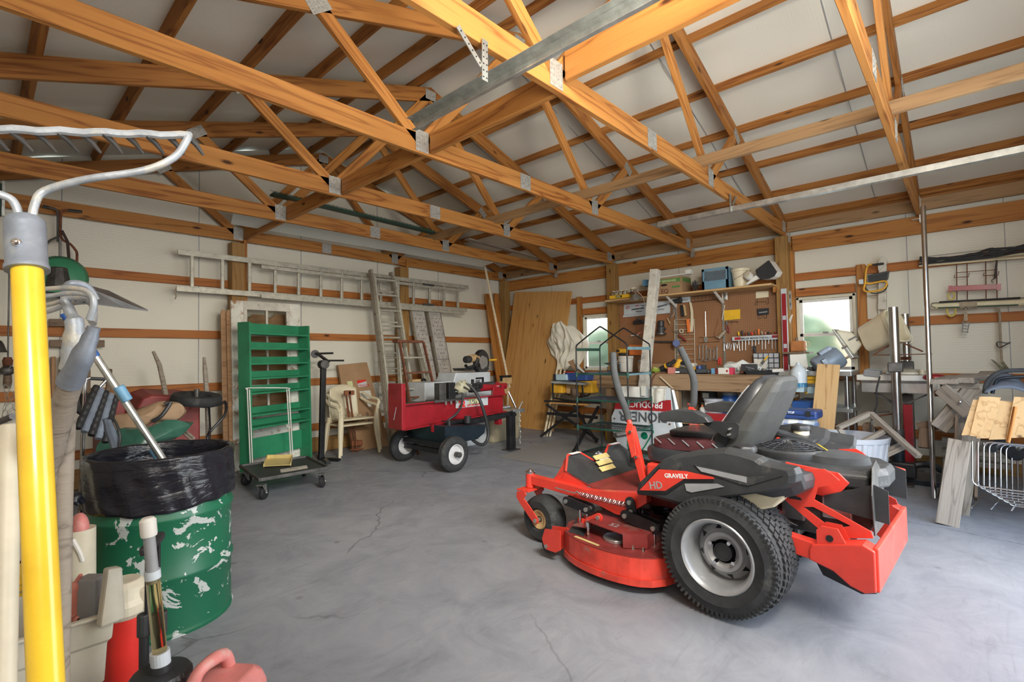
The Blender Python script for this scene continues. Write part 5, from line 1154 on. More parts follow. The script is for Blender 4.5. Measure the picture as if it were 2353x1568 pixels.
TLp,TRp=A(528,690,y=6.16),A(686,704,y=6.16); Wd=TRp.x-TLp.x; Ht=TLp.z
def dp(u,z,dy=0): # door local: u along x, z up along the lean
    k=1-z/Ht; return V((TLp.x+u,6.16-.10*k+dy,z))
def dbar(nm,u0,u1,z0,z1,m,par=None,th=.035,off=0):
    return t.p(nm,MB().prism([dp(u0,z0,off),dp(u1,z0,off),dp(u1,z1,off),dp(u0,z1,off)],V((0,-th,0))),m,par=par,bevel=.003)
dbar('stile',0,.13,0,Ht,M['paintchip']); dbar('stile',Wd-.13,Wd,0,Ht,M['paintchip'])
dbar('top_rail',.13,Wd-.13,Ht-.10,Ht,M['oldwhite']); dbar('mid_rail',.13,Wd-.13,.50,.64,M['oldwhite']); dbar('bottom_rail',.13,Wd-.13,.0,.22,M['oldwhite'])
dbar('sash_trim',.13,.17,.64,Ht-.10,M['oldwhite'],th=.04); dbar('sash_trim',Wd-.17,Wd-.13,.64,Ht-.10,M['oldwhite'],th=.04)
um=Wd/2
dbar('muntin',um-.012,um+.012,.64,Ht-.10,M['oldwhite'],off=.01)
for k in range(1,4): dbar('muntin',.17,Wd-.17,.64+k*(Ht-.74)/4-.012,.64+k*(Ht-.74)/4+.012,M['oldwhite'],off=.008)
dbar('lower_panel',.13,Wd-.13,.22,.50,M['paintchip'],th=.02,off=.01)
for k in range(4):
    for s in (0,1): dbar('pane',(.17,um+.012)[s],(um-.012,Wd-.17)[s],.64+k*(Ht-.74)/4+.012,.64+(k+1)*(Ht-.74)/4-.012,M['oldpane'],th=.003,off=-.015)
t.p('lock_plate',MB().bb(dp(.06,.96,-.037),dp(.12,1.06,-.045)),M['iron'])
t=T('green_shelf_rack','tall narrow green-painted rack of nine shallow shelves','shelf rack')
BL=A(556,1098,z=0); BR=A(722,1060,z=0); BR=BL+(BR-BL).normalized()*.86; BL.y-=.10; BL.x+=.06; HT=A(552,738,y=BL.y).z
ux=(BR-BL).normalized(); uy=V((-ux.y,ux.x,0)); lean=.04
def gp(u,d,z): return BL+ux*u+uy*(d+lean*z/HT)+V((0,0,z))
Wg=.86; Dg=.17
for u in (0,Wg-.022): t.p('side_panel',MB().prism([gp(u,0,0),gp(u,Dg,0),gp(u,Dg,HT),gp(u,0,HT)],ux*.022),M['shelfgreen'],bevel=.002)
def gz(py): return A(560,py,y=BL.y).z
SZ=[gz(p) for p in (763,799,835,870,905,957,987)]
for i,z in enumerate(SZ):
    t.p('shelf',MB().prism([gp(.022,0,z),gp(Wg-.022,0,z),gp(Wg-.022,Dg,z),gp(.022,Dg,z)],V((0,0,-.02))),M['shelfgreen'],bevel=.002)
    h=min(.12,HT-z) if i==0 else .068; t.p('back_strip',MB().prism([gp(.022,Dg-.015,z+.0),gp(Wg-.022,Dg-.015,z+.0),gp(Wg-.022,Dg-.015,z+h),gp(.022,Dg-.015,z+h)],uy*.012),M['shelfgreen'])
t.p('kick_board',MB().prism([gp(.022,Dg-.03,.16),gp(Wg-.022,Dg-.03,.16),gp(Wg-.022,Dg-.03,.38),gp(.022,Dg-.03,.38)],uy*.015),M['shelfgreen'])
t.p('shelf',MB().prism([gp(.022,0,.06),gp(Wg-.022,0,.06),gp(Wg-.022,Dg,.06),gp(.022,Dg,.06)],V((0,0,-.02))),M['shelfgreen'])
t=T('wire_rack_frame','folded white wire rack standing in front of the green shelves','wire rack')
y_=BL.y-.03
for xs in ((568,893,575,1062),(573,895,580,1062),(659,895,668,1048),(664,895,673,1050)):
    a=A(xs[0],xs[1],y=y_); b=A(xs[2],xs[3],y=y_-.02); b=a+(b-a)*(a.z/(a.z-b.z)); t.p('upright',MB().cyl(a,b,.006,n=8),M['white'],smooth=True)
t.p('top_bar',MB().tube([A(568,895,y=y_),A(572,892,y=y_),A(660,892,y=y_),A(662,897,y=y_)],.006,8,smooth=3),M['white'],smooth=True)
t.p('foot_loop',MB().tube([A(659,975,y=y_),A(661,982,y=y_),A(668,982,y=y_)],.005,6,smooth=3),M['white'])
# dolly
t=T('platform_dolly','low black platform dolly with scuffed deck before the green shelf','dolly')
zt=.185; P=[A(552,1072,z=zt),A(597,1104,z=zt),A(755,1076,z=zt),A(705,1051,z=zt)]
t.p('deck',MB().prism(P,V((0,0,-.012))),M['darkgrey'],bevel=.003)
rim=MB()
for i in range(4): rim.bar(P[i]+V((0,0,.002)),P[(i+1)%4]+V((0,0,.002)),.022,.03)
t.p('edge_rail',rim,M['iron'],bevel=.004)
t.p('worn_patch',MB().prism([P[1].lerp(P[2],.35).lerp(P[0].lerp(P[3],.35),.2)+V((0,0,.001)),P[1].lerp(P[2],.75).lerp(P[0].lerp(P[3],.75),.2)+V((0,0,.001)),P[1].lerp(P[2],.8).lerp(P[0].lerp(P[3],.8),.4)+V((0,0,.001)),P[1].lerp(P[2],.4).lerp(P[0].lerp(P[3],.4),.4)+V((0,0,.001))],V((0,0,.001))),M['oldwhite'])
ctr=sum(P,V())/4
for i in range(4):
    p=P[i].lerp(ctr,.14); caster(t,(p.x,p.y,0),(1,.5+.3*i,0),.058)
t=T('dustpan','pale yellow dustpan lying on the black dolly','dustpan')
q=[A(606,1073,z=.195),A(668,1070,z=.195),A(672,1054,z=.205),A(614,1055,z=.205)]
t.p('pan',MB().prism(q,V((0,0,.006))),M['paleyellow'],bevel=.002)
t.p('pan_wall',MB().bar(q[2]+V((0,0,.02)),q[3]+V((0,0,.02)),.008,.045).bar(q[1]+V((0,0,.012)),q[2]+V((0,0,.02)),.008,.03).bar(q[0]+V((0,0,.012)),q[3]+V((0,0,.02)),.008,.03),M['paleyellow'],kind='stuff')
t.p('handle',MB().bar(q[2].lerp(q[3],.45)+V((0,0,.035)),A(647,1047,z=.235),.03,.012),M['paleyellow'],bevel=.004)
# black bicycle stand
t=T('repair_stand','black steel repair stand with T arms beside the green shelf','stand')
b0=A(738,1058,z=0); Y=b0.y; tp=A(743,838,y=Y)
t.p('column',MB().bar(b0,tp,.06,.05,(0,1,0)),M['blackm'],bevel=.004)
t.p('pivot',MB().cyl(tp+V((0,-.05,0)),tp+V((0,.05,0)),.055,n=20),M['iron'],bevel=.004)
t.p('arm',MB().bar(A(728,812,y=Y-.1),A(755,832,y=Y+.05),.04,.02),M['iron'])
t.p('arm',MB().bar(A(727,813,y=Y),A(764,812,y=Y+.1),.03,.025),M['blackm'])
t.p('arm',MB().bar(A(750,829,y=Y),A(789,829,y=Y+.05),.03,.022),M['blackm'])
t.p('knob',MB().cyl(A(724,814,y=Y-.05),A(724,814,y=Y+.03),.05,n=18),M['black'])
t.p('foot',MB().bar(b0+V((0,0,.02)),A(780,1057,z=.02),.05,.03),M['blackm']); t.p('foot',MB().bar(A(733,1048,z=.02),A(755,1064,z=.02),.05,.03),M['blackm'])
# plastic chairs stack
def chair(lbl,dz,dx):
    t=T('plastic_chair',lbl,'chair','stacked garden chairs')
    cx,cy=3.34+dx,6.02; z0=.40+dz
    t.p('seat',MB().prism([V((cx-.24,cy-.22,z0)),V((cx+.22,cy-.24,z0)),V((cx+.20,cy+.12,z0-.01)),V((cx-.20,cy+.14,z0-.01))],V((0,0,-.025))),M['cream'],bevel=.012)
    bk=MB()
    def f(u,v): a=(u-.5)*1.6; return V((cx+math.sin(a)*.27,cy+.16-.10*(1-math.cos(a))*1.2+.06*v,z0+.0+.42*v-(.06*(2*u-1)**2)*v))
    t.p('backrest',bk.grid(f,14,8),M['cream'],smooth=True,solid=.008)
    for s in (-1,1):
        t.p('armrest',MB().tube([V((cx+s*.25,cy+.12,z0+.30)),V((cx+s*.28,cy-.05,z0+.24)),V((cx+s*.28,cy-.22,z0+.22)),V((cx+s*.27,cy-.27,z0+.17))],.018,8,smooth=4),M['cream'],smooth=True)
        t.p('leg',MB().tube([V((cx+s*.27,cy-.26,z0+.20)),V((cx+s*.25,cy-.24,z0)),V((cx+s*.28,cy-.28,dz*.5))],[.02,.026,.018],8,smooth=3),M['cream'],smooth=True)
        t.p('leg',MB().tube([V((cx+s*.22,cy+.14,z0)),V((cx+s*.25,cy+.19,dz*.5))],[.026,.018],8),M['cream'],smooth=True)
chair('lower cream plastic garden chair of the pair behind the black stand',0,0); chair('upper cream plastic garden chair of the pair behind the black stand',.07,.02)
t=T('cardboard_box','tall flat cardboard carton with shipping stickers leaning on the back wall','carton')
cb_=[A(757,838,y=6.3),A(817,830,y=6.3)]; bl=V((3.42,6.05,0)); br=V((3.98,6.05,0))
F=[bl,br,V((3.80,6.33,1.18)),V((3.36,6.33,1.15))]
ct=t.p('carton',MB().prism(F,V((0,.05,0))),M['card'],bevel=.003)
def onbox(u,v,o=-.004): 
    a=F[0].lerp(F[1],u); b=F[3].lerp(F[2],u); return a.lerp(b,v)+V((0,o,0))
def stick(u0,u1,v0,v1,m,nm='sticker'): return t.p(nm,MB().prism([onbox(u0,v0),onbox(u1,v0),onbox(u1,v1),onbox(u0,v1)],V((0,-.002,0))),m,par=ct)
stick(.18,.34,.70,.80,M['txty']); stick(.50,.80,.72,.78,M['sign']); stick(.50,.80,.76,.80,M['txtr']); stick(.50,.85,.57,.67,M['paper']); stick(.66,.78,.48,.53,M['paper'])
t.p('fragile_text',text_mb('FRAGILE',.045,onbox(.51,.725,-.008),F[1]-F[0],(0,0,1)),M['txtr'],par=ct)
stick(.55,.62,.28,.42,M['dark_wood'],'stencil')
for i in range(2):
    t=T('pipe_clamp','%s rusty orange pipe clamp leaning on the carton'%('left','right')[i],'clamp','pipe clamps')
    a=A(795+8*i,905,y=6.0); b=A(812+9*i,1040,z=0)
    t.p('pipe',MB().cyl(a,b,.012,n=10),M['rust']); t.p('jaw',MB().box(a+V((.02,0,.01)),(.09,.04,.06)),M['copper'],bevel=.008); t.p('tail_jaw',MB().box(b+V((.02,0,.12)),(.10,.04,.07)),M['copper'],bevel=.008); t.p('screw',MB().cyl(b+V((-.05,0,.04)),b+V((.09,0,.04)),.009,n=8),M['copper'])
# ---------------- ladders and ramps ----------------
t=T('wooden_ladder','tall worn extension ladder standing upright left of the ramps','ladder')
def seg(y0,y1): return y0,y1
top=[A(851,620,y=6.02),A(898,626,y=6.02)]; bot=[A(864,1040,z=.02),A(925,1030,z=.02)]
bot=[V((3.78,5.72,.0)),V((4.20,5.72,.0))]
for i in (0,1):
    t.p('rail',MB().bar(top[i],bot[i],.075,.03,(1,0,0)),M['grey_wood'],bevel=.003)
    a,b=top[i]+V((0,-.08,-.05)),bot[i]+V((0,-.10,0)); t.p('fly_rail',MB().bar(a+(b-a)*.02,b,.06,.028,(1,0,0)),M['alum'],bevel=.003)
for k in range(11):
    f=.03+k*.088
    for dy,s in ((0,0),(-.085,.025)):
        if f+s>.99: continue
        a=top[0].lerp(bot[0],f+s)+V((0,dy,0)); b=top[1].lerp(bot[1],f+s)+V((0,dy,0)); t.p('rung',MB().cyl(a,b,.015,n=10),M['alum'],smooth=True)
t=T('step_ladder','folded aluminium step ladder with dark brown rear frame in front of the tall ladder','step ladder')
TL_,TR_=A(873,786,y=5.5),A(918,786,y=5.5); 
BLf,BRf=V((3.72,5.32,0)),V((4.42,5.32,0)); 
TL_=V((3.77,5.52,A(873,786,y=5.5).z)); TR_=V((4.10,5.52,TL_.z))
t.p('front_rail',MB().bar(TL_,BLf,.07,.025,(1,0,0)),M['alum'],bevel=.003); t.p('front_rail',MB().bar(TR_,BRf,.07,.025,(1,0,0)),M['alum'],bevel=.003)
t.p('top_cap',MB().box((TL_+TR_)/2+V((0,0,.01)),(.42,.12,.035)),M['rust'],bevel=.004)
for k in range(1,7):
    f=k/7; a=TL_.lerp(BLf,f); b=TR_.lerp(BRf,f); t.p('step',MB().bar(a,b,.08,.022),M['alum'],bevel=.003)
a,b=TL_+V((-.03,-.09,0)),V((3.60,5.10,0)); c,d=TR_+V((.02,-.09,0)),V((4.30,5.10,0))
a1,a2=a,a.lerp(V((3.80,5.12,0)),1); t.p('rear_rail',MB().bar(a,V((3.83,5.18,0)),.035,.02,(1,0,0)),M['rust']); t.p('rear_rail',MB().bar(c,V((4.32,5.18,0)),.035,.02,(1,0,0)),M['rust'])
for f in (.28,.5,.86): t.p('rear_brace',MB().bar(a.lerp(V((3.83,5.18,0)),f),c.lerp(V((4.32,5.18,0)),f),.035,.02),M['rust'])
t.p('label_plate',MB().prism([TL_.lerp(BLf,.05)+V((-.02,-.03,0)),TL_.lerp(BLf,.05)+V((.05,-.03,0)),TL_.lerp(BLf,.22)+V((.06,-.03,0)),TL_.lerp(BLf,.22)+V((-.01,-.03,0))],V((0,-.002,0))),M['ltblue'])
for i,(x0,x1,xb0,xb1,lb) in enumerate(((945,977,962,1003,'left of two perforated metal loading ramps standing against the wall'),(983,1013,1004,1042,'right of two perforated metal loading ramps standing against the wall'))):
    t=T('loading_ramp',lb,'ramp','perforated loading ramps')
    yT,yB=6.20,5.90
    tl,tr=A(x0,708,y=yT),A(x1,709,y=yT); H=tl.z; w=.235
    o=V((tl.x,yT,H)); d=(V((tl.x+.20,yB,0))-o); L=d.length; d.normalize(); ux_=V((1,0,0)); nn=ux_.cross(d).normalized()
    t.p('sheet',MB().prism([o,o+ux_*w,o+ux_*w+d*L,o+d*L],nn*.004),M['alumdiamond'])
    for s in (0,1): t.p('side_rail',MB().bar(o+ux_*(w*s)+nn*-.02,o+ux_*(w*s)+d*L+nn*-.02,.05,.012,(1,0,0)) if 0 else MB().prism([o+ux_*(w*s-.006),o+ux_*(w*s+.006),o+ux_*(w*s+.006)+d*L,o+ux_*(w*s-.006)+d*L],V((0,.05,0))),M['iron'] if s else M['alum'])
    h=MB(); hr=MB(); n=0
    for r_ in range(int(L/.062)):
        xs=(.04,.118,.196) if r_%2==0 else (.085,.118,.151)
        for x in xs:
            c=o+ux_*x+d*(.04+r_*.062)+V((0,-.0045,0)); hr.cyl(c,c+V((0,-.003,0)),.0098,.008,7); h.cyl(c+V((0,-.0032,0)),c+V((0,-.0042,0)),.0065,n=7)
    t.p('raised_rims',hr,M['alum'],kind='stuff'); t.p('traction_holes',h,M['blackm'],kind='stuff')
    t.p('joint_line',MB().bar(o+d*(L*.40)+V((0,-.006,0)),o+ux_*w+d*(L*.40)+V((0,-.006,0)),.004,.008),M['iron'])
# ---------------- log splitter ----------------
t=T('log_splitter','red beam log splitter on two black tyres with white rims, middle of the room','log splitter')
Y=4.56
x0=A(917,935,y=Y).x; x1=A(1155,925,y=Y).x; zt=A(930,928,y=Y).z; zb=A(930,988,y=Y).z
zt1=A(1155,905,y=Y).z; zb1=A(1155,946,y=Y).z
bmz=MB()
bmz.prism([V((x0,Y+.075,zt)),V((x1,Y+.075,zt1)),V((x1,Y-.075,zt1)),V((x0,Y-.075,zt))],V((0,0,-.014)))
bmz.prism([V((x0,Y+.075,zb)),V((x1,Y+.075,zb1)),V((x1,Y-.075,zb1)),V((x0,Y-.075,zb))],V((0,0,.014)))
bmz.prism([V((x0,Y+.005,zt)),V((x1,Y+.005,zt1)),V((x1,Y+.005,zb1)),V((x0,Y+.005,zb))],V((0,-.01,0)))
bm_=t.p('beam',bmz,M['splitred'],bevel=.002)
t.p('beam_top_wear',MB().prism([V((x0+.02,Y+.06,zt+.001)),V((x0+1.1,Y+.06,zt+(zt1-zt)*.5+.001)),V((x0+1.1,Y-.06,zt+(zt1-zt)*.5+.001)),V((x0+.02,Y-.06,zt+.001))],V((0,0,.002))),M['iron'],par=bm_)
zpt=A(890,883,y=Y).z; zpb=A(890,990,y=Y).z
x0+=.0
t.p('end_plate',MB().bb((x0-.16,Y-.10,zpb),(x0,Y-.085,zpt)).bb((x0-.16,Y+.085,zpb),(x0,Y+.10,zpt)).bb((x0-.175,Y-.10,zpb),(x0-.16,Y+.10,zpt)).bb((x0-.012,Y-.10,zpb),(x0,Y+.10,zpt)) if 0 else MB().bb((x0-.055,Y-.13,zpb),(x0-.0,Y+.13,zpt)),M['splitred'],bevel=.008)
t.p('scratch',MB().bar(V((x0-.057,Y+.02,zpb+.10)),V((x0-.057,Y-.03,zpb+.24)),.003,.005),M['sign'])
# wedge & pusher
zc0=A(1020,900,y=Y).z+.03
xw=A(1004,900,y=Y).x
t.p('wedge',MB().bb((xw,Y-.05,zt-.02),(xw+.10,Y+.05,zt+.20)),M['iron'],bevel=.004)
t.p('pusher_block',MB().bb((xw+.14,Y-.05,zt-.02),(xw+.24,Y+.05,zt+.20)),M['blackm'],bevel=.004)
t.p('slide_shoe',MB().bb((xw-.10,Y-.09,zt-.015),(xw+.34,Y+.09,zt+.012)),M['iron'],bevel=.002)
for i in range(3): t.p('shoe_bolt',MB().cyl(V((xw+.06+.08*i,Y-.088,zt-.01)),V((xw+.06+.08*i,Y-.088,zt-.05)),.012,n=6),M['steel'])
zcy=zt+.115; xc0=xw+.55; xc1=x1-.16
cy=t.p('cylinder',MB().lathe([(.0,0),(.055,0),(.058,.01),(.058,xc1-xc0-.02),(.06,xc1-xc0)],V((xc0,Y,zcy)),(1,0,.02),28),M['darkgrey'],smooth=True)
t.p('cylinder_label',MB().lathe([(.0595,.12),(.0595,.42)],V((xc0,Y,zcy)),(1,0,.02),28) if 0 else MB().loft([[V((xc0+.1+k,Y-math.cos(a)*.0605,zcy+math.sin(a)*.0605)) for a in [(-.8+.16*j) for j in range(10)]] for k in (0,.48)],cap=False),M['splitred'],par=cy)
t.p('piston_rod',MB().cyl(V((xw+.24,Y,zcy)),V((xc0,Y,zcy)),.022,n=14),M['chrome'],smooth=True)
t.p('cylinder_bracket',MB().prism([V((x1-.26,Y-.07,zt1)),V((x1-.02,Y-.07,zt1)),V((x1-.05,Y-.07,zt1+.12)),V((x1-.18,Y-.07,zt1+.17)),V((x1-.24,Y-.07,zt1+.10))],V((0,.012,0))),M['splitred'],bevel=.003)
t.p('end_pin',MB().cyl(V((x1-.14,Y-.10,zcy)),V((x1-.14,Y+.1,zcy)),.016,n=10),M['chrome'])
vb=V((xc0-.04,Y-.06,zcy)); t.p('control_valve',MB().box(vb,(.09,.07,.10)).box(vb+V((0,0,.07)),(.03,.03,.08)).box(vb+V((.1,0,.02)),(.10,.06,.05)),M['blackm'],bevel=.006,kind='stuff')
t.p('control_lever',MB().tube([vb+V((0,-.04,.02)),vb+V((-.09,-.07,-.02)),vb+V((-.22,-.09,.03))],.010,8,smooth=3),M['iron'])
rb=MB().ball(vb+V((-.17,-.02,.03)),(.10,.07,.07),20,14); rb.v=[v+V((noise.noise(v*22),noise.noise(v*22+V((3,0,0))),noise.noise(v*22+V((0,3,0)))))*.035 for v in rb.v]
one('crumpled_rag','crumpled olive rag draped on the splitter valve','rag',rb,M['rag'],smooth=True)
t.p('hydraulic_hose',MB().tube([A(1060,882,y=Y-.1),A(1078,886,y=Y-.14),A(1095,905,y=Y-.2),A(1110,940,y=Y-.25),A(1121,985,y=Y-.25),A(1120,1010,y=Y-.25),A(1110,1022,y=Y-.25),A(1095,1018,y=Y-.25),A(1075,1000,y=Y-.22),A(1062,988,y=Y-.2),A(1050,987,y=Y-.15)],.020,12,smooth=4),M['hose'],smooth=True)
t.p('hydraulic_hose',MB().tube([A(1063,905,y=Y-.12),A(1061,930,y=Y-.16),A(1050,950,y=Y-.18),A(1030,966,y=Y-.15),A(1023,974,y=Y-.1)],.013,12,smooth=4),M['hose'],smooth=True)
t.p('return_hose',MB().tube([A(1066,972,y=Y),A(1085,974,y=Y),A(1092,990,y=Y)],.02,10,smooth=4),M['hose'],smooth=True)
lb=t.p('capacity_label',MB().prism([A(1047,918,y=Y-.012),A(1121,911,y=Y-.012),A(1121,931,y=Y-.012),A(1047,939,y=Y-.012)],V((0,-.002,0))),M['sign'],par=bm_)
a=A(1054,936,y=Y-.016); b=A(1121,929.5,y=Y-.016)
t.p('label_number',text_mb('22',.105,a,b-a,(0,0,1),.001,.006),M['txtr'],par=bm_)
a2=a.lerp(b,.30)+V((0,0,.03)); t.p('label_text_shadow',text_mb('TON',.085,a2+V((.004,.0008,-.004)),b-a,(0,0,1),.0006,.009),M['txtk'],par=bm_); t.p('label_text',text_mb('TON',.085,a2,b-a,(0,0,1),.001,.005),M['txty'],par=bm_)
t.p('label_subtext',text_mb('SPLITTING FORCE',.026,a.lerp(b,.28),b-a,(0,0,1),.001,.001),M['txtr'],par=bm_)
# tank, axle, wheels
tx0,tx1=A(940,990,y=4.35).x,A(1110,1000,y=4.30).x
zk1=.475; zk0=.27
t.p('fluid_tank',MB().prism([V((3.50,4.24,zk0)),V((3.98,4.24,zk0)),V((4.10,4.24,zk0+.06)),V((4.12,4.24,zk1-.05)),V((3.50,4.24,zk1))],V((0,.68,0))),M['tank'],bevel=.006)
t.p('tank_sticker',MB().bb((3.496,4.80,.40),(3.502,4.87,.455)),M['paper'])
wheel(t,(3.50,4.11,.19),(0,-1,0),.19,.105,.12,'rimw'); wheel(t,(3.50,5.02,.19),(0,-1,0),.19,.105,.12,'rimw')
t.p('axle',MB().bar((3.50,4.15,.19),(3.50,5.0,.19),.05,.05).bar((3.47,4.20,.27),(3.47,4.95,.27),.05,.05),M['blackm'],kind='stuff')
t.p('hub_cap',MB().cyl((3.50,4.07,.19),(3.50,4.0,.19),.030,n=20),M['iron'],bevel=.004)
t.p('beam_support',MB().bb((3.50,4.45,zk1),(3.55,4.66,zb+.02)).bb((3.55,4.50,zk1),(3.66,4.60,zb+.02)).bb((3.70,4.45,.45),(4.1,4.66,.49)),M['blackm'],bevel=.004,kind='stuff')
t.p('pivot_lug',MB().bb((3.48,4.44,zb-.05),(3.58,4.47,zb+.03)),M['splitred'])
t.p('pivot_bolt',MB().cyl((3.53,4.44,zb-.02),(3.53,4.42,zb-.02),.022,n=14),M['chrome'])
t.p('engine',MB().bb((3.60,4.60,.47),(3.92,4.82,.53)).cyl((3.76,4.70,.52),(3.76,4.70,.54),.09,n=20),M['blackm'],bevel=.02,kind='stuff')
t.p('filter_canister',MB().cyl((3.92,4.34,.46),(3.92,4.34,.54),.04,n=18).cyl((3.62,4.32,.46),(3.62,4.32,.52),.022,n=14),M['black'],kind='stuff')
t.p('tongue',MB().bar((3.85,4.60,.41),(4.92,4.50,.47),.06,.07),M['blackm'],bevel=.004)
lg_=V((4.86,4.47,0)); t.p('stand_leg',MB().bb((4.74,4.43,.01),(4.80,4.50,.45)).bb((4.81,4.43,.01),(4.85,4.50,.50)),M['blackm'],bevel=.003,kind='stuff'); t.p('leg_foot',MB().bb((4.70,4.38,0),(4.89,4.55,.012)),M['iron'])
t.p('hitch_coupler',MB().bar((4.86,4.50,.50),(5.06,4.48,.50),.07,.05).cyl((4.98,4.49,.51),(5.02,4.45,.62),.010,n=8),M['gal'],bevel=.008,kind='stuff')
t.p('beam_rest',MB().bb((x1-.12,Y-.04,zb1-.16),(x1-.06,Y+.04,zb1+.02)),M['splitred'],bevel=.003)
ch=MB()
for i in range(12): 
    c=V((4.95+.004*math.sin(i),4.44,.48-.036*i)); ch.tube([c+V(((.008 if i%2 else 0)*math.cos(k*PI/3),(0 if i%2 else .008)*math.cos(k*PI/3),.024*math.sin(k*PI/3))) for k in range(6)],.003,5,closed=True)
t.p('safety_chain',ch,M['steel'],kind='stuff')
# ---------------- machine cabinet, mitre saw ----------------
t=T('band_saw_cabinet','pale grey metal machine cabinet behind the log splitter','machine')
yc=5.12
def ap(pts,y): return [A(a,b,y=y) for a,b in pts]
t.p('lower_cabinet',MB().prism([V((4.62,yc,0)),V((A(1129,900,y=yc).x,yc,0)),V((A(1129,900,y=yc).x,yc,.80)),V((4.62,yc,.80))],V((0,.38,0))),M['whitem'],bevel=.006)
t.p('upper_housing',MB().prism(ap([(1036,902),(1127,897),(1127,855),(1048,857)],yc+.02),V((0,.38,0))),M['whitem'],bevel=.01)
t.p('side_housing',MB().prism(ap([(976,925),(1036,922),(1038,876),(976,880)],yc+.05),V((0,.38,0))),M['whitem'],bevel=.006)
for x in (1070,1083,1100): t.p('panel_seam',MB().bar(A(x,1010,y=yc-.003),A(x,945,y=yc-.003),.004,.004,(1,0,0)),M['grey'])
t.p('handle_recess',MB().prism(ap([(1094,868),(1112,867),(1112,885),(1108,885),(1108,871),(1094,872)],yc+.01),V((0,.01,0))),M['blackm'])
a=A(1093,881,y=yc+.012); t.p('panel_mark',text_mb('GG',.06,a,(1,0,0),(0,0,1),.002,.002),M['txtk'])
t=T('mitre_saw','yellow and black mitre saw sitting on top of the pale cabinet','saw')
ys=yc+.1
t.p('base_plate',MB().prism(ap([(1070,853),(1126,850),(1122,845),(1066,847)],ys),V((0,.25,0))),M['iron'])
bl=A(1106,833,y=ys); t.p('blade_guard',MB().ring([(.10,-.03),(.17,-.035),(.185,-.02),(.185,.02),(.17,.035),(.10,.03)],bl,(.25,-1,0),36),M['blackm'],smooth=True)
t.p('blade',MB().cyl(bl+V((0,-.01,0)),bl+V((0,.01,0)),.12,n=32),M['gal'])
t.p('motor_housing',MB().cyl(A(1076,826,y=ys-.1),A(1096,822,y=ys),.055,n=18),M['leather'],bevel=.01); t.p('motor_end',MB().cyl(A(1070,827,y=ys-.14),A(1079,826,y=ys-.1),.05,n=18),M['black'],bevel=.01)
t.p('saw_arm',MB().tube([A(1098,822,y=ys-.1),A(1090,840,y=ys-.08),A(1075,845,y=ys-.1),A(1070,840,y=ys-.12)],.022,8,smooth=3).tube([A(1100,848,y=ys),A(1098,838,y=ys-.05)],.035,8),M['blackm'],kind='stuff')
t.p('carry_handle',MB().tube([A(1124,828,y=ys),A(1140,827,y=ys)],.016,10),M['dwyellow'],smooth=True)
def sawstand(lb,x,y,px):
    t=T('saw_stand_support',lb,'saw stand','tan saw stand supports')
    c=A(px[0],px[1],y=y); t.p('clamp_body',MB().box(c,(.16,.10,.17)),M['leather'],bevel=.012); t.p('work_stop',MB().tube([c+V((.06,-.05,.06)),c+V((.12,-.05,.08)),c+V((.15,-.05,.03)),c+V((.10,-.05,.01))],.014,8,smooth=3),M['blackm'],smooth=True)
    t.p('bracket',MB().box(c+V((.0,0,-.11)),(.10,.08,.06)),M['blackm'],bevel=.008); t.p('knob',MB().cyl(c+V((.06,-.09,-.26)),c+V((.06,-.02,-.26)),.035,n=12),M['black'])
    t.p('beam_end',MB().box(c+V((.08,.0,-.18)),(.16,.07,.05)),M['gal'],bevel=.004); t.p('leg',MB().cyl(c+V((.06,.05,-.2)),V((c.x+.16,c.y+.12,0)),.022,n=12),M['gal'],smooth=True)
    return t
sawstand('tan saw stand clamp head left of the pale cabinet','x',5.62,(954,886))
t=T('saw_stand','tan saw stand head with a sloping silver leg, right of the pale cabinet','saw stand')
c=A(1160,884,y=5.45); t.p('roller_head',MB().box(c+V((.02,0,.06)),(.20,.10,.10)),M['leather'],bevel=.01); t.p('clamp_jaw',MB().box(c+V((.02,0,.13)),(.22,.06,.03)).box(c+V((-.07,0,.10)),(.03,.05,.08)).box(c+V((.1,0,.1)),(.03,.05,.08)),M['blackm'],kind='stuff')
t.p('side_plate',MB().prism(ap([(1145,900),(1158,880),(1168,885),(1172,902),(1166,906)],5.42),V((0,.02,0))),M['leather'],bevel=.003)
t.p('leg',MB().cyl(A(1168,900,y=5.42),A(1189,945,y=5.30),.017,n=14),M['chrome'],smooth=True); t.p('leg',MB().cyl(A(1150,895,y=5.5),A(1168,1000,y=5.6),.017,n=14),M['gal'],smooth=True)
t=T('storage_tote','khaki plastic storage tote on the floor by the plywood','tote')
tc=V((5.30,5.20,0)); 
t.p('tub',MB().loft([[tc+V((x*s,y*s,z)) for x,y in ((-.30,-.20),(.30,-.20),(.33,-.17),(.33,.17),(.30,.20),(-.30,.20),(-.33,.17),(-.33,-.17))] for s,z in ((.86,0),(.88,.02),(.98,.40),(1.02,.41),(1.03,.45),(.9,.45))]),M['tote'],bevel=.008)
t.p('contents_or_shade',MB().box(tc+V((-.05,0,.47)),(.40,.28,.05)),M['gal'],bevel=.02); t.p('hose_coil',MB().tube([tc+V((-.25+.05*math.cos(k),-.1+.08*math.sin(k),.47+.004*k)) for k in range(12)],.012,6),M['shelfgreen'],smooth=True)
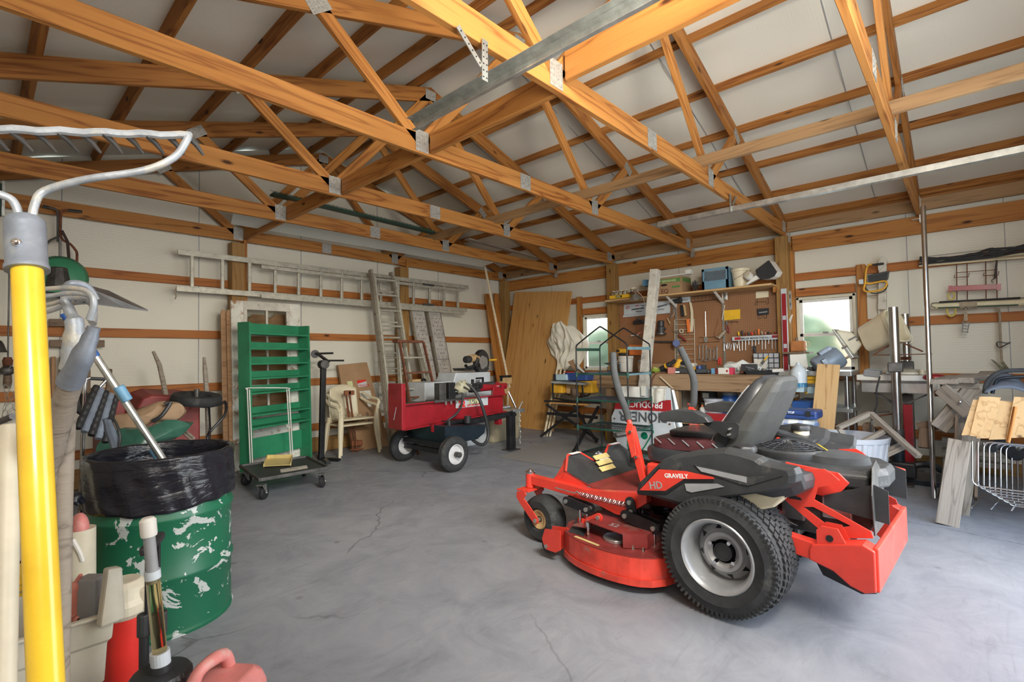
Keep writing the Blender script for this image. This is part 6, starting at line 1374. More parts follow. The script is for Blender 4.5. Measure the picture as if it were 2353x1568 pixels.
# corner boards
one_beam('corner_board','left brown board leaning in the far corner','board',A(1121,676,y=6.3),V((6.30,5.98,0)),.14,.038,M['pine'],up=(0,1,0))
one_beam('corner_board','right brown board leaning in the far corner','board',A(1140,675,y=6.34),V((6.42,6.10,0)),.11,.038,M['pine'],up=(0,1,0))
o=one('long_pole','long pale square pole leaning up to the rafters in the corner','pole',MB().bar(A(1114,612,y=6.0),A(1171,892,y=5.75),.035,.035),M['cleat'],bevel=.003)
o=one('long_batten','pale batten leaning behind the saw stand','batten',MB().bar(A(1168,892,y=5.78),V((5.95,5.62,0)),.03,.03),M['cleat'],bevel=.002)
ply=MB().prism([A(1181,681,x=6.70),A(1296,662,x=6.70),V((6.42,5.30,0)),V((6.42,6.25,0))],V((-.018,0,0)))
pm=wood('plywood sheet standing',(.62,.32,.10),(.50,.215,.05),(.68,.40,.15),gs=.8,rough=.42)
# rotate grain to vertical: use a beam so its length runs along the sheet
bt_=(A(1181,681,x=6.70)+A(1296,662,x=6.70))/2; bb_=V((6.40,5.66,0)); wdt=(A(1181,681,x=6.70)-A(1296,662,x=6.70)).length
one_beam('plywood_sheet','big orange-toned plywood sheet leaning on the right wall near the corner','plywood',bb_,V((6.70,bt_.y-.10,bt_.z)),wdt*1.12,.018,M['ply'],up=(1,0,0))
# white cotton sheet hung on wall
sb=MB(); 
def shf(u,v):
    cy=A(1302,800,x=6.5).y; w=.34+.42*math.sin(PI*min(1,v*.9+.12))
    y=cy+.03+(.5-u)*w-.06*v+.05*math.sin(v*7+u*3)
    z=A(1302,740,x=6.5).z-.80*v*(1-.25*abs(2*u-1))-.16*(2*u-1)**2-.03*math.sin(u*19+v*2)
    x=6.55-.16*math.sin(PI*u)**.6-.013*math.sin(u*34+v*5+3*noise.noise(V((u*3,v*4,0))))-.07*noise.noise(V((u*5,v*4,1)))-.022*noise.noise(V((u*20,v*7,5)))
    return V((x,y,z))
sb.grid(shf,90,50)
one('cotton_sheet','off-white cotton sheet hanging gathered beside the first window','cloth',sb,M['canvas'],smooth=True,solid=.004)
one('white_pipes','bundle of white plastic pipes leaning below the cotton sheet','pipe',MB().cyl(A(1282,840,x=6.35),A(1248,1015,x=5.9),.017,n=12).cyl(A(1290,845,x=6.4),A(1254,1016,x=5.93),.014,n=12).cyl(A(1298,850,x=6.4),A(1262,1010,x=5.96),.014,n=12),M['cream'],kind='stuff',smooth=True)
# folding stand with table saw
t=T('folding_saw_stand','black folding X-leg stand in front of the plywood','stand')
for a,b in (((1255,930),(1375,1012)),((1330,935),(1243,1003)),((1375,935),(1318,1040)),((1318,932),(1372,1018))):
    t.p('leg',MB().bar(A(a[0],a[1],x=5.75),A(b[0],b[1],z=.02),.035,.028),M['blackm'])
t.p('cross_bar',MB().bar(A(1257,950,x=5.75),A(1372,960,x=5.75),.04,.04),M['blackm']); t.p('top_bar',MB().bar(A(1252,922,x=5.75),A(1378,926,x=5.8),.035,.03),M['blackm'])
t.p('shelf_board',MB().prism([A(1262,925,x=5.7),A(1350,930,x=5.7),A(1362,922,x=6.0),A(1275,918,x=6.0)],V((0,0,-.015))),M['ply'])
t=T('job_site_table_saw','grey-topped yellow job-site table saw with tubular cage','saw')
t.p('table_top',MB().prism([A(1265,876,x=5.7),A(1345,881,x=5.7),A(1372,876,x=6.1),A(1290,870,x=6.1)],V((0,0,-.03))),M['gal'],bevel=.003)
t.p('cage',MB().tube([A(1270,880,x=5.72),A(1271,912,x=5.72),A(1278,916,x=5.72),A(1335,921,x=5.72),A(1337,882,x=5.72)],.013,8,smooth=3),M['blackm'],smooth=True)
t.p('cage_back',MB().tube([A(1300,876,x=6.0),A(1301,905,x=6.0),A(1350,910,x=6.0),A(1368,880,x=6.0)],.012,8,smooth=3),M['blackm'],smooth=True)
t.p('left_body',MB().box(A(1287,893,x=5.9),(.20,.22,.13)),M['dwyellow'],bevel=.015); t.p('right_body',MB().box(A(1352,889,x=5.95),(.18,.24,.17)),M['dwyellow'],bevel=.015)
t.p('motor',MB().cyl(A(1312,902,x=5.85),A(1330,902,x=5.95),.07,n=16),M['dark_wood'],bevel=.01); t.p('body_core',MB().box(A(1318,893,x=5.95),(.16,.16,.15)),M['leather'],bevel=.01)
t=T('blue_tray','blue plastic tray with a red edge on the table saw','tray')
c=A(1336,864,x=5.95); 
t.p('tray_body',MB().loft([[c+V((x*s,y*s,z)) for x,y in ((-.13,-.20),(.13,-.20),(.15,-.17),(.15,.17),(.13,.20),(-.13,.20),(-.15,.17),(-.15,-.17))] for s,z in ((.88,-.06),(.9,-.055),(1,.045),(1.04,.05),(.96,.05),(.86,-.045))]),M['navy'],bevel=.003)
t.p('red_edge',MB().bar(c+V((-.15,.20,.055)),c+V((-.15,.02,.055)),.01,.008),M['txtr'])
boxthing('pale_box','light blue-grey box on the saw table left of the blue tray','box',A(1296,867,x=5.85),(.16,.20,.085),M['ltblue'],bevel=.006)
t=T('kraft_tray_box','brown paper carton leaning open in the blue tray','carton'); t.p('side',MB().prism([A(1304,832,x=6.05),A(1318,826,x=6.05),A(1345,858,x=6.05),A(1330,864,x=6.05)],V((.01,0,0))),M['card']); t.p('flap',MB().prism([A(1318,826,x=6.05),A(1330,848,x=6.0),A(1350,862,x=6.0),A(1345,858,x=6.05)],V((.01,.03,0))),M['paper'])
boxthing('battery_pack','black battery pack at the left end of the saw table','battery',A(1277,868,x=5.8),(.07,.06,.10),M['black'],bevel=.01)
# ---------------- greenhouse rack ----------------
t=T('greenhouse_rack','four-tier dark green tubular greenhouse rack with pitched hoops','rack')
FLp,BLp,FRp,BRp=V((4.93,3.49,0)),V((5.47,3.49,0)),V((4.93,2.80,0)),V((5.47,2.80,0))
BLp=V((5.47,3.50,0))
zh=A(1325,800,x=4.93).z; za=A(1378,752,x=4.93).z
def pole(nm,P,m='blackm',r=.008): return t.p(nm,MB().tube(P,r,8,smooth=4),M[m],smooth=True)
for a,b in ((FLp,FRp),(BLp,BRp)):
    for p in (a,b): t.p('post',MB().cyl(p,p+V((0,0,zh)),.009,n=10),M['blackm'],smooth=True)
    mid=(a+b)/2
    t.p('hoop',MB().tube([a+V((0,0,zh-.02)),a+V((0,-.005,zh+.02)),a.lerp(b,.06)+V((0,0,zh+.055)),a.lerp(b,.45)+V((0,0,za-.012)),mid+V((0,0,za)),a.lerp(b,.55)+V((0,0,za-.012)),a.lerp(b,.94)+V((0,0,zh+.055)),b+V((0,.005,zh+.02)),b+V((0,0,zh-.02))],.009,8,smooth=4),M['blackm'],smooth=True)
ztop=A(1325,795,x=4.93).z
for a,b in ((FLp,BLp),(FRp,BRp)):
    t.p('top_connector',MB().bar(a+V((0,0,zh-.02)),b+V((0,0,zh-.02)),.018,.035),M['bluegreen'] if a is FRp else M['dkgreen'],bevel=.003)
for py,nm in ((858,'t'),(917,'m'),(980,'l'),(1044,'b')):
    z=A(1328,py,x=4.93,).z; 
    if z<.05: z=.06
    g=MB()
    for k in range(23): y=2.80+.70*k/22; g.bar((4.93,y,z),(5.47,y,z),.004,.004)
    for k in range(5): x=4.93+.54*k/4; g.bar((x,2.80,z-.004),(x,3.50,z-.004),.005,.005)
    t.p('wire_shelf',g,M['blackm'],kind='stuff')
    for a,b in ((FLp,BLp),(FRp,BRp),(FLp,FRp),(BLp,BRp)): t.p('shelf_rail',MB().bar(a+V((0,0,z-.01)),b+V((0,0,z-.01)),.012,.022),M['bluegreen'] if (a is FRp and nm=='t') else M['dkgreen'],bevel=.002)
    for p in (FLp,FRp,BLp,BRp): t.p('clip',MB().cyl(p+V((0,0,z-.045)),p+V((0,0,z+.02)),.015,n=10),M['dkgreen'],bevel=.003)
mt=MB().grid(lambda u,v:V((4.35+1.5*u,2.9+1.35*v+.25*u,.006+.004*noise.noise(V((u*5,v*5,0))))),20,12)
one('floor_mat','thin grey woven mat on the floor under the greenhouse rack','mat',mt,mat('grey woven mat',(.26,.25,.23),.9,0,.2,60,.4,160),solid=.006)
# ---------------- workbench and pegboard wall ----------------
zB=.975
t=T('workbench','long timber workbench under the pegboard on the right wall','workbench')
t.beam('bench_top',(6.36,4.05,zB-.02),(6.36,1.56,zB-.02),.74,.04,M['bench'],label='plank top of the bench')
t.beam('front_board',(6.0,4.05,.865),(6.0,1.56,.865),.04,.185,M['bench'])
t.beam('end_board',(6.02,1.575,.865),(6.70,1.575,.865),.04,.18,M['bench'])
for x,y in ((6.06,3.72),(6.06,2.75),(6.06,1.68),(6.66,3.72),(6.66,2.75),(6.66,1.68)): t.beam('leg',(x,y,0),(x,y,.93),.09,.09,M['bench'],up=(0,1,0))
t.beam('lower_shelf',(6.40,3.7,.36),(6.40,1.65,.36),.62,.03,M['plyraw'])
peg=S('trim_1',MB().bb((6.725,1.71,zB),(6.735,3.94,2.06)),M['peg'])
peg.r['label']='brown pegboard panel'
# coated cork tiles at left of pegboard
for i in range(3):
    for j in range(2): peg.p('tile',MB().bb((6.720,3.92-.26*(i+1)+.004,1.50+.20*j+.004),(6.726,3.92-.26*i-.004,1.70+.20*j-.004)),mat('brown hardboard tile %d%d'%(i,j),(.30+.03*((i+j)%2),.135,.06),.5,0,.12,4))
sh_=T('pine_shelf','long pine shelf above the pegboard on white brackets','shelf')
ZS=2.05
sh_.beam('shelf_board',(6.55,3.98,ZS-.012),(6.55,1.69,ZS-.012),.34,.024,M['plyraw'])
sh_.beam('end_cleat',(6.55,1.705,ZS-.06),(6.74,1.705,ZS-.06),.03,.07,M['pine'])
for y in (3.02,2.37):
    sh_.p('bracket',MB().bar((6.72,y,ZS-.20),(6.72,y,ZS-.03),.02,.02).prism([V((6.71,y-.01,ZS-.17)),V((6.71,y-.01,ZS-.13)),V((6.44,y-.01,ZS-.024)),V((6.40,y-.01,ZS-.03))],V((0,.02,0))),M['white'],kind='stuff')
    sh_.p('slotted_standard',MB().bb((6.705,y-.012,zB),(6.722,y+.012,ZS-.16)),M['steel'])
    sl=MB()
    for k in range(30): sl.bb((6.703,y-.003,zB+.03+k*.03),(6.7055,y+.003,zB+.042+k*.03))
    sh_.p('slots',sl,M['blackm'],kind='stuff')
def S_(px,py,x=6.45): return A(px,py,x=x)
def wbox(px0,py0,px1,py1,x,dep):   # front face rectangle on plane x
    a=A(px0,py1,x=x); b=A(px1,py0,x=x); c=A(px1,py1,x=x); return (V((x+dep/2,(a.y+b.y)/2,(c.z+b.z)/2)),V((dep,abs(a.y-b.y),abs(b.z-c.z))))
t=T('banana_box','produce carton with green bands at the left of the wall shelf','carton')
cY0,cY1=S_(1493,655,6.40).y,S_(1567,655,6.40).y
bx=t.p('carton',MB().bb((6.40,cY1,ZS+.001),(6.70,cY0,ZS+.225)),M['card'],bevel=.002)
t.p('green_band',MB().bb((6.396,cY1+.02,ZS+.155),(6.40,cY0,ZS+.205)),mat('printed green',(.10,.25,.06),.7),par=bx)
t.p('green_band',MB().bb((6.396,cY1+.03,ZS+.075),(6.40,cY1+.14,ZS+.10)),bpy.data.materials['printed green'],par=bx)
t.p('green_band',MB().bb((6.42,cY1-.004,ZS+.155),(6.68,cY1,ZS+.205)),bpy.data.materials['printed green'],par=bx)
t.p('hand_hole',MB().loft([[V((6.397-k*.002,(cY0+cY1)/2+.02+.05*math.cos(a),ZS+.125+.014*math.sin(a))) for a in [2*PI*i/16 for i in range(16)]] for k in (0,1)]),M['blackm'],par=bx)
t.p('print',text_mb('PREMIUM BANANAS',.043,(6.394,cY0-.0,ZS+.163),(0,-1,0),(0,0,1),.0005,.0008),M['txty'],par=bx)
t.p('marker_writing',text_mb('BEE EQ',.085,(6.394,cY0-.01,ZS+.012),(0,-1,0),(0,0,1),.0005,.001),M['rust'],par=bx,kind='stuff')
o=one('white_bracket_strip','white plastic strip with a block end lying over the produce carton','strip',MB().bar((6.38,cY0+.04,ZS+.232),(6.42,cY1-.06,ZS+.245),.03,.014).bb((6.38,cY1-.13,ZS+.235),(6.46,cY1-.06,ZS+.29)),M['white'],kind='stuff')
boxthing('blue_box_end','light blue box end sticking out behind the weathered post on the shelf','box',(6.55,cY0+.06,ZS+.20),(.2,.16,.09),M['lblue'],bevel=.002)
pc=MB()
for i in range(90):
    a=random.random()*2*PI; p_=random.random()*PI; dd=V((math.sin(p_)*math.cos(a),math.sin(p_)*math.sin(a),math.cos(p_)))
    c=V((6.45,S_(1598,650).y,ZS+.08)); pc.cyl(c,c+dd*.075,.006,.001,4)
one('dried_wreath','dark bristly dried wreath between the carton and the blue crate','wreath',pc,M['iron'],kind='stuff')
t=T('milk_crate','light blue lattice-sided milk crate on the wall shelf','crate')
cc,cs_=wbox(1613,598,1672,652,6.40,.28); y0,y1=cc.y-cs_.y/2,cc.y+cs_.y/2; z1=ZS+.27
cm=mat('dusty blue crate',(.16,.30,.40),.5,0,.15,7)
t.p('frame',MB().bb((6.40,y0,ZS+.001),(6.412,y1,ZS+.11)).bb((6.40,y0,z1-.03),(6.412,y1,z1)).bb((6.40,y0,ZS),(6.412,y0+.03,z1)).bb((6.40,y1-.03,ZS),(6.412,y1,z1)).bb((6.40,y0,ZS),(6.68,y0+.010,z1-.005)).bb((6.40,y1-.010,ZS),(6.68,y1,z1-.005)).bb((6.67,y0,ZS),(6.68,y1,z1)).bb((6.41,y0,ZS+.001),(6.68,y1,ZS+.01)),cm,kind='stuff')
t.p('contents_or_shade',MB().bb((6.42,y0+.015,ZS+.012),(6.66,y1-.015,ZS+.235)),M['dark_wood'])  # dark block put in as the shade inside the crate
la=MB()
yy0,yy1,zz0,zz1=y0+.03,y1-.03,ZS+.11,z1-.03
for k in range(-8,16):
    for s in(1,-1):
        # diagonal clipped
        w_=yy1-yy0; h_=zz1-zz0; st=.028
        u0=k*st; pts_=[]
        a0,b0=u0,0; a1,b1=u0+h_,h_
        if a1<0 or a0>w_: continue
        if a0<0: b0-=a0; a0=0
        if a1>w_: b1-=(a1-w_); a1=w_
        f=(lambda a:yy0+a) if s>0 else (lambda a:yy1-a)
        if b1>b0: la.bar((6.404,f(a0),zz0+b0),(6.404,f(a1),zz0+b1),.004,.005,(1,0,0))
t.p('lattice',la,cm,kind='stuff')
t=T('lidded_bucket','cream plastic bucket with lid and wire bail on the wall shelf','bucket')
c=V((6.50,S_(1703,648,6.5).y,ZS+.001)); t.p('body',MB().lathe([(.085,0),(.105,.19),(.115,.195),(.115,.225),(.108,.23),(0,.232)],c,(0,0,1),32),M['cream'],smooth=True)
t.p('bail',MB().tube([c+V((-.06,-.10,.19)),c+V((-.10,-.05,.14)),c+V((-.105,.03,.10)),c+V((-.10,.05,.09))],.002,5,smooth=4),M['wire'])
t=T('lamp_housing','dark-lensed white lamp housing lying at the right end of the shelf','lamp')
c=V((6.50,S_(1762,640,6.5).y,ZS+.10))
LP=[(1736,621),(1765,599),(1768,599),(1786,625),(1780,635),(1768,641),(1750,643),(1738,632)]
t.p('shell',MB().loft([[A(x,y,x=6.42) for x,y in LP],[A(x,y,x=6.42)+V((.12,-.03,.0)) for x,y in LP],[c+(A(x,y,x=6.42)-c)*.5+V((.17,-.03,0)) for x,y in LP]]),M['white'],bevel=.01)
t.p('lens',MB().prism([c+(A(x,y,x=6.41)-V((6.41,c.y,c.z)))*1.0-V((6.50,0,0))+V((0,0,0)) if 0 else A(x,y,x=6.412) for x,y in LP],V((-.006,0,0))),M['black'],bevel=.002)
t=T('white_sensor_lamp','small round-faced white fixture hanging over the shelf edge','lamp')
c=A(1721,636,x=6.36); t.p('face',MB().cyl(c+V((.02,0,0)),c+V((-.03,.01,.02)),.05,.045,22),M['white'],bevel=.004); t.p('dial',MB().cyl(c+V((-.03,.01,.02)),c+V((-.036,.012,.023)),.036,n=20),M['offwhite']); t.p('arm',MB().prism([A(1713,656,x=6.33),A(1716,651,x=6.33),A(1736,632,x=6.36),A(1744,640,x=6.36)],V((.05,0,0))),M['white'],bevel=.006)
t=T('jar_tray','yellow-fronted tray of clear jars at the left end of the wall shelf','tray')
ty0=A(1400,676,x=6.36).y; ty1=A(1444,671,x=6.36).y
t.p('tray',MB().bb((6.36,ty1,ZS+.005),(6.56,ty0,ZS+.055)),M['yellow'],bevel=.003); t.p('logo_plate',MB().bb((6.355,(ty0+ty1)/2-.05,ZS+.015),(6.36,(ty0+ty1)/2+.05,ZS+.045)),M['blackm'])
t.p('logo_text',text_mb('WOLF',.026,(6.353,(ty0+ty1)/2+.042,ZS+.021),(0,-1,0),(0,0,1),.0005,.0008),M['txty'])
for k in range(4):
    y=ty0-.04-.065*k; jar('clear jar with pale lid, number %s from the left in the yellow tray'%('one','two','three','four')[k],'jar',(6.42,y,ZS+.056),.030,.065,M['jar'],True,'white','jars in the yellow tray')
jar('single tall clear jar with cream lid right of the yellow tray','jar',(6.45,A(1455,668,x=6.45).y,ZS+.001),.04,.14,M['jar'],True,'cream')
t=T('clamp_lamp','aluminium reflector clamp lamp hanging from the shelf edge','lamp')
c=A(1461,686,x=6.30); t.p('reflector',MB().ring([(.030,.075),(.040,.07),(.085,.0),(.088,0),(.042,.078),(.030,.08)],c-V((0,0,.02)),(-.15,.1,1),28),M['gal'],smooth=True); t.p('socket',MB().cyl(c+V((0,0,.05)),c+V((-.01,.01,.12)),.024,n=14),M['dark_wood']); t.p('bulb',MB().ball(c+V((0,0,.0)),.03,14,10),M['white'],smooth=True); t.p('clamp',MB().bar(c+V((.0,.06,.05)),c+V((.05,.10,.09)),.02,.03),M['iron']); t.p('lamp_cord',MB().tube([c+V((0,-.02,.1)),c+V((.05,-.09,.0)),c+V((.08,-.10,-.2)),c+V((.08,-.09,-.5))],.003,5,smooth=3),M['white'])
# weathered square post
p0=A(1506,620,x=5.93); p1=A(1478,905,x=5.80)
dd=(p1-p0); p2=p0+dd*1.45; 
k=(p0.z)/(p0.z-p1.z); p2=p0+dd*k
one_beam('weathered_post','tall cracked white-painted post leaning between the rack and the bench','post',p2+V((0,0,.01)),p0,.105,.105,M['oldwhite'],up=(0,1,0))
# ---- pegboard tools ----
XP=6.715
def Q(px,py,dx=0): return A(px,py,x=XP-dx)
def plate(name,label,cat,px,m,th=.006,dx=0,**k): 
    t=T(name,label,cat); t.p('plate',MB().prism([Q(a,b,dx) for a,b in px],V((-th,0,0))),M[m],**k); return t
t=plate('drill_bit_rack','white tool rack sign with a red no-go symbol behind the weathered post','sign',[(1434,701),(1540,691),(1540,717),(1434,724)],'sign')
t.p('ledge',MB().prism([Q(1434,725),Q(1540,716),Q(1540,720),Q(1434,730)],V((-.03,0,0))),M['sign'])
t.p('no_symbol',MB().ring([(.020,-.001),(.025,-.001),(.025,.001),(.020,.001)],Q(1442,707,.008),(1,0,0),24).bar(Q(1438.5,710,.008),Q(1445.5,704,.008),.002,.004),M['txtr'],kind='stuff')
t.p('red_text',text_mb('SAFE',.030,Q(1460,705,.008),(0,-1,0),(0,0,1),.0004,.0006),M['txtr']); t.p('black_text',text_mb('Twist Lock',.028,Q(1472,704,.008),(0,-1,0),(0,0,1),.0004,.0005),M['txtk'])
t.p('tool_drawing',MB().bar(Q(1451,712,.007),Q(1480,708,.007),.001,.022).bar(Q(1510,706,.007),Q(1533,700,.007),.001,.022),M['signblk'],kind='stuff')
t.p('brand_text',text_mb('REGULAR',.024,Q(1461,717.5,.008),(0,-1,0),(0,0,1),.0004,.0006),M['txtk']); t.p('brand_text',text_mb('ON THE WALL',.022,Q(1505,713.5,.008),(0,-1,0),(0,0,1),.0004,.0006),M['txtk'])
t=plate('tool_rail_sign','small white tool sign partly covered by a black light','sign',[(1543,686),(1587,682),(1587,694),(1543,698)],'sign'); t.p('text',text_mb('TOOLS',.026,Q(1567,692,.008),(0,-1,0),(0,0,1),.0004,.0006),M['txtk'])
t=T('black_flashlight','fat black torch lying over the tool sign','torch'); t.p('body',MB().cyl(Q(1547,694,.05),Q(1563,690,.05),.032,n=16),M['black'],bevel=.008); t.p('head',MB().cyl(Q(1561,690.5,.05),Q(1566,689.5,.05),.040,n=16),M['black'],bevel=.004)
wr_=MB(); 
for k in range(8): x=1588+8.5*k; wr_.cyl(Q(x,682-k*.9,.02),Q(x,695-k*.9,.02),.0022,n=5)
wr_.cyl(Q(1588,682,.02),Q(1655,674,.02),.003,n=5); wr_.cyl(Q(1588,695,.02),Q(1655,687,.02),.003,n=5)
one('wire_tool_rack','narrow dark wire rack near the top of the pegboard','rack',wr_,M['wire'],kind='stuff')
t=T('bow_saw','orange-handled pruning saw with cream sheath on the pegboard','saw'); t.p('sheath',MB().prism([Q(x,y,.02) for x,y in ((1584,693),(1589,696),(1593,715),(1594,745),(1592,763),(1586,763),(1587,745),(1588,720),(1586,705))],V((-.012,0,0))),M['cream'],bevel=.002); t.p('handle',MB().prism([Q(x,y,.02) for x,y in ((1578,734),(1585,733),(1587,764),(1581,765))],V((-.025,0,0))),M['orange'],bevel=.004)
t=T('wire_brush','wooden-backed black brush hanging on the pegboard','brush'); t.p('bristles',MB().prism([Q(x,y,.02) for x,y in ((1565,702),(1570,702),(1575,727),(1568,728))],V((-.03,0,0))),M['black']); t.p('back',MB().prism([Q(x,y,.02) for x,y in ((1571,701),(1575,701),(1579,725),(1575,727))],V((-.03,0,0))),M['leather'],bevel=.003)
t=T('paint_scraper','long-handled scraper with wood grip hanging beside the torch','scraper'); t.p('shaft',MB().cyl(Q(1552,696,.03),Q(1539,735,.03),.006,n=6),M['iron']); t.p('grip',MB().cyl(Q(1533,731,.03),Q(1540,745,.03),.010,n=8),M['leather'])
one('hanging_wire','thin white cord hanging on the pegboard left of the tool sign','cord',MB().tube([Q(1540,699,.01),Q(1548,710,.01),Q(1549,722,.01),Q(1543,728,.01)],.003,5,smooth=4),M['white'])
wr_=MB()
for k in range(9): y=735+11.5*k; wr_.cyl(Q(1552,y,.03),Q(1594,y-1.5,.03),.0032,n=5)
wr_.cyl(Q(1550,735,.03),Q(1552,850,.03),.004,n=6); wr_.cyl(Q(1595,733,.03),Q(1597,845,.03),.004,n=6)
one('wire_grid_rack','white wire ladder rack on the pegboard','rack',wr_,M['offwhite'],kind='stuff')
t=T('router_tool','black plunge router hanging behind the weathered post','router'); t.p('motor',MB().cyl(Q(1519,737,.08),Q(1519,752,.08),.045,n=18),M['black'],bevel=.01); t.p('body',MB().cyl(Q(1519,752,.08),Q(1519,765,.08),.055,.045,18),M['iron'],bevel=.006); t.p('base',MB().cyl(Q(1519,765,.08),Q(1519,769,.08),.075,n=24),M['iron']); t.p('side_handle',MB().bar(Q(1509,760,.08),Q(1530,756,.08),.03,.03),M['black'],bevel=.008)
t=T('jig_saw','black hand planer hanging on the tiles left of the weathered post','planer'); t.p('body',MB().box(Q(1468,741,.06),(.06,.16,.055)),M['black'],bevel=.012); t.p('nose',MB().box(Q(1480,738,.06),(.05,.08,.04)),M['iron'],bevel=.01); t.p('top_knob',MB().ball(Q(1467,733,.06),.022,12,8),M['iron'],smooth=True)
one('wire_loop','thin pale wire loop hanging by the post left of the tiles','wire',MB().tube([Q(1425+14*math.cos(a),733+14*math.sin(a),.01) for a in [k*.5 for k in range(11)]],.0025,5),M['strap'])
t=T('oilstone_brush','pink-tipped white glue gun resting on a hook','glue gun'); t.p('body',MB().cyl(Q(1450,772,.04),Q(1466,770,.04),.010,n=8),M['white']); t.p('tip',MB().cyl(Q(1466,767,.04),Q(1474,763,.04),.016,.006,10),M['pink'])
t=T('red_screwdriver','long screwdriver with brown handle lying across the wire rack','screwdriver'); t.p('shank',MB().cyl(Q(1546,758,.05),Q(1560,770,.05),.004,n=8),M['chrome']); t.p('handle',MB().cyl(Q(1560,770,.05),Q(1577,784,.05),.014,n=10),M['maroon'],bevel=.003)
one('tape_roll','white tape ring on the wire rack','tape',MB().ring([(.020,-.01),(.030,-.01),(.030,.01),(.020,.01)],Q(1566,761,.04),(1,0,0),20),M['offwhite'])
t=T('angle_grinder_disc','round dark navy suction lifter behind the far lever','lifter')
t.p('disc',MB().cyl(Q(1554,789,.18),Q(1554,789,.12),.05,n=24),M['navy'],bevel=.004); t.p('rod',MB().cyl(Q(1500,785,.05),Q(1545,786,.05),.012,n=10),M['iron'])
t=T('orange_panel','orange perforated plastic bin front leaning on the bench, left','panel')
t.p('panel',MB().prism([Q(1447,793,.12),Q(1480,793,.12),Q(1480,816,.12),Q(1447,816,.12)],V((-.01,0,0))),M['orange'])
hh=MB()
for i in range(8):
    for j in range(5): c=Q(1449.5+4*i,795.5+4.4*j,.131); hh.cyl(c,c+V((-.001,0,0)),.004,n=6)
t.p('holes',hh,M['rust'],kind='stuff')
t=T('long_spoon_scraper','long silver scraper with a flat blade in the middle of the pegboard','scraper'); t.p('shaft',MB().cyl(Q(1621,716,.02),Q(1622,774,.02),.005,n=8),M['chrome']); t.p('blade',MB().prism([Q(1617,775,.02),Q(1626,775,.02),Q(1625,787,.02),Q(1619,787,.02)],V((-.004,0,0))),M['gal'])
t=T('file_shelf_wire','empty wire holder low on the pegboard','rack'); t.p('wire',MB().tube([Q(1606,776,.02),Q(1654,774,.02),Q(1654,785,.02),Q(1606,788,.02)],.0025,5,closed=True),M['wire'])
wn=MB()
for k,(x,y0,y1) in enumerate(((1607,796,823),(1615,795,827),(1622,795,829),(1626,805,822),(1632,803,826),(1640,804,824),(1647,797,826))):
    t=T('combination_wrench','%s steel wrench in the row hanging above the bench'%('first','second','third','fourth, thin','fifth','sixth, thin','seventh, adjustable')[k],'wrench','wrenches on the pegboard')
    a,b=Q(x,y0,.02),Q(x,y1,.02)
    t.p('shank',MB().bar(a,b,.012 if k!=6 else .02,.005,(1,0,0)),M['socketsteel'],bevel=.001)
    t.p('ring_end',MB().ring([(.008,-.004),(.014,-.004),(.014,.004),(.008,.004)],a,(1,0,0),14),M['socketsteel'])
    c=b; t.p('open_jaw',MB().prism([c+V((0,.007,.01)),c+V((0,-.007,.01)),c+V((0,-.018,-.008)),c+V((0,-.014,-.024)),c+V((0,-.006,-.010)),c+V((0,.006,-.010)),c+V((0,.014,-.024)),c+V((0,.018,-.008))],V((-.006,0,0))),M['socketsteel'])
t=T('red_pliers','red-handled pliers standing at the end of the wrench row','pliers'); t.p('handles',MB().cyl(Q(1652,822,.02),Q(1651,838,.02),.010,n=8).cyl(Q(1655,822,.02),Q(1656,838,.02),.009,n=8),M['txtr'],kind='stuff')
t=T('hand_sickle','curved scoop on a long stick hanging right of the shelf standard','scoop'); t.p('stick',MB().cyl(Q(1665,702,.05),Q(1659,735,.05),.006,n=8),M['offwhite']); t.p('stick_lower',MB().cyl(Q(1652,732,.05),Q(1642,770,.05),.005,n=8),M['copper']); t.p('scoop',MB().tube([Q(1646,774,.06),Q(1652,776,.06),Q(1660,768,.06),Q(1668,760,.06)],[.010,.022,.022,.014],10,smooth=4),M['strap'],smooth=True); t.p('hook_plate',MB().box(Q(1668,681,.03),(.02,.035,.10)),M['gal'],bevel=.003)
t=plate('yellow_card','blank yellow card pinned on the pegboard','card',[(1663,714),(1701,711),(1701,733),(1663,737)],'yellow',.002)
t=plate('white_pegboard_holder','white plate with wire hooks at the upper right of the pegboard','holder',[(1737,671),(1766,669),(1766,683),(1737,686)],'cream',.004)
t.p('hooks',MB().tube([Q(1740,686,.02),Q(1740,702,.02),Q(1734,700,.04),Q(1736,694,.04),Q(1760,693,.04),Q(1763,700,.04),Q(1766,698,.02),Q(1765,684,.02)],.0025,5),M['wire'])
t=plate('black_pegboard_holder','black plate with wire hooks below the white plate','holder',[(1739,710),(1767,708),(1767,723),(1740,726)],'black',.004)
t.p('stripe',MB().bar(Q(1744,719,.008),Q(1763,716.5,.008),.001,.014),M['grey']); t.p('hooks',MB().tube([Q(1744,726,.02),Q(1743,733,.02),Q(1747,733,.03),Q(1752,726,.03),Q(1758,732,.03),Q(1762,731,.02),Q(1762,724,.02)],.0025,5),M['wire'])
t=T('pliers','brown-handled tongs hanging below the yellow card','pliers'); t.p('jaws',MB().cyl(Q(1670,738,.02),Q(1670,748,.02),.012,n=8),M['iron']); t.p('handle',MB().tube([Q(1668,748,.02),Q(1670,758,.02),Q(1676,766,.02)],.008,8,smooth=3),M['maroon']); t.p('handle',MB().tube([Q(1672,748,.02),Q(1676,756,.02),Q(1676,765,.02)],.008,8,smooth=3),M['maroon'])
one('hook_row','short row of empty dark hooks under the yellow card','hooks',MB().cyl(Q(1673,740,.02),Q(1696,739,.02),.003,n=5).cyl(Q(1682,740,.02),Q(1682,745,.03),.002,n=5).cyl(Q(1694,739,.02),Q(1694,744,.03),.002,n=5),M['wire'],kind='stuff')
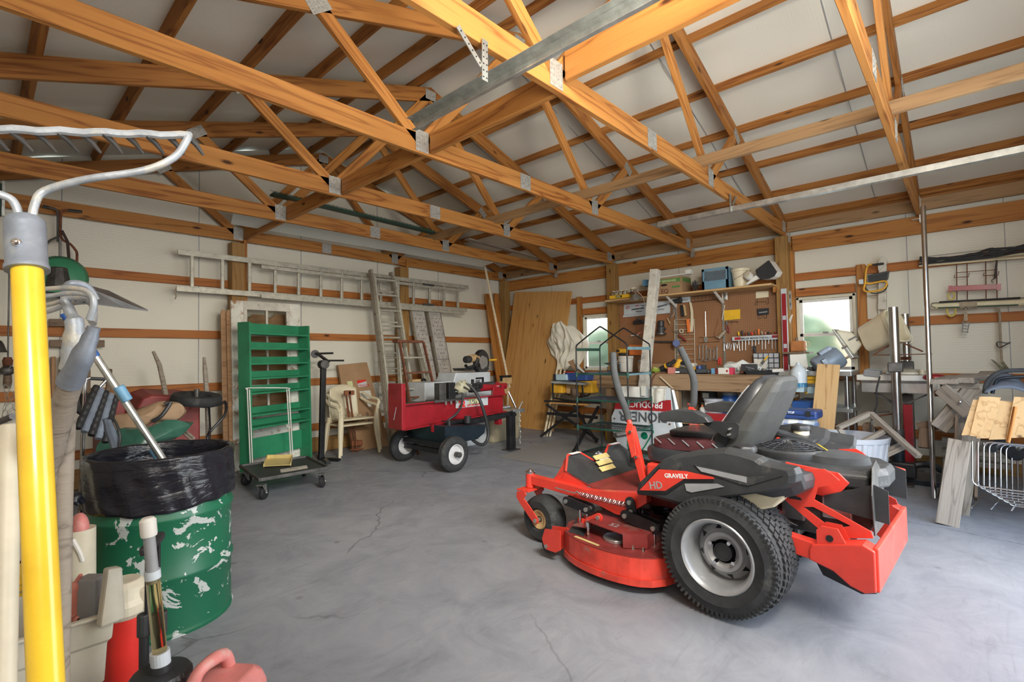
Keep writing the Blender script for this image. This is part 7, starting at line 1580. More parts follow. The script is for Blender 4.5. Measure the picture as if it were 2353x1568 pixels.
t=plate('screwdriver_rack','long white rack with red ends full of screwdrivers','tool rack',[(1686,775),(1792,769),(1793,780),(1686,784)],'sign',.06)
for a,b in ((1688,1702),(1774,1789)): t.p('red_panel',MB().prism([Q(a,776-(a-1686)*.06,.062),Q(b,776-(b-1686)*.06,.062),Q(b,782-(b-1686)*.06,.062),Q(a,782-(a-1686)*.06,.062)],V((-.001,0,0))),M['signred'])
t.p('lettering',text_mb('MILLER MAKES THE No.1 SCREWDRIVER',.032,Q(1703,780.5,.065),Q(1773,777.5,.065)-Q(1703,780.5,.065),(0,0,1),.0004,.0004),M['txtk'])
cols=['yellow','black','maroon','iron','txtr','copper','orange','strap','pink','black','copper','maroon']
for k in range(12):
    x=1698+7.6*k; t=T('screwdriver','%s screwdriver standing in the white rack, counted from the left'%('yellow-green','large black','dark red','grey','red','rusty orange','tall orange','tan','pink','second black','second rusty','second dark red')[k],'screwdriver','screwdrivers in the white rack')
    z_=772-(x-1698)*.05; h=(10,12,7,8,7,9,14,8,5,6,5,5)[k]
    t.p('handle',MB().lathe([(.006,0),(.011,.01),(.012,h*.0055*.8),(.008,h*.0055),(0,h*.0055)],Q(x,z_,.03),(random.uniform(-.05,.05),random.uniform(-.25,.25),1),10),M[cols[k]],smooth=True)
    t.p('shank',MB().cyl(Q(x,z_+12,.03),Q(x,z_+12+(22 if k%3 else 10),.03),.0035,n=6),M['socketsteel'])
for k in range(9):
    x=1664+4.2*k; t=T('small_wrench','short hanging wrench, one of a dangling cluster left of the screwdriver rack','wrench','small dangling wrenches'); a=Q(x,790+2*math.sin(k*2),.03); b=Q(x+random.uniform(-3,3),800+7*random.random(),.03); t.p('shank',MB().cyl(a,b,.004,n=6),M['socketsteel']); t.p('ring_end',MB().ring([(.005,-.003),(.009,-.003),(.009,.003),(.005,.003)],a,(1,0,0),10),M['socketsteel'])
t=T('long_chisel','long black-handled rasp leaning by the drawer cabinet','rasp'); t.p('handle',MB().cyl(Q(1733,795,.06),Q(1735,812,.06),.018,.014,10),M['foam']); t.p('blade',MB().cyl(Q(1735,812,.06),Q(1736,830,.06),.006,n=6),M['chrome'])
t=T('parts_drawers','grey cabinet of small clear drawers at the right end of the bench','drawer cabinet')
cb0=Q(1738,843,.02); y0=Q(1797,843,.02).y; y1=cb0.y; z0=zB; z1=Q(1797,811,.02).z
t.p('cabinet',MB().bb((6.58,y0,z0),(6.71,y1,z1)),M['foam'],bevel=.003)
for i in range(5):
    for j in range(4):
        w_=(y1-y0)/5; h_=(z1-z0)/4; a=V((6.572,y0+w_*i+.005,z0+h_*j+.005)); d=t.p('drawer',MB().bb(a,a+V((.012,w_-.01,h_-.01))),M['greybin'],bevel=.003)
        if j>1: t.p('drawer_pull',MB().bb(a+V((-.008,w_*.3,h_*.2)),a+V((0,w_*.6,h_*.35))),M['white'],par=d)
# red level on the post
t=T('red_level','long red spirit level standing against the window post','level')
a,b=A(1801,664,x=6.60),A(1809,905,x=6.52); t.p('beam',MB().bar(a,b,.03,.05,(0,1,0)),M['splitred'],bevel=.003)
for f in (0.28,.55,.85): t.p('vial_window',MB().box(a.lerp(b,f)+V((-.012,0,0)),(.012,.035,.05)),M['greybin'])
for s in (-1,1): t.p('edge_rail',MB().bar(a+V((-.003,.027*s,0)),b+V((-.003,.027*s,0)),.034,.004,(0,1,0)),M['sign'])
t.p('end_cap',MB().box(a+V((-.004,0,-.03)),(.034,.056,.06)),M['sign'])
t=T('short_level','small silver level fixed on the post beside the red one','level'); a,b=A(1815,669,x=6.615),A(1817,711,x=6.615); t.p('frame',MB().bar(a,b,.008,.028,(0,1,0)),M['gal']); t.p('slots',MB().box(a.lerp(b,.3),(.012,.014,.05)).box(a.lerp(b,.7),(.012,.014,.04)),M['iron'],kind='stuff')
one('plastic_wrap_scrap','scrap of clear tape stuck on the post above the wooden birdhouse','tape',MB().prism([A(1813,735,x=6.615),A(1820,722,x=6.615),A(1822,724,x=6.615),A(1816,745,x=6.615)],V((-.002,0,0))),M['paper'])
# ---- things on the bench ----
def Bp(px,py,x): return A(px,py,x=x)
t=T('ice_cream_pail','white pail with lid and bail on the left of the bench','pail'); c=V((6.25,Bp(1439,850,6.25).y,zB)); t.p('body',MB().lathe([(.085,0),(.10,.20),(.106,.205),(.106,.235),(0,.238)],c,(0,0,1),30),M['white'],smooth=True); t.p('bail',MB().tube([c+V((-.03,.10,.19)),c+V((-.10,.08,.13)),c+V((-.105,-.02,.15)),c+V((-.07,-.08,.19))],.003,5,smooth=4),M['white'])
t.p('print',MB().loft([[c+V((math.cos(a)*.0975,math.sin(a)*.0975,z)) for a in [PI-.9+.1*k for k in range(6)]] for z in (.05,.15)],cap=False),M['lblue'])
t=T('drill_driver','yellow and black cordless drill lying on top of the white pail','drill'); c=c+V((0,.03,.24)); t.p('body',MB().cyl(c+V((-.07,.04,.07)),c+V((.08,0,.07)),.032,n=16),M['dwyellow'],bevel=.008); t.p('battery',MB().box(c+V((0,.03,.02)),(.10,.07,.04)),M['black'],bevel=.006); t.p('grip',MB().box(c+V((.01,.02,.05)),(.04,.035,.06)),M['dwyellow'],bevel=.008); t.p('chuck',MB().cyl(c+V((-.07,.04,.07)),c+V((-.11,.05,.07)),.016,n=12),M['black'])
t=T('bench_anvil','small iron vice anvil at the left end of the bench','anvil'); c=V((6.12,Bp(1408,855,6.12).y,zB)); t.p('foot',MB().box(c+V((0,0,.02)),(.09,.12,.04)),M['iron'],bevel=.006); t.p('waist',MB().box(c+V((0,0,.075)),(.045,.06,.08)),M['iron'],bevel=.006); t.p('face',MB().box(c+V((0,0,.13)),(.06,.13,.035)),M['iron'],bevel=.004); t.p('horn',MB().cyl(c+V((0,.06,.13)),c+V((0,.15,.135)),.018,.003,10),M['iron'])
def cls(px,x=6.25,z=0): return V((x,Bp(px,850,x).y,zB+z))
jar('big clear glass jar behind the post on the bench','jar',cls(1473,6.42),.045,.17,M['jar'],True,'grey')
boxthing('cardboard_parts_box','small open cardboard box at the back of the bench','carton',cls(1518,6.5,.06),(.14,.20,.12),M['card'])
boxthing('cigar_box','flat brown box beside the open cardboard box','box',cls(1533,6.5,.045),(.14,.12,.09),M['dark_wood'])
one('green_bag','crumpled bright green bag on the bench','bag',(lambda b:(setattr(b,'v',[v+V((noise.noise(v*25),noise.noise(v*25+V((4,0,0))),noise.noise(v*25+V((0,4,0)))))*.03 for v in b.v]),b)[1])(MB().ball(cls(1508,6.18,.035),(.05,.08,.035),18,10)),mat('lime bag',(.36,.45,.08),.5),smooth=True)
t=T('impact_tool','yellow and black power tool lying on the bench, left','power tool'); c=cls(1526,6.18,.07); t.p('body',MB().cyl(c+V((0,.05,-.02)),c+V((.02,-.08,.05)),.035,n=14),M['black'],bevel=.01); t.p('collar',MB().cyl(c+V((0,-.02,.02)),c+V((0,-.04,.03)),.038,n=14),M['dwyellow']); t.p('grip',MB().tube([c+V((.01,-.06,.04)),c+V((.03,-.15,.10))],.024,10),M['black'],smooth=True)
t=T('yellow_grinder','yellow angle grinder on the bench centre','power tool'); c=cls(1556,6.2,.08); t.p('body',MB().cyl(c+V((0,.03,-.03)),c+V((.02,-.04,.10)),.036,n=14),M['dwyellow'],bevel=.01); t.p('handle',MB().tube([c+V((0,.02,-.02)),c+V((-.03,.09,-.05))],.018,8),M['dwyellow'],smooth=True); t.p('nose',MB().cyl(c+V((.02,-.03,.06)),c+V((.02,-.11,.05)),.028,n=12),M['black'])
boxthing('pink_label_box','small pink and white box on the bench','box',cls(1544,6.12,.04),(.06,.09,.08),M['pink'],bevel=.002)
boxthing('cloth_stack','folded pale cloth on the bench centre','cloth',cls(1580,6.45,.10),(.16,.22,.06),M['canvas'],rz=.1,bevel=.02)
boxthing('dark_plastic_case','low black plastic case on the bench centre','case',cls(1572,6.25,.035),(.18,.20,.07),M['black'],rz=.3,bevel=.008)
boxthing('yellow_case','flat yellow tool case on the bench centre','case',cls(1592,6.28,.06),(.12,.16,.04),M['dwyellow'],rz=-.2,bevel=.006)
jar('dark blue tumbler on the bench','cup',cls(1607,6.2),.038,.10,M['navy']); jar('grey tumbler beside the dark blue one','cup',cls(1617,6.26),.034,.11,M['foam'])
boxthing('clear_parts_case','clear-lidded black parts case tilted on the bench','case',cls(1614,6.12,.035),(.12,.16,.045),M['foam'],rz=.5,bevel=.004)
boxthing('teal_packet','teal paper packet on the bench','packet',cls(1642,6.10,.035),(.04,.07,.07),M['lblue'],bevel=.002)
boxthing('maroon_box','dark maroon box beside the teal packet','box',cls(1652,6.09,.035),(.06,.07,.07),M['maroon'],bevel=.002)
t,o,B=boxthing('spark_plug_box','white box with a pink-red end and small diamond logo at the bench edge','box',cls(1669,6.07,.040),(.07,.17,.075),M['paper'],bevel=.002)
c=cls(1669,6.07,.040); t.p('red_end',MB().bb(c+V((-.037,-.088,-.0385)),c+V((.037,-.045,.0385))),mat('rose red print',(.62,.05,.10),.5)); t.p('diamond_logo',MB().prism([c+V((-.0375,-.02,.018)),c+V((-.0375,-.034,0)),c+V((-.0375,-.02,-.018)),c+V((-.0375,-.006,0))],V((-.001,0,0))),M['signred'])
tg=MB()
for k in range(7): 
    p_=[cls(1650+8*k+random.uniform(-6,6),6.2+random.uniform(-.05,.1),.03+.06*random.random()) for _ in range(5)]; tg.tube(p_,.006,6,smooth=4)
one('green_cord_tangle','tangle of green extension cord on the bench','cord',tg,M['bluegreen'],kind='stuff',smooth=True)
cl=MB().ball(cls(1705,6.3,.06),(.14,.24,.085),28,16); cl.v=[v+V((noise.noise(v*9),noise.noise(v*9+V((4,0,0))),noise.noise(v*9+V((0,4,0)))))*.05 for v in cl.v]
one('crumpled_plastic_bag','crumpled pale plastic bag heaped on the right half of the bench','bag',cl,M['bubble'],smooth=True)
t,o,B=boxthing('black_gauge_box','black printed box tilted on the bench','box',cls(1722,6.1,.075),(.05,.17,.09),M['black'],rz=.15,bevel=.003); c=cls(1722,6.1,.075); t.p('print',MB().bar(c+V((-.029,.05,.02)),c+V((-.029,-.06,-.01)),.002,.006),M['grey'])
one('white_paper_sheets','stack of white papers stood against the drawer cabinet','paper',MB().prism([cls(1732,6.35,.02),cls(1760,6.35,.02),cls(1764,6.42,.15),cls(1734,6.42,.18)],V((.01,0,0))),M['paper'])
t=T('paint_brush','paint brush with yellow handle leaning on the papers','brush'); t.p('handle',MB().cyl(cls(1757,6.3,.16),cls(1766,6.3,.21),.010,n=8),M['yellow']); t.p('ferrule',MB().cyl(cls(1750,6.3,.12),cls(1757,6.3,.16),.016,n=8),M['gal'])
t=T('socket_tray','black tray of loose sockets at the right end of the bench','tray'); c=cls(1756,6.10,.03); t.p('tray',MB().loft([[c+V((x*s,y*s,z)) for x,y in ((-.10,-.19),(.10,-.19),(.10,.19),(-.10,.19))] for s,z in ((.85,-.03),(1,.02),(.95,.02),(.82,-.02))]),M['black'],bevel=.002)
for k in range(14): 
    q=c+V((random.uniform(-.07,.07),random.uniform(-.15,.15),.0)); one('loose_socket','small bright loose socket in the black tray','socket',MB().cyl(q,q+V((random.uniform(-.03,.03),random.uniform(-.03,.03),.035)),.012,n=10),M['socketsteel'],group='sockets in the tray')
one('white_rag_roll','white cloth roll hanging off the bench end','cloth',MB().cyl(cls(1775,6.02,.045),cls(1800,6.02,.05),.022,n=12),M['white'],bevel=.006,smooth=True)
for k in range(26):
    px=1500+random.random()*290; x=6.08+.4*random.random(); c=cls(px,x,.012+.02*random.random())
    s=V((random.uniform(.02,.05),random.uniform(.04,.12),random.uniform(.015,.03)))
    mk,mw_=random.choice([('iron','dark iron'),('black','black'),('rust','rusty'),('dark_wood','brown'),('gal','shiny metal'),('foam','dark grey'),('maroon','maroon')])
    zn='beside the lime bag' if px<1535 else 'by the yellow grinder' if px<1580 else 'near the dark tumblers' if px<1630 else 'around the white and pink box' if px<1690 else 'before the crumpled bag' if px<1740 else 'at the socket tray end'
    one('bench_oddment','%s %s oddment %s, %s'%('long' if s.y>.08 else 'short',mw_,zn,'near the bench edge' if x<6.2 else 'mid bench' if x<6.35 else 'towards the pegboard'),'oddment',MB().box(c,s,Euler((0,0,random.random()*3)).to_matrix()),M[mk],group='clutter on the bench top',bevel=.004)
t=T('metal_strap','curved rusty strap hanging off the bench front beside the post','strap'); t.p('strap',MB().tube([cls(1530,6.05,.01),A(1510,858,x=5.96),A(1500,870,x=5.95),A(1496,885,x=5.95)],.008,6,smooth=4),M['rust'],smooth=True)
# ---- under the bench ----
ZL=.376
def ub(px,x=6.3): return V((x,A(px,940,x=x).y,ZL))
t=T('square_canister','square smoky canister with a paper label under the bench','canister'); c=ub(1632,6.45)+V((0,0,.0)); zt_=A(1632,898,x=6.45).z
t.p('body',MB().bb(c+V((-.06,-.08,.22)),V((c.x+.06,c.y+.08,zt_))),M['foam'],bevel=.008); t.p('lower_block',MB().bb(c+V((-.07,-.09,.0)),c+V((.07,.09,.22))),M['grey'],bevel=.006); t.p('label',MB().bb(V((c.x-.062,c.y-.01,zt_-.09)),V((c.x-.06,c.y+.07,zt_-.03))),M['paper'])
t=T('frosted_tub','wide frosted tub with a handwritten label under the bench','tub'); c=ub(1640,6.25); zt_=A(1640,916,x=6.25).z; t.p('body',MB().lathe([(.09,0),(.11,(zt_-c.z)*.9),(.118,(zt_-c.z)*.92),(.118,zt_-c.z),(0,zt_-c.z)],c,(0,0,1),28),M['greybin'],smooth=True); t.p('label',MB().bb(V((c.x-.113,c.y-.02,zt_-.13)),V((c.x-.108,c.y+.06,zt_-.05))),M['paper'])
t=T('blue_tub','bright blue tub with silver lid under the bench','tub'); c=ub(1678,6.35); zt_=A(1678,901,x=6.35).z; hh_=zt_-c.z; t.p('body',MB().lathe([(.09,0),(.10,.02),(.10,hh_*.82),(.088,hh_*.88),(.088,hh_*.9)],c,(0,0,1),28),M['blue'],smooth=True); t.p('lid',MB().cyl(c+V((0,0,hh_*.88)),c+V((0,0,hh_)),.085,n=28),M['grey'],bevel=.004); t.p('label',MB().loft([[c+V((math.cos(a)*.102,math.sin(a)*.102,z)) for a in [PI-.5+.15*k for k in range(7)]] for z in (hh_*.4,hh_*.65)],cap=False),M['txty'])
jar('red-capped glue bottle with white label left of the frosted tub','bottle',ub(1614,6.2),.035,.20,M['white'],True,'orange',neck=.012)
t=T('red_paint_can','large cream and dark red paint tin under the bench, right','paint tin'); c=ub(1789,6.25); zt_=A(1789,908,x=6.25).z; hh_=zt_-c.z; t.p('body',MB().lathe([(.085,hh_*.35),(.085,hh_*.93),(.08,hh_)],c,(0,0,1),28),M['cream'],smooth=True); t.p('rim',MB().cyl(c+V((0,0,hh_*.93)),c+V((0,0,hh_)),.088,n=28),M['signred']); t.p('base',MB().cyl(c,c+V((0,0,hh_*.35)),.10,n=28),M['signred']); t.p('label',MB().loft([[c+V((math.cos(a)*.087,math.sin(a)*.087,z)) for a in [PI-.4+.15*k for k in range(6)]] for z in (hh_*.6,hh_*.82)],cap=False),M['paper'])
boxthing('red_gift_tin','red tin with a gold patch low under the bench','tin',ub(1650,6.12)+V((0,0,.06)),(.12,.30,.12),M['signred'],bevel=.004)
boxthing('grey_drawer_box','blue-grey box low under the bench left of the tins','box',ub(1575,6.2)+V((0,0,.06)),(.3,.35,.12),M['fabricgrey'],bevel=.004)
boxthing('dark_toolbox','dark tool box on the floor behind the mower seat','tool box',V((6.35,2.0,.13)),(.4,.5,.26),M['dark_wood'],bevel=.01)
boxthing('white_carton','white carton on the floor under the right end of the bench','carton',V((6.25,2.55,.12)),(.3,.4,.24),M['paper'],bevel=.004)
jar('yellow rod-like canister on the floor left under the bench','canister',V((6.25,A(1399,1005,x=6.25).y,0)),.05,.38,M['yellow'])
boxthing('red_shop_box','red and white box low beside the bench leg','box',V((6.30,3.52,.50)),(.18,.22,.24),M['redworn'],bevel=.004)
boxthing('wood_block_box','brown box behind the greenhouse rack on the lower shelf','box',V((6.3,3.25,.43)),(.25,.25,.10),M['card'],bevel=.004)
# ---- yard sign upside down ----
t=T('metal_yard_sign','upside-down white metal sign with faded lettering leaning under the bench','sign')
SP=[(1432,888),(1536,892),(1552,985),(1545,1005),(1520,1056),(1440,1050),(1408,985),(1406,958)]
XS=5.60
def sgn(px,py,o=0): 
    p=A(px,py,x=XS); return p+V((.0-o+.12*(p.z-.5),0,0))
pl=t.p('plate',MB().prism([sgn(*p) for p in SP],V((.012,0,0))),M['sign'],bevel=.001)
t.p('red_band',MB().prism([sgn(1417,920,.003),sgn(1540,920,.003),sgn(1543,947,.003),sgn(1411,940,.003)],V((-.001,0,0))),M['signred'],par=pl)
def upt(s,size,pr,pl_,m,nm,bold=.001):
    a=sgn(*pr,.006); b=sgn(*pl_,.006); d=(b-a).normalized()
    return t.p(nm,text_mb(s,size,a,d,(-.12,0,-1),.0006,bold),M[m],par=pl)
# upside-down text: baseline runs right-to-left, letters hang downward
upt('PRODUCTS',.105,(1522,925.5),(1420,922),'txtw','lettering',.002)
upt('PIONEER',.165,(1534,950),(1414,946),'signblk','lettering',.004)
t.p('emblem',MB().tube([sgn(*p,.006) for p in ((1452,1004),(1447,1012),(1450,1030),(1458,1036),(1478,1036),(1500,1000),(1504,993),(1500,989),(1470,989))],.008,6,smooth=3),M['signgrn'],par=pl)
t.p('emblem_leaf',MB().cyl(sgn(1484,1001,.004),sgn(1484,1001,.007),.045,n=20).cyl(sgn(1455,1003,.004),sgn(1455,1003,.007),.03,n=16),M['signgrn'],par=pl,kind='stuff')
for p in ((1496,971),(1540,975),(1413,962),(1434,1027)): t.p('bolt_hole',MB().cyl(sgn(*p,.0),sgn(*p,.006),.012,n=10),M['rust'],par=pl)
t.p('side_flange',MB().prism([A(1534,893,x=5.66),A(1542,893,x=5.78),A(1562,985,x=5.78),A(1552,985,x=5.64)],V((.003,-.004,0))),M['gal'])
t.p('side_flange',MB().prism([A(1542,896,x=5.80),A(1548,897,x=5.82),A(1568,980,x=5.80),A(1560,985,x=5.78)],V((.003,-.003,0))),M['gal'])
tw=MB().grid(lambda u,v:V((5.60+.012*math.sin(u*9)-(.02 if v>.1 else -.05)+.04*(1-v)*.5,A(1494+35*u,895,x=5.6).y,A(1494,889+ (35+4*math.sin(u*5))*v,x=5.6).z+.004)),20,14)
one('hand_towel','stained white towel draped over the top of the sign','towel',tw,M['towel'],smooth=True,solid=.006)
tw=MB().grid(lambda u,v:V((5.60-.01+.01*math.sin(u*7),A(1428+42*u,885,x=5.6).y,A(1450,889+25*v,x=5.6).z+.002)),14,8)
one('second_towel','smooth pale cloth draped at the left top of the sign','towel',tw,M['white'],smooth=True,solid=.005)
boxthing('small_glass_pack','patterned black and white packet on top of the sign','packet',A(1478,899,x=5.58),(.02,.05,.12),M['paper'],bevel=.002)
one('wood_paint_stick','thin wooden stick poking up behind the sign','stick',MB().bar(A(1517,866,x=5.95),A(1546,893,x=5.95),.03,.008),M['cleat'])
# ---------------- right side ----------------
def RX(px,py,x): return A(px,py,x=x)
t=T('steel_work_table','stainless steel shelf table with round legs in front of the second window','table')
y0,y1=.88,1.60; x0,x1=6.02,6.55; zt=1.02
t.p('top',MB().bb((x0,y0,zt-.05),(x1,y1,zt)),M['gal'],bevel=.004)
t.p('mid_shelf',MB().bb((x0,y0,.60),(x1,y1,.64)),M['gal'],bevel=.004); t.p('low_shelf',MB().bb((x0,y0,.18),(x1,y1,.22)),M['gal'],bevel=.004)
for x,y in ((x0+.05,y0+.05),(x1-.05,y0+.05),(x0+.05,y1-.05),(x1-.05,y1-.05)):
    t.p('leg',MB().cyl((x,y,0),(x,y,zt-.03),.022,n=16),M['inox'],smooth=True)
    for z in (.62,.2): t.p('leg_collar',MB().cyl((x,y,z-.03),(x,y,z+.035),.030,n=16),M['gal'],smooth=True)
t=T('washer_fluid_jug','translucent jug a quarter full of blue fluid beside the red level','jug'); c=RX(1836,889,5.92); r_=.075; zb=RX(1836,892,5.92).z
t.p('body',MB().lathe([(.07,0),(.078,.01),(.078,.15),(.070,.19),(.035,.235),(.020,.25),(.020,.27)],V((c.x,c.y,zb)),(0,0,1),28),M['jug'],smooth=True)
t.p('fluid',MB().lathe([(.071,.002),(.0795,.012),(.0795,.055),(.078,.056)],V((c.x,c.y,zb)),(0,0,1),28),M['fluid'],smooth=True)
one('white_folded_card','white folded card sign stuck behind the fluid jug','card',MB().prism([RX(1815,815,6.05),RX(1852,814,6.05),RX(1857,844,6.05),RX(1816,842,6.05)],V((.004,0,0))),M['white'])
t=T('stacked_cartridges','pale blue packs stacked in a wire basket under the jug','pack'); 
for i in range(3):
    for j in range(2):
        a=RX(1775+24*i,892+9*j,5.86); t.p('pack',MB().box(a+V((.08,-.04,.02)),(.16,.115,.042)),M['ltblue'],bevel=.003)
one('basket_support','shallow grey ledge board under the pale blue packs','board',MB().bb((5.84,1.36,RX(1800,907,5.86).z-.03),(6.02,1.80,RX(1800,907,5.86).z-.002)),M['gal'])
t=T('yellow_organizer','yellow-fronted organiser bins on the steel table shelf','organiser')
for (a,b,c_,d) in ((1854,862,1874,873),(1854,874,1874,882),(1849,898,1856,906)): 
    cc_,ss=wbox(a,b,c_,d,6.06,.12); t.p('bin',MB().box(cc_,ss),M['yellow'],bevel=.003)
boxthing('white_carton_small','small white carton beside the yellow bins','carton',wbox(1855,890,1874,905,6.05,.15)[0],wbox(1855,890,1874,905,6.05,.15)[1],M['ltblue'])
t=T('blue_tool_crate','cobalt blue plastic crate with white lettering low on the steel table','crate'); c_,s_=wbox(1821,931,1872,945,6.0,.25); t.p('crate',MB().box(c_,s_+V((0,0,.06))),M['blue'],bevel=.004); t.p('text',text_mb('Open Bottom',.04,RX(1843,944,5.995),(0,-1,0),(0,0,1),.0005,.0008),M['txtw'])
boxthing('grey_lidded_tub','dark grey tub above the blue crate','tub',*[wbox(1840,918,1872,931,6.2,.2)[0],wbox(1840,918,1872,931,6.2,.2)[1]],M['foam'],bevel=.006)
t=T('plywood_offcut','tall narrow light plywood board leaning in front of the steel table','plywood')
a=RX(1878,838,5.86),RX(1931,838,5.86); wdt=abs(a[0].y-a[1].y)*.99
b_=V((5.50,a[0].y-wdt/2+.06,0.0)); t.beam('board',b_,V((5.86,(a[0].y+a[1].y)/2,a[0].z)),wdt,.02,M['plyraw'],up=(1,0,0))
t.beam('front_board',V((5.44,b_.y+.03,0)),V((5.70,b_.y+.02,RX(1900,941,5.7).z)),wdt*.9,.022,M['plyraw'],up=(1,0,0))
t=T('electric_motor','grey electric motor tilted on the steel table','motor')
m0,m1=RX(1868,868,6.15)+V((0,.02,.04)),RX(1912,838,6.30)
m0=RX(1876,848,6.02); m1=RX(1934,815,6.12)
t.p('housing',MB().lathe([(0,0),(.10,0),(.115,.012),(.115,(m1-m0).length*.85),(.10,(m1-m0).length*.95),(0,(m1-m0).length)],m0,m1-m0,28),mat('motor grey blue',(.22,.27,.33),.4,.2,.15,7),smooth=True)
t.p('terminal_box',MB().box(m0.lerp(m1,.42)+V((-.105,.0,-.0)),(.05,.10,.09),basis(m1-m0)),M['socket'],bevel=.006); t.p('fin_box',MB().box(m0.lerp(m1,.35)+V((0,0,.13)),(.13,.10,.05),basis(m1-m0)),M['socket'],bevel=.006)
t.p('cable',MB().tube([RX(1898,838,6.05),RX(1902,830,6.05),RX(1906,826,6.05),RX(1906,834,6.05),RX(1902,845,6.05),RX(1915,856,6.05),RX(1930,858,6.05),RX(1940,862,6.05),RX(1944,872,6.05),RX(1930,870,6.05),RX(1905,860,6.05)],.005,6,smooth=4),M['cordb'],smooth=True)
t.p('bolts',MB().cyl(m1+V((0,0,.06)),m1+(m1-m0).normalized()*.06+V((0,0,.06)),.012,n=8).cyl(m1+V((0,-.02,-.05)),m1+(m1-m0).normalized()*.06+V((0,-.02,-.05)),.012,n=8),M['chrome'],kind='stuff')
t.p('belt_guard_plate',MB().prism([RX(1911,758,6.15),RX(1915,757,6.15),RX(1962,822,6.15),RX(1954,826,6.15)],V((.12,-.03,.0))),M['gal'],bevel=.003)
t=T('cone_funnel','cream plastic cone neck joining the motor plate to the bucket','funnel')
t.p('cone',MB().loft([[RX(1918,758,6.2),RX(1956,825,6.2),RX(1956,825,6.4),RX(1918,758,6.4)],[RX(1958,763,6.22),RX(1982,792,6.22),RX(1982,792,6.38),RX(1958,763,6.38)]]),M['offwhite'],bevel=.02)
t.p('slot',MB().bar(RX(1950,782,6.185),RX(1970,772,6.205),.006,.012),M['blackm']); t.p('slot',MB().bar(RX(1968,783,6.20),RX(1976,777,6.21),.006,.012),M['blackm'])
t=T('tilted_bucket','long cream plastic bucket tipped on its side beside the steel pole','bucket')
b0,b1=RX(1990,782,6.25),RX(2062,748,6.08)
nrm=(b1-b0).normalized(); B=basis(nrm)
def br(c,ry,rz): return [c+B@V((0,math.copysign(abs(math.cos(a))**.6,math.cos(a))*ry,math.copysign(abs(math.sin(a))**.6,math.sin(a))*rz)) for a in [2*PI*i/32 for i in range(32)]]
t.p('bucket_body',MB().loft([br(b0+nrm*.0,.07,.12),br(b0+nrm*.02,.09,.14),br(b0.lerp(b1,.5),.10,.155),br(b1-nrm*.03,.11,.17),br(b1-nrm*.03,.12,.175),br(b1,.12,.175),br(b1,.105,.16),br(b0+nrm*.05,.08,.12)]),M['cream'],smooth=True)
t.p('handle_cord',MB().tube([RX(2076,742,6.0),RX(2084,768,6.0),RX(2092,770,6.0),RX(2098,782,6.0),RX(2090,790,6.0)],.004,6,smooth=4),M['offwhite'])
t=T('copper_box_bottle','amber square bottle on a small ledge beside the window post','bottle'); c_,s_=wbox(1816,783,1850,808,6.5,.09); t.p('body',MB().box(c_,s_),mat('amber glassy plastic',(.50,.20,.07),.25,0,.15,8),bevel=.015); t.p('neck',MB().cyl(c_+V((0,.02,s_.z/2)),c_+V((0,.02,s_.z/2+.04)),.018,n=12),M['dark_wood']); t.p('side_loop',MB().tube([c_+V((0,-s_.y/2,.05)),c_+V((0,-s_.y/2-.03,.04)),c_+V((0,-s_.y/2-.03,-.0)),c_+V((0,-s_.y/2,-.01))],.006,6,smooth=3),M['cream'])
one('ledge_board','narrow ledge holding the amber bottle','board',MB().bb((6.42,c_.y-s_.y/2-.05,c_.z-s_.z/2-.025),(6.66,c_.y+s_.y/2+.06,c_.z-s_.z/2-.003)),M['dark_wood'])
boxthing('coil_rack','narrow stack of coiled wire ends below the ledge','coils',RX(1818,826,6.5),(.05,.05,.14),M['iron'],bevel=.01)
for i,(px,py) in enumerate(((1862,838),(1872,842),(1881,836))): one('table_scrap','%s small metal scrap on the steel table by the motor'%('left','right','middle')[i],'scrap',MB().box(V((6.2,RX(px,py,6.2).y,zt+.02)),(.04,.06,.04),Euler((.3,.2,i)).to_matrix()),M['iron'],bevel=.004)
# stool with case
t=T('plaid_stool','round stool with a puffy blue plaid cushion','stool'); c=V((5.55,1.28,0)); zc1=RX(1840,985,5.5).z; zc0=zc1
zs0=A(1840,990,y=c.y).z
c=V((5.30,1.24,0)); ztop=A(1838,960,x=5.3).z; zbt=A(1838,992,x=5.3).z
t.p('cushion',MB().lathe([(0,zbt-.01),(.09,zbt-.005),(.17,zbt+.03),(.205,(zbt+ztop)/2+.005),(.18,ztop-.008),(.10,ztop),(0,ztop)],c,(0,0,1),36),M['plaid'],smooth=True)
t.p('seat_disc',MB().cyl(c+V((0,0,zbt-.04)),c+V((0,0,zbt-.005)),.12,n=28),M['txtr'],bevel=.004); t.p('stem',MB().cyl(c,c+V((0,0,zbt-.03)),.025,n=14),M['chrome'],smooth=True); t.p('base',MB().lathe([(.18,0),(.18,.02),(.05,.05),(0,.05)],c,(0,0,1),24),M['chrome'],smooth=True)
t=T('drill_case','scuffed navy plastic tool case on the plaid stool','tool case'); zz=A(1840,941,x=5.25).z
cs=t.p('case_body',MB().bb((5.14,1.02,ztop+.002),(5.40,1.43,zz)),M['navy'],bevel=.02)
t.p('case_seam',MB().bb((5.136,1.04,(ztop+zz)/2-.003),(5.142,1.41,(ztop+zz)/2+.003)),M['blackm'],par=cs)
for y in (1.34,1.09): t.p('latch',MB().bb((5.130,y-.02,(ztop+zz)/2-.01),(5.142,y+.02,zz-.005)),M['black'],par=cs)
t.p('lettering',text_mb('TOP',.028,(5.137,1.255,zz-.032),(0,-1,0),(0,0,1),.0006,.001),M['txtw'],par=cs)
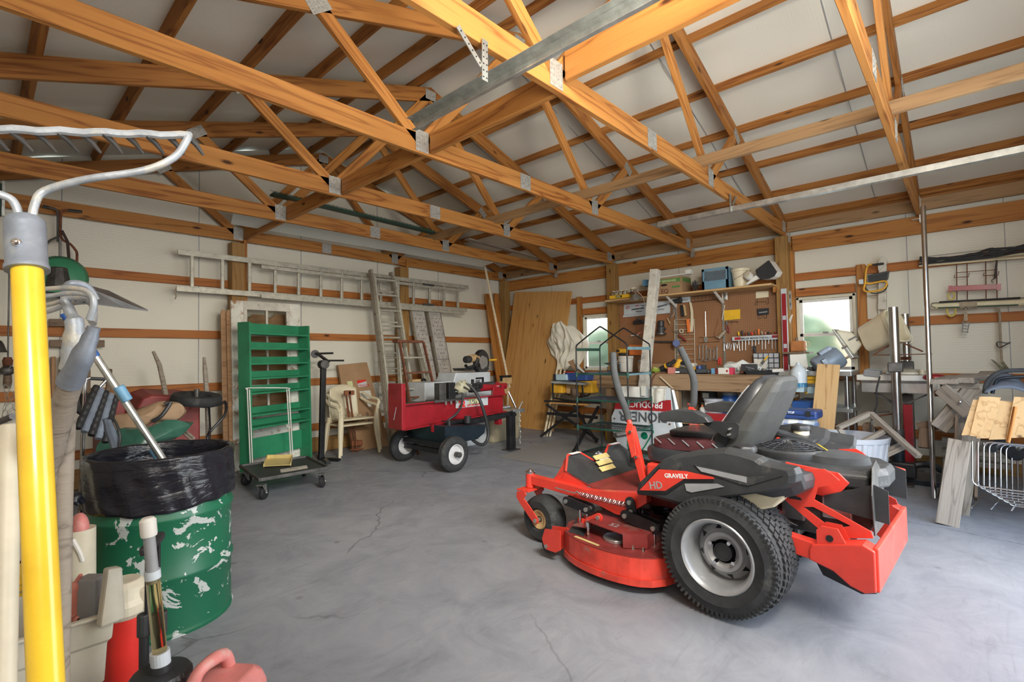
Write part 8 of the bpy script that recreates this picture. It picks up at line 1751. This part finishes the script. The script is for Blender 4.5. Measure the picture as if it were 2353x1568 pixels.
# floodlight on wall
t=T('work_floodlight','yellow-framed work floodlight hanging on the wall right of the window','work light'); X=6.60
t.p('lamp_head',MB().prism([RX(1992,633,X),RX(2043,622,X),RX(2040,642,X),RX(1996,647,X)],V((.05,0,0))),M['darkgrey'],bevel=.004); t.p('lens',MB().prism([RX(1998,635,X-.004),RX(2040,626,X-.004),RX(2037,640,X-.004),RX(1999,644,X-.004)],V((-.002,0,0))),M['foam'])
t.p('frame',MB().tube([RX(2008,608,X),RX(1995,610,X),RX(1990,625,X),RX(1988,650,X),RX(1986,668,X),RX(2005,670,X),RX(2030,664,X),RX(2038,652,X),RX(2030,646,X),RX(2000,652,X),RX(1990,650,X)],.010,10,smooth=4),M['dwyellow'],smooth=True)
t.p('handle',MB().cyl(RX(2004,609,X),RX(2031,606,X),.012,n=10),M['black']); t.p('cable',MB().tube([RX(1985,660,X),RX(2005,674,X),RX(2030,670,X),RX(2040,655,X)],.006,6,smooth=4),M['cordb']); t.p('side_clip',MB().box(RX(1979,648,X),(.03,.04,.05)),M['sign'])
t=T('tube_light','tall narrow weathered white lamp bracket hanging behind the floodlight','bracket'); X=6.70
t.p('roof_cap',MB().prism([RX(2018,608,X),RX(2025,592,X),RX(2034,592,X),RX(2041,603,X),RX(2036,612,X),RX(2020,625,X)],V((-.06,0,0))),M['oldwhite'],bevel=.003); t.p('upright',MB().prism([RX(2021,610,X),RX(2038,610,X),RX(2038,712,X),RX(2018,712,X)],V((-.04,0,0))),M['oldwhite'],bevel=.003)
t.p('tube',MB().cyl(RX(2016,770,X),RX(2020,712,X),.008,n=8).cyl(RX(2032,770,X),RX(2033,712,X),.008,n=8),M['offwhite'],kind='stuff')
t.p('tube_cap',MB().cyl(RX(2016,771,X),RX(2016,790,X),.014,n=10).cyl(RX(2032,771,X),RX(2032,790,X),.016,n=10),M['oldwhite'],kind='stuff')
# steel poles
def spole(lb,px,x,y,z1,r_=.038,full=True):
    t=T('steel_pole',lb,'column','polished steel columns'); c=V((x,y,0)); t.p('tube',MB().cyl(c+V((0,0,.42)),c+V((0,0,z1)),r_,n=28),M['inox'],smooth=True)
    t.p('lower_tube',MB().cyl(c+V((0,0,.0)),c+V((0,0,.42)),r_*1.05,n=24),M['tank'],smooth=True); t.p('collar',MB().box(c+V((0,0,1.07)),(.11,.11,.09)),M['iron'],bevel=.01); t.p('sleeve',MB().cyl(c+V((0,0,.38)),c+V((0,0,.5)),r_*1.25,n=24),M['iron']); t.p('foot',MB().box(c+V((0,0,.01)),(.2,.2,.02)),M['iron']); t.p('bolt',MB().cyl(c+V((-r_,0,z1-.04)),c+V((-r_-.004,0,z1-.04)),.008,n=8),M['chrome']); return t
zt1=A(2057,706,x=5.75).z
spole('tall polished steel column nearest the camera beside the bucket',0,5.75,A(2060,900,x=5.75).y,zt1)
spole('rear polished steel column behind the tipped bucket',0,6.35,A(2082,800,x=6.35).y,A(2080,722,x=6.35).z,.035)
t=T('shelf_triangle','thin rusty triangular bracket plate between the two steel columns','bracket'); t.p('plate',MB().prism([RX(2003,816,6.0),RX(2140,813,5.9),RX(2140,815,5.9),RX(2003,818,6.0)],V((.18,0,0))),M['rust']); t.p('strut',MB().bar(RX(2008,815,6.0),RX(2050,790,6.0),.02,.012),M['rust']); t.p('strut',MB().bar(RX(2078,790,6.0),RX(2120,808,5.95),.02,.01),M['rust']); t.p('slide_clamp',MB().box(RX(2078,824,6.2),(.09,.10,.03)),M['rust'])
# pedestal metal shelf
t=T('sheet_metal_shelf','crumpled sheet metal drop-leaf shelf on a braced column','shelf'); X=5.95
t.p('apron',MB().prism([RX(1979,878,X),RX(2154,881,X),RX(2156,906,X),RX(1980,901,X)],V((.012,0,0))),M['gal'],bevel=.002); t.p('top',MB().prism([RX(1979,878,X),RX(2154,881,X),RX(2140,877,6.6),RX(2000,875,6.6)],V((0,0,.012))),M['gal'])
t.p('brace',MB().bar(RX(2010,903,X+.1),RX(2060,930,X+.1),.03,.02),M['iron']); t.p('brace',MB().bar(RX(2135,905,X+.1),RX(2090,925,X+.1),.015,.012),M['iron']); t.p('column',MB().bb((6.22,A(2083,950,x=6.3).y-.06,0),(6.34,A(2083,950,x=6.3).y+.06,RX(2083,906,6.3).z)),M['iron'],bevel=.004); t.p('corner_bolt',MB().box(RX(2152,905,X-.01),(.03,.03,.05)),M['rust'])
t.p('edge_strip',MB().bar(RX(1979,877,X-.01),RX(2154,880,X-.01),.01,.02),M['iron'])
boxthing('white_lid_tray','flat white plastic lid tray on the metal shelf','tray',(6.20,A(2060,868,x=6.1).y,RX(2060,870,6.0).z+.004),(.42,.62,.055),M['white'],bevel=.008)
t=T('white_dome_lid','shallow cream dome lid on the flat tray','lid'); c=V((6.25,A(2085,862,x=6.25).y,RX(2060,870,6.0).z+.035)); t.p('dome',MB().lathe([(.17,0),(.165,.02),(.10,.045),(0,.05)],c,(0,0,1),28),M['offwhite'],smooth=True); t.p('knob',MB().cyl(c+V((-.15,-.12,0)),c+V((-.15,-.12,.05)),.02,n=12),M['cream'])
t=T('bench_charger','grey plastic charger with a cable at the left of the metal shelf','charger'); c_,s_=wbox(1984,853,2022,865,5.98,.16); t.p('body',MB().box(c_,s_+V((0,0,.02)),Euler((.12,0,0)).to_matrix()),M['grey'],bevel=.012); t.p('label',MB().box(c_+V((-.02,-.02,s_.z/2+.012)),(.09,.12,.003),Euler((.12,0,0)).to_matrix()),M['ltblue']); t.p('cable',MB().tube([RX(2022,866,5.95),RX(2018,880,5.93),RX(2014,900,5.93),RX(2015,930,5.93),RX(2006,955,5.93),RX(2002,975,5.9),RX(2000,1010,5.85)],.007,8,smooth=4),M['hose'],smooth=True)
# engine hoist post
t=T('red_hoist_post','dark red square steel post behind the steel column','post'); y=A(2087,960,x=6.0).y; t.p('post',MB().bb((5.97,y-.035,0.02),(6.05,y+.035,A(2087,930,x=6.0).z)),M['splitred'],bevel=.004); t.p('foot',MB().bb((5.8,y-.3,0),(6.2,y+.05,.05)),M['tank'],bevel=.004)
t=T('machine_parts_heap','dark greasy engine parts heaped beside the steel column','machine parts'); c=V((6.0,A(2030,990,x=6).y,0))
for (dx,dy,z,s) in ((0,.0,.16,.13),(.1,-.12,.22,.10),(-.05,.12,.20,.09),(.05,-.05,.36,.08),(0,-.15,.40,.06),(.1,.1,.38,.07)):
    t.p('casting',MB().cyl(c+V((dx,dy,z-s)),c+V((dx+.03,dy,z+s)),s*.8,s*.6,12),M['iron'],bevel=.01)
t.p('lever_rod',MB().cyl(RX(1993,947,5.95),RX(2045,946,5.95),.008,n=8),M['iron']); t.p('lever_rod',MB().cyl(RX(2000,960,5.95),RX(2052,951,5.95),.007,n=8),M['rust']); t.p('black_bracket',MB().box(V((5.75,.48,.14)),(.12,.20,.14)),M['blackm'],bevel=.02)
t.p('black_arm',MB().tube([V((5.75,.45,.16)),V((5.8,.30,.20)),V((5.85,.15,.12))],.03,8,smooth=3),M['blackm'],smooth=True)
t=T('chair_seat_shell','brown seat shell lying behind the wooden frames','chair seat'); t.p('shell',MB().loft([[RX(x,y,5.95)+V((k,0,0)) for x,y in ((1980,980),(1985,972),(2002,970),(2008,985),(2004,1010),(1992,1012),(1984,1000))] for k in (0,.03)]),M['dark_wood'],bevel=.006); t.p('support_tube',MB().cyl(RX(2003,968,5.9),RX(1999,1010,5.9),.009,n=8),M['chrome'])
# grey ribbed tub with frames
t=T('ribbed_tub','large light grey fluted plastic tub full of wooden frames','tub'); c=V((5.16,.80,0)); Hh=.50
def tubr(R_,z,f=.012): return [c+V((math.cos(a)*(R_+f*(1 if math.cos(a*22)>0 else -1)*.5),math.sin(a)*(R_+f*(1 if math.cos(a*22)>0 else -1)*.5),z)) for a in [2*PI*i/132 for i in range(132)]]
t.p('tub_wall',MB().loft([tubr(.235,0),tubr(.29,Hh-.04),tubr(.30,Hh-.04,0),tubr(.305,Hh-.01,0),tubr(.292,Hh,0),tubr(.225,.02,0)]),M['greybin'])
def frame(lb,P,x=5.4):
    t=T('slatted_sash',lb,'frame','grey wooden frames in the tub'); 
    for a,b in P: t.beam('rail',RX(a[0],a[1],a[2]),RX(b[0],b[1],b[2]),.045,.035,M['grey_wood'])
frame('larger grey weathered wooden frame sticking up out of the tub',[((1925,984,5.05),(2000,950,5.3)),((2000,950,5.3),(2112,1050,4.95)),((1960,1027,5.05),(2038,988,5.2)),((1928,986,5.05),(1968,1040,5.1))])
frame('smaller grey wooden frame end at the tub rim',[((2015,1045,5.2),(2078,1018,5.2)),((2030,1050,5.15),(2085,1025,5.15))])
# leaning thin steel pipe (floor to header)
pb=A(2146,1145,z=0); pt=A(2121,474,x=6.0); pt=V((5.75,A(2121,474,x=5.75).y,A(2121,474,x=5.75).z))
one('leaning_pipe','tall slim dark steel pipe leaning from floor to header at the right','pipe',MB().cyl(pb,pt,.0195,n=16),M['inox'],smooth=True)
# weathered posts
one_beam('weathered_stake','weathered grey board standing on the floor in front of the picnic table','board',A(2176,1208,z=0),A(2205,1012,x=4.75),.125,.035,M['grey_wood'],up=(1,0,0))
one_beam('second_stake','second weathered board right behind the first standing one','board',A(2206,1190,z=0)+V((.10,.0,0)),A(2232,1000,x=4.95),.10,.035,M['grey_wood'],up=(1,0,0))
one_beam('short_stake','shorter dark board low against the standing boards','board',A(2162,1150,z=0)+V((.15,0,0)),A(2177,1070,x=5.0),.05,.05,M['dark_wood'],up=(1,0,0))
t=T('wooden_trough','narrow weathered wooden trough leaning behind the standing boards','trough'); 
for k in (-.06,.06): t.beam('side_board',V((5.1,A(2215,1100,x=5.1).y+k,.1)),V((5.35,A(2222,960,x=5.35).y+k,A(2222,960,x=5.35).z)),.02,.14,M['dark_wood'],up=(1,0,0))
t.beam('back_board',V((5.17,A(2215,1100,x=5.17).y,.1)),V((5.42,A(2222,960,x=5.42).y,A(2222,960,x=5.42).z)),.12,.02,M['grey_wood'],up=(1,0,0))
# picnic table end
t=T('folding_picnic_bench','grey weathered wooden bench end with crossed legs at the right','picnic bench')
for i,(a,b,c_,d) in enumerate(((2143,880,2175,868),(2170,879,2212,864),(2207,877,2254,862))):
    p=RX(a+12,b-2,5.3); q=RX(c_+20,d,5.85); t.beam('slat',p,q,.10,.042,M['grey_wood'])
t.beam('slat',RX(2262,868,5.6),RX(2270,858,6.1),.10,.04,M['grey_wood'])
t.beam('batten',RX(2160,885,5.4),RX(2250,884,5.4),.04,.06,M['grey_wood'])
t.beam('crossed_leg',RX(2162,892,5.35),RX(2228,950,5.25),.035,.11,M['grey_wood']); t.beam('crossed_leg',RX(2240,888,5.42),RX(2155,985,5.35),.035,.12,M['grey_wood'])
t.p('carriage_bolt',MB().ball(RX(2206,924,5.22),.014,10,8),M['chrome'],smooth=True)
t.beam('stretcher',RX(2110,985,5.6),RX(2220,962,5.6),.03,.09,M['dark_wood']); t.beam('lower_leg',RX(2128,985,5.6),RX(2125,1030,5.55),.05,.09,M['dark_wood'],up=(0,1,0))
one('red_cloth_wad','small dark red cloth wad on the shelf by the bench slats','cloth',MB().ball(RX(2148,868,6.0),(.06,.09,.035),14,10),M['splitred'],smooth=True)
t=T('pallet_stack','grey slatted pallet pieces low against the wall at the right','pallet')
for k in range(5): t.beam('slat',V((6.45,.22,.14+.10*k)),V((6.45,-.25,.14+.10*k)),.10,.045,M['grey_wood'])
t=T('black_vehicle_part','folded dark tubular seat back lying on the bench at the right edge','chair')
t.p('shell',MB().grid(lambda u,v:V((5.1+.35*v,A(2262+110*u,900,x=5.3).y-.0,A(2262,905-(45*math.sin(PI*min(1,u*1.0+.05))**.6)*(.4+.6*v),x=5.3).z)),20,8),M['fabricgrey'],smooth=True,solid=.012)
t.p('tube_rim',MB().tube([RX(2263,905,5.2),RX(2268,880,5.2),RX(2285,862,5.2),RX(2310,853,5.2),RX(2360,851,5.2)],.016,10,smooth=4),M['foam'],smooth=True)
t.p('tube_rim',MB().tube([RX(2280,905,5.2),RX(2286,885,5.2),RX(2300,870,5.2),RX(2360,866,5.2)],.012,10,smooth=4),M['tank'],smooth=True)
# plywood pieces pile on wire chair rack
t=T('wire_chair_stack','stack of chrome wire rod frames standing on the floor at the right edge','wire frames')
def crn(P,r=.05,n=5):
    out=[P[0]]
    for i in range(1,len(P)-1):
        a,b,c=P[i-1],P[i],P[i+1]; ra=min(r,(a-b).length*.45,(c-b).length*.45); p=b+(a-b).normalized()*ra; q=b+(c-b).normalized()*ra
        for k in range(n+1): u=k/n; out.append(p*(1-u)**2+b*2*u*(1-u)+q*u*u)
    return out+[P[-1]]
for k in range(9):
    x=4.86+.075*k; pa=A(2234+13*k,1014+2*k,x=x); y0=pa.y; zt_=pa.z; zb_=max(.03,A(2234+13*k,1116+7.5*k,x=x).z)
    t.p('rod_frame',MB().tube(crn([V((x,y0,zt_)),V((x,y0+.01,zb_)),V((x,y0-.85,zb_)),V((x,y0-.85,zt_))]),.0055,8),M['chrome'],smooth=True)
    t.p('rod_frame',MB().tube(crn([V((x+.03,y0-.05,zb_+.01)),V((x+.03,y0-.06,zt_+.0)),V((x+.03,y0-.9,zt_-.01)),V((x+.03,y0-.9,zb_))]),.0055,8),M['chrome'],smooth=True)
for k in range(5): t.p('cross_rod',MB().cyl(V((4.80,.02-.1*k,.10+.01*k)),V((5.48,-.06-.1*k,.07)),.0045,n=8),M['chrome'],smooth=True)
t.p('dark_seat',MB().tube([V((5.0,-.10,.50)),V((5.2,-.16,.53)),V((5.3,-.22,.42)),V((5.35,-.3,.45))],[.03,.05,.04,.03],10,smooth=4),M['black'],smooth=True)
def fpt(px,py,x): return RX(px,py,x)
PL=[((2236,919),(2250,919),(2233,1000),(2209,1001)),((2250,912),(2275,912),(2255,1004),(2228,1002)),((2262,928),(2275,921),(2252,1005),(2235,1004)),((2275,912),(2300,914),(2272,1008),(2243,1008)),((2296,921),(2335,924),(2315,1010),(2272,1011)),((2330,912),(2400,916),(2400,1003),(2312,1008))]
for i,p in enumerate(PL):
    t=T('plywood_piece','%s of the fanned plywood pieces resting on the chrome wire frames'%('leftmost','second from left','narrow third','fourth','broad fifth','rightmost')[i],'plywood','fanned plywood pieces')
    x=4.62+.03*i if i%2 else 4.66+.03*i
    P=[RX(a,b,x+ (.10 if k<2 else 0)) for k,(a,b) in enumerate(p)]
    c0=(P[2]+P[3])/2; c1=(P[0]+P[1])/2; w_=((P[0]-P[1]).length+(P[2]-P[3]).length)/2
    t.p('panel',MB().prism(P,V((.012,0,0))),M['plyraw'],bevel=.001)
one_beam('thin_strip','thin orange wood strip lying over the fanned plywood pieces','strip',RX(2316,1018,4.55),RX(2333,935,4.60),.018,.018,M['pine'])
# hangings on right wall
t=T('bundled_cords','long bundle of black cords and poles hung along the wall girt at the right','cord bundle'); X=6.66
bs=MB()
for k in range(7):
    bs.tube([RX(2110+6*random.random(),600+9*math.sin(k),X),RX(2160,597+6*math.sin(k*2),X),RX(2230,590+7*math.sin(k*1.3),X),RX(2290,580+9*math.sin(k*1.7),X),RX(2353,571+8*math.sin(k),X),RX(2420,562+7*math.sin(k*2),X)],.010,7,smooth=4)
t.p('black_cord',bs,M['cordb'],kind='stuff',smooth=True)
for dy in (0,5,9): t.p('thin_pole',MB().cyl(RX(2112,606+dy*.6,X+.02),RX(2420,577+dy,X+.02),.010,n=8),M['bamboo'] if dy!=5 else M['strap'],smooth=True)
t.p('cord_loop',MB().tube([RX(2235,588,X),RX(2260,576,X),RX(2280,571,X),RX(2296,576,X),RX(2290,586,X)],.008,7,smooth=4),M['cordb'],smooth=True)
for i,(xa,xb) in enumerate(((2198,2222),(2265,2290))):
    t=T('wire_hook_rack','%s rusty wire hook rack hanging from the girt at the right'%('left','right')[i],'rack'); X=6.69
    for x in (xa,xb): t.p('rod',MB().cyl(RX(x,600-(x-2198)*.08,X),RX(x+1,690-(x-2198)*.05,X),.0045,n=6),M['rust'])
    t.p('rung',MB().cyl(RX(xa-2,627-i*5,X),RX(xb+3,625-i*5,X),.0035,n=6),M['rust'])
    t.p('hook_bar',MB().tube([RX(xa-4,632-i*4,X-.03),RX(xa-6,638-i*4,X),RX(xb+4,636-i*4,X),RX(xb+5,628-i*4,X-.03)],.004,6),M['rust'])
one('tie_rod','rusty thin rod joining the two hook racks','rod',MB().cyl(RX(2222,625,6.69),RX(2265,622,6.69),.0035,n=6),M['rust'])
t=T('red_bar','dark red painted bar hung across the wire hook racks','bar'); t.p('bar',MB().bar(RX(2182,664,6.64),RX(2297,659,6.64),.03,.05),M['splitred'],bevel=.003); t.p('end_plate',MB().box(RX(2184,664,6.635),(.04,.03,.06)),M['splitred']); t.p('end_plate',MB().box(RX(2295,660,6.635),(.04,.03,.06)),M['splitred'])
t=T('brown_rubber_strap','brown rubber tie-down with a hook hanging at the right','strap'); t.p('strap',MB().prism([RX(2288,598,6.65),RX(2293,598,6.65),RX(2290,640,6.65),RX(2283,641,6.65)],V((-.012,0,0))),M['rubberb'],bevel=.003); t.p('hook',MB().tube([RX(2286,640,6.645),RX(2280,643,6.645),RX(2279,648,6.645),RX(2283,650,6.645)],.004,6,smooth=4),M['iron'])
t=T('cream_pole','cream pole with black bungees strapped along it on the wall','pole'); t.p('pole',MB().cyl(RX(2140,704,6.65),RX(2420,692,6.65),.034,n=18),M['bamboo'],smooth=True); t.p('bungee',MB().cyl(RX(2158,695,6.62),RX(2345,685,6.62),.010,n=8),M['cordb'],smooth=True); t.p('bungee',MB().cyl(RX(2155,708,6.62),RX(2340,701,6.62),.006,n=8),M['dkgreen'],smooth=True); t.p('hook',MB().tube([RX(2158,696,6.61),RX(2143,697,6.61),RX(2140,703,6.61),RX(2150,708,6.61)],.004,6,smooth=3),M['iron']); t.p('hook',MB().tube([RX(2343,686,6.61),RX(2356,685,6.61),RX(2360,692,6.61)],.004,6,smooth=3),M['iron'])
t.p('webbing_wrap',MB().cyl(RX(2205,701,6.65),RX(2245,699,6.65),.045,n=16),M['strap'],smooth=True)
t=T('yellow_rope_coil','small coil of yellow rope hanging behind the cream pole','rope'); cr_=MB()
for k in range(5): cr_.tube([RX(2186+ (7+k)*math.cos(a),(680 if k<2 else 715)+(9+k)*math.sin(a),6.67-.004*k) for a in [i*.52 for i in range(12)]],.004,6,closed=True)
t.p('coil',cr_,M['cordy'],kind='stuff')
t=T('ratchet_strap','beige ratchet strap buckle dangling below the cream pole','strap'); t.p('webbing',MB().prism([RX(2216,707,6.62),RX(2222,707,6.62),RX(2224,738,6.62),RX(2214,738,6.62)],V((-.006,0,0))),M['strap']); t.p('triangle',MB().tube([RX(2214,712,6.61),RX(2225,712,6.61),RX(2219,705,6.61)],.004,6,closed=True),M['iron']); rb_=MB(); 
rb_.bar(RX(2213,738,6.60),RX(2211,765,6.60),.02,.008).bar(RX(2228,740,6.60),RX(2222,766,6.60),.02,.008)
for k in range(4): rb_.bar(RX(2213,742+7*k,6.60),RX(2226,743+7*k,6.60),.02,.008)
t.p('ratchet_buckle',rb_,M['iron'],kind='stuff')
t=T('camo_strap','long webbing strap with camouflage ends hanging at the right','strap'); t.p('webbing',MB().tube([RX(2290,704,6.68),RX(2297,720,6.68),RX(2298,760,6.68),RX(2302,830,6.68)],.010,6,smooth=3),M['strap']); t.p('camo_end',MB().prism([RX(2276,826,6.66),RX(2282,827,6.66),RX(2320,856,6.66),RX(2310,861,6.66)],V((-.012,0,0))),M['camo'],bevel=.003); t.p('camo_end',MB().prism([RX(2298,832,6.655),RX(2306,830,6.655),RX(2322,852,6.655),RX(2315,858,6.655)],V((-.012,0,0))),M['camo'],bevel=.003); t.p('cleat',MB().tube([RX(2290,790,6.66),RX(2296,786,6.66),RX(2312,789,6.66),RX(2322,787,6.66),RX(2312,792,6.66),RX(2296,799,6.66)],.006,6,closed=True,smooth=3),M['iron'])
one('insulation_flap','thin pale fold line of the insulation flap above the cord bundle','flap',MB().bar(RX(2127,590,6.79),RX(2420,556,6.79),.006,.006),M['grey'])
finish()
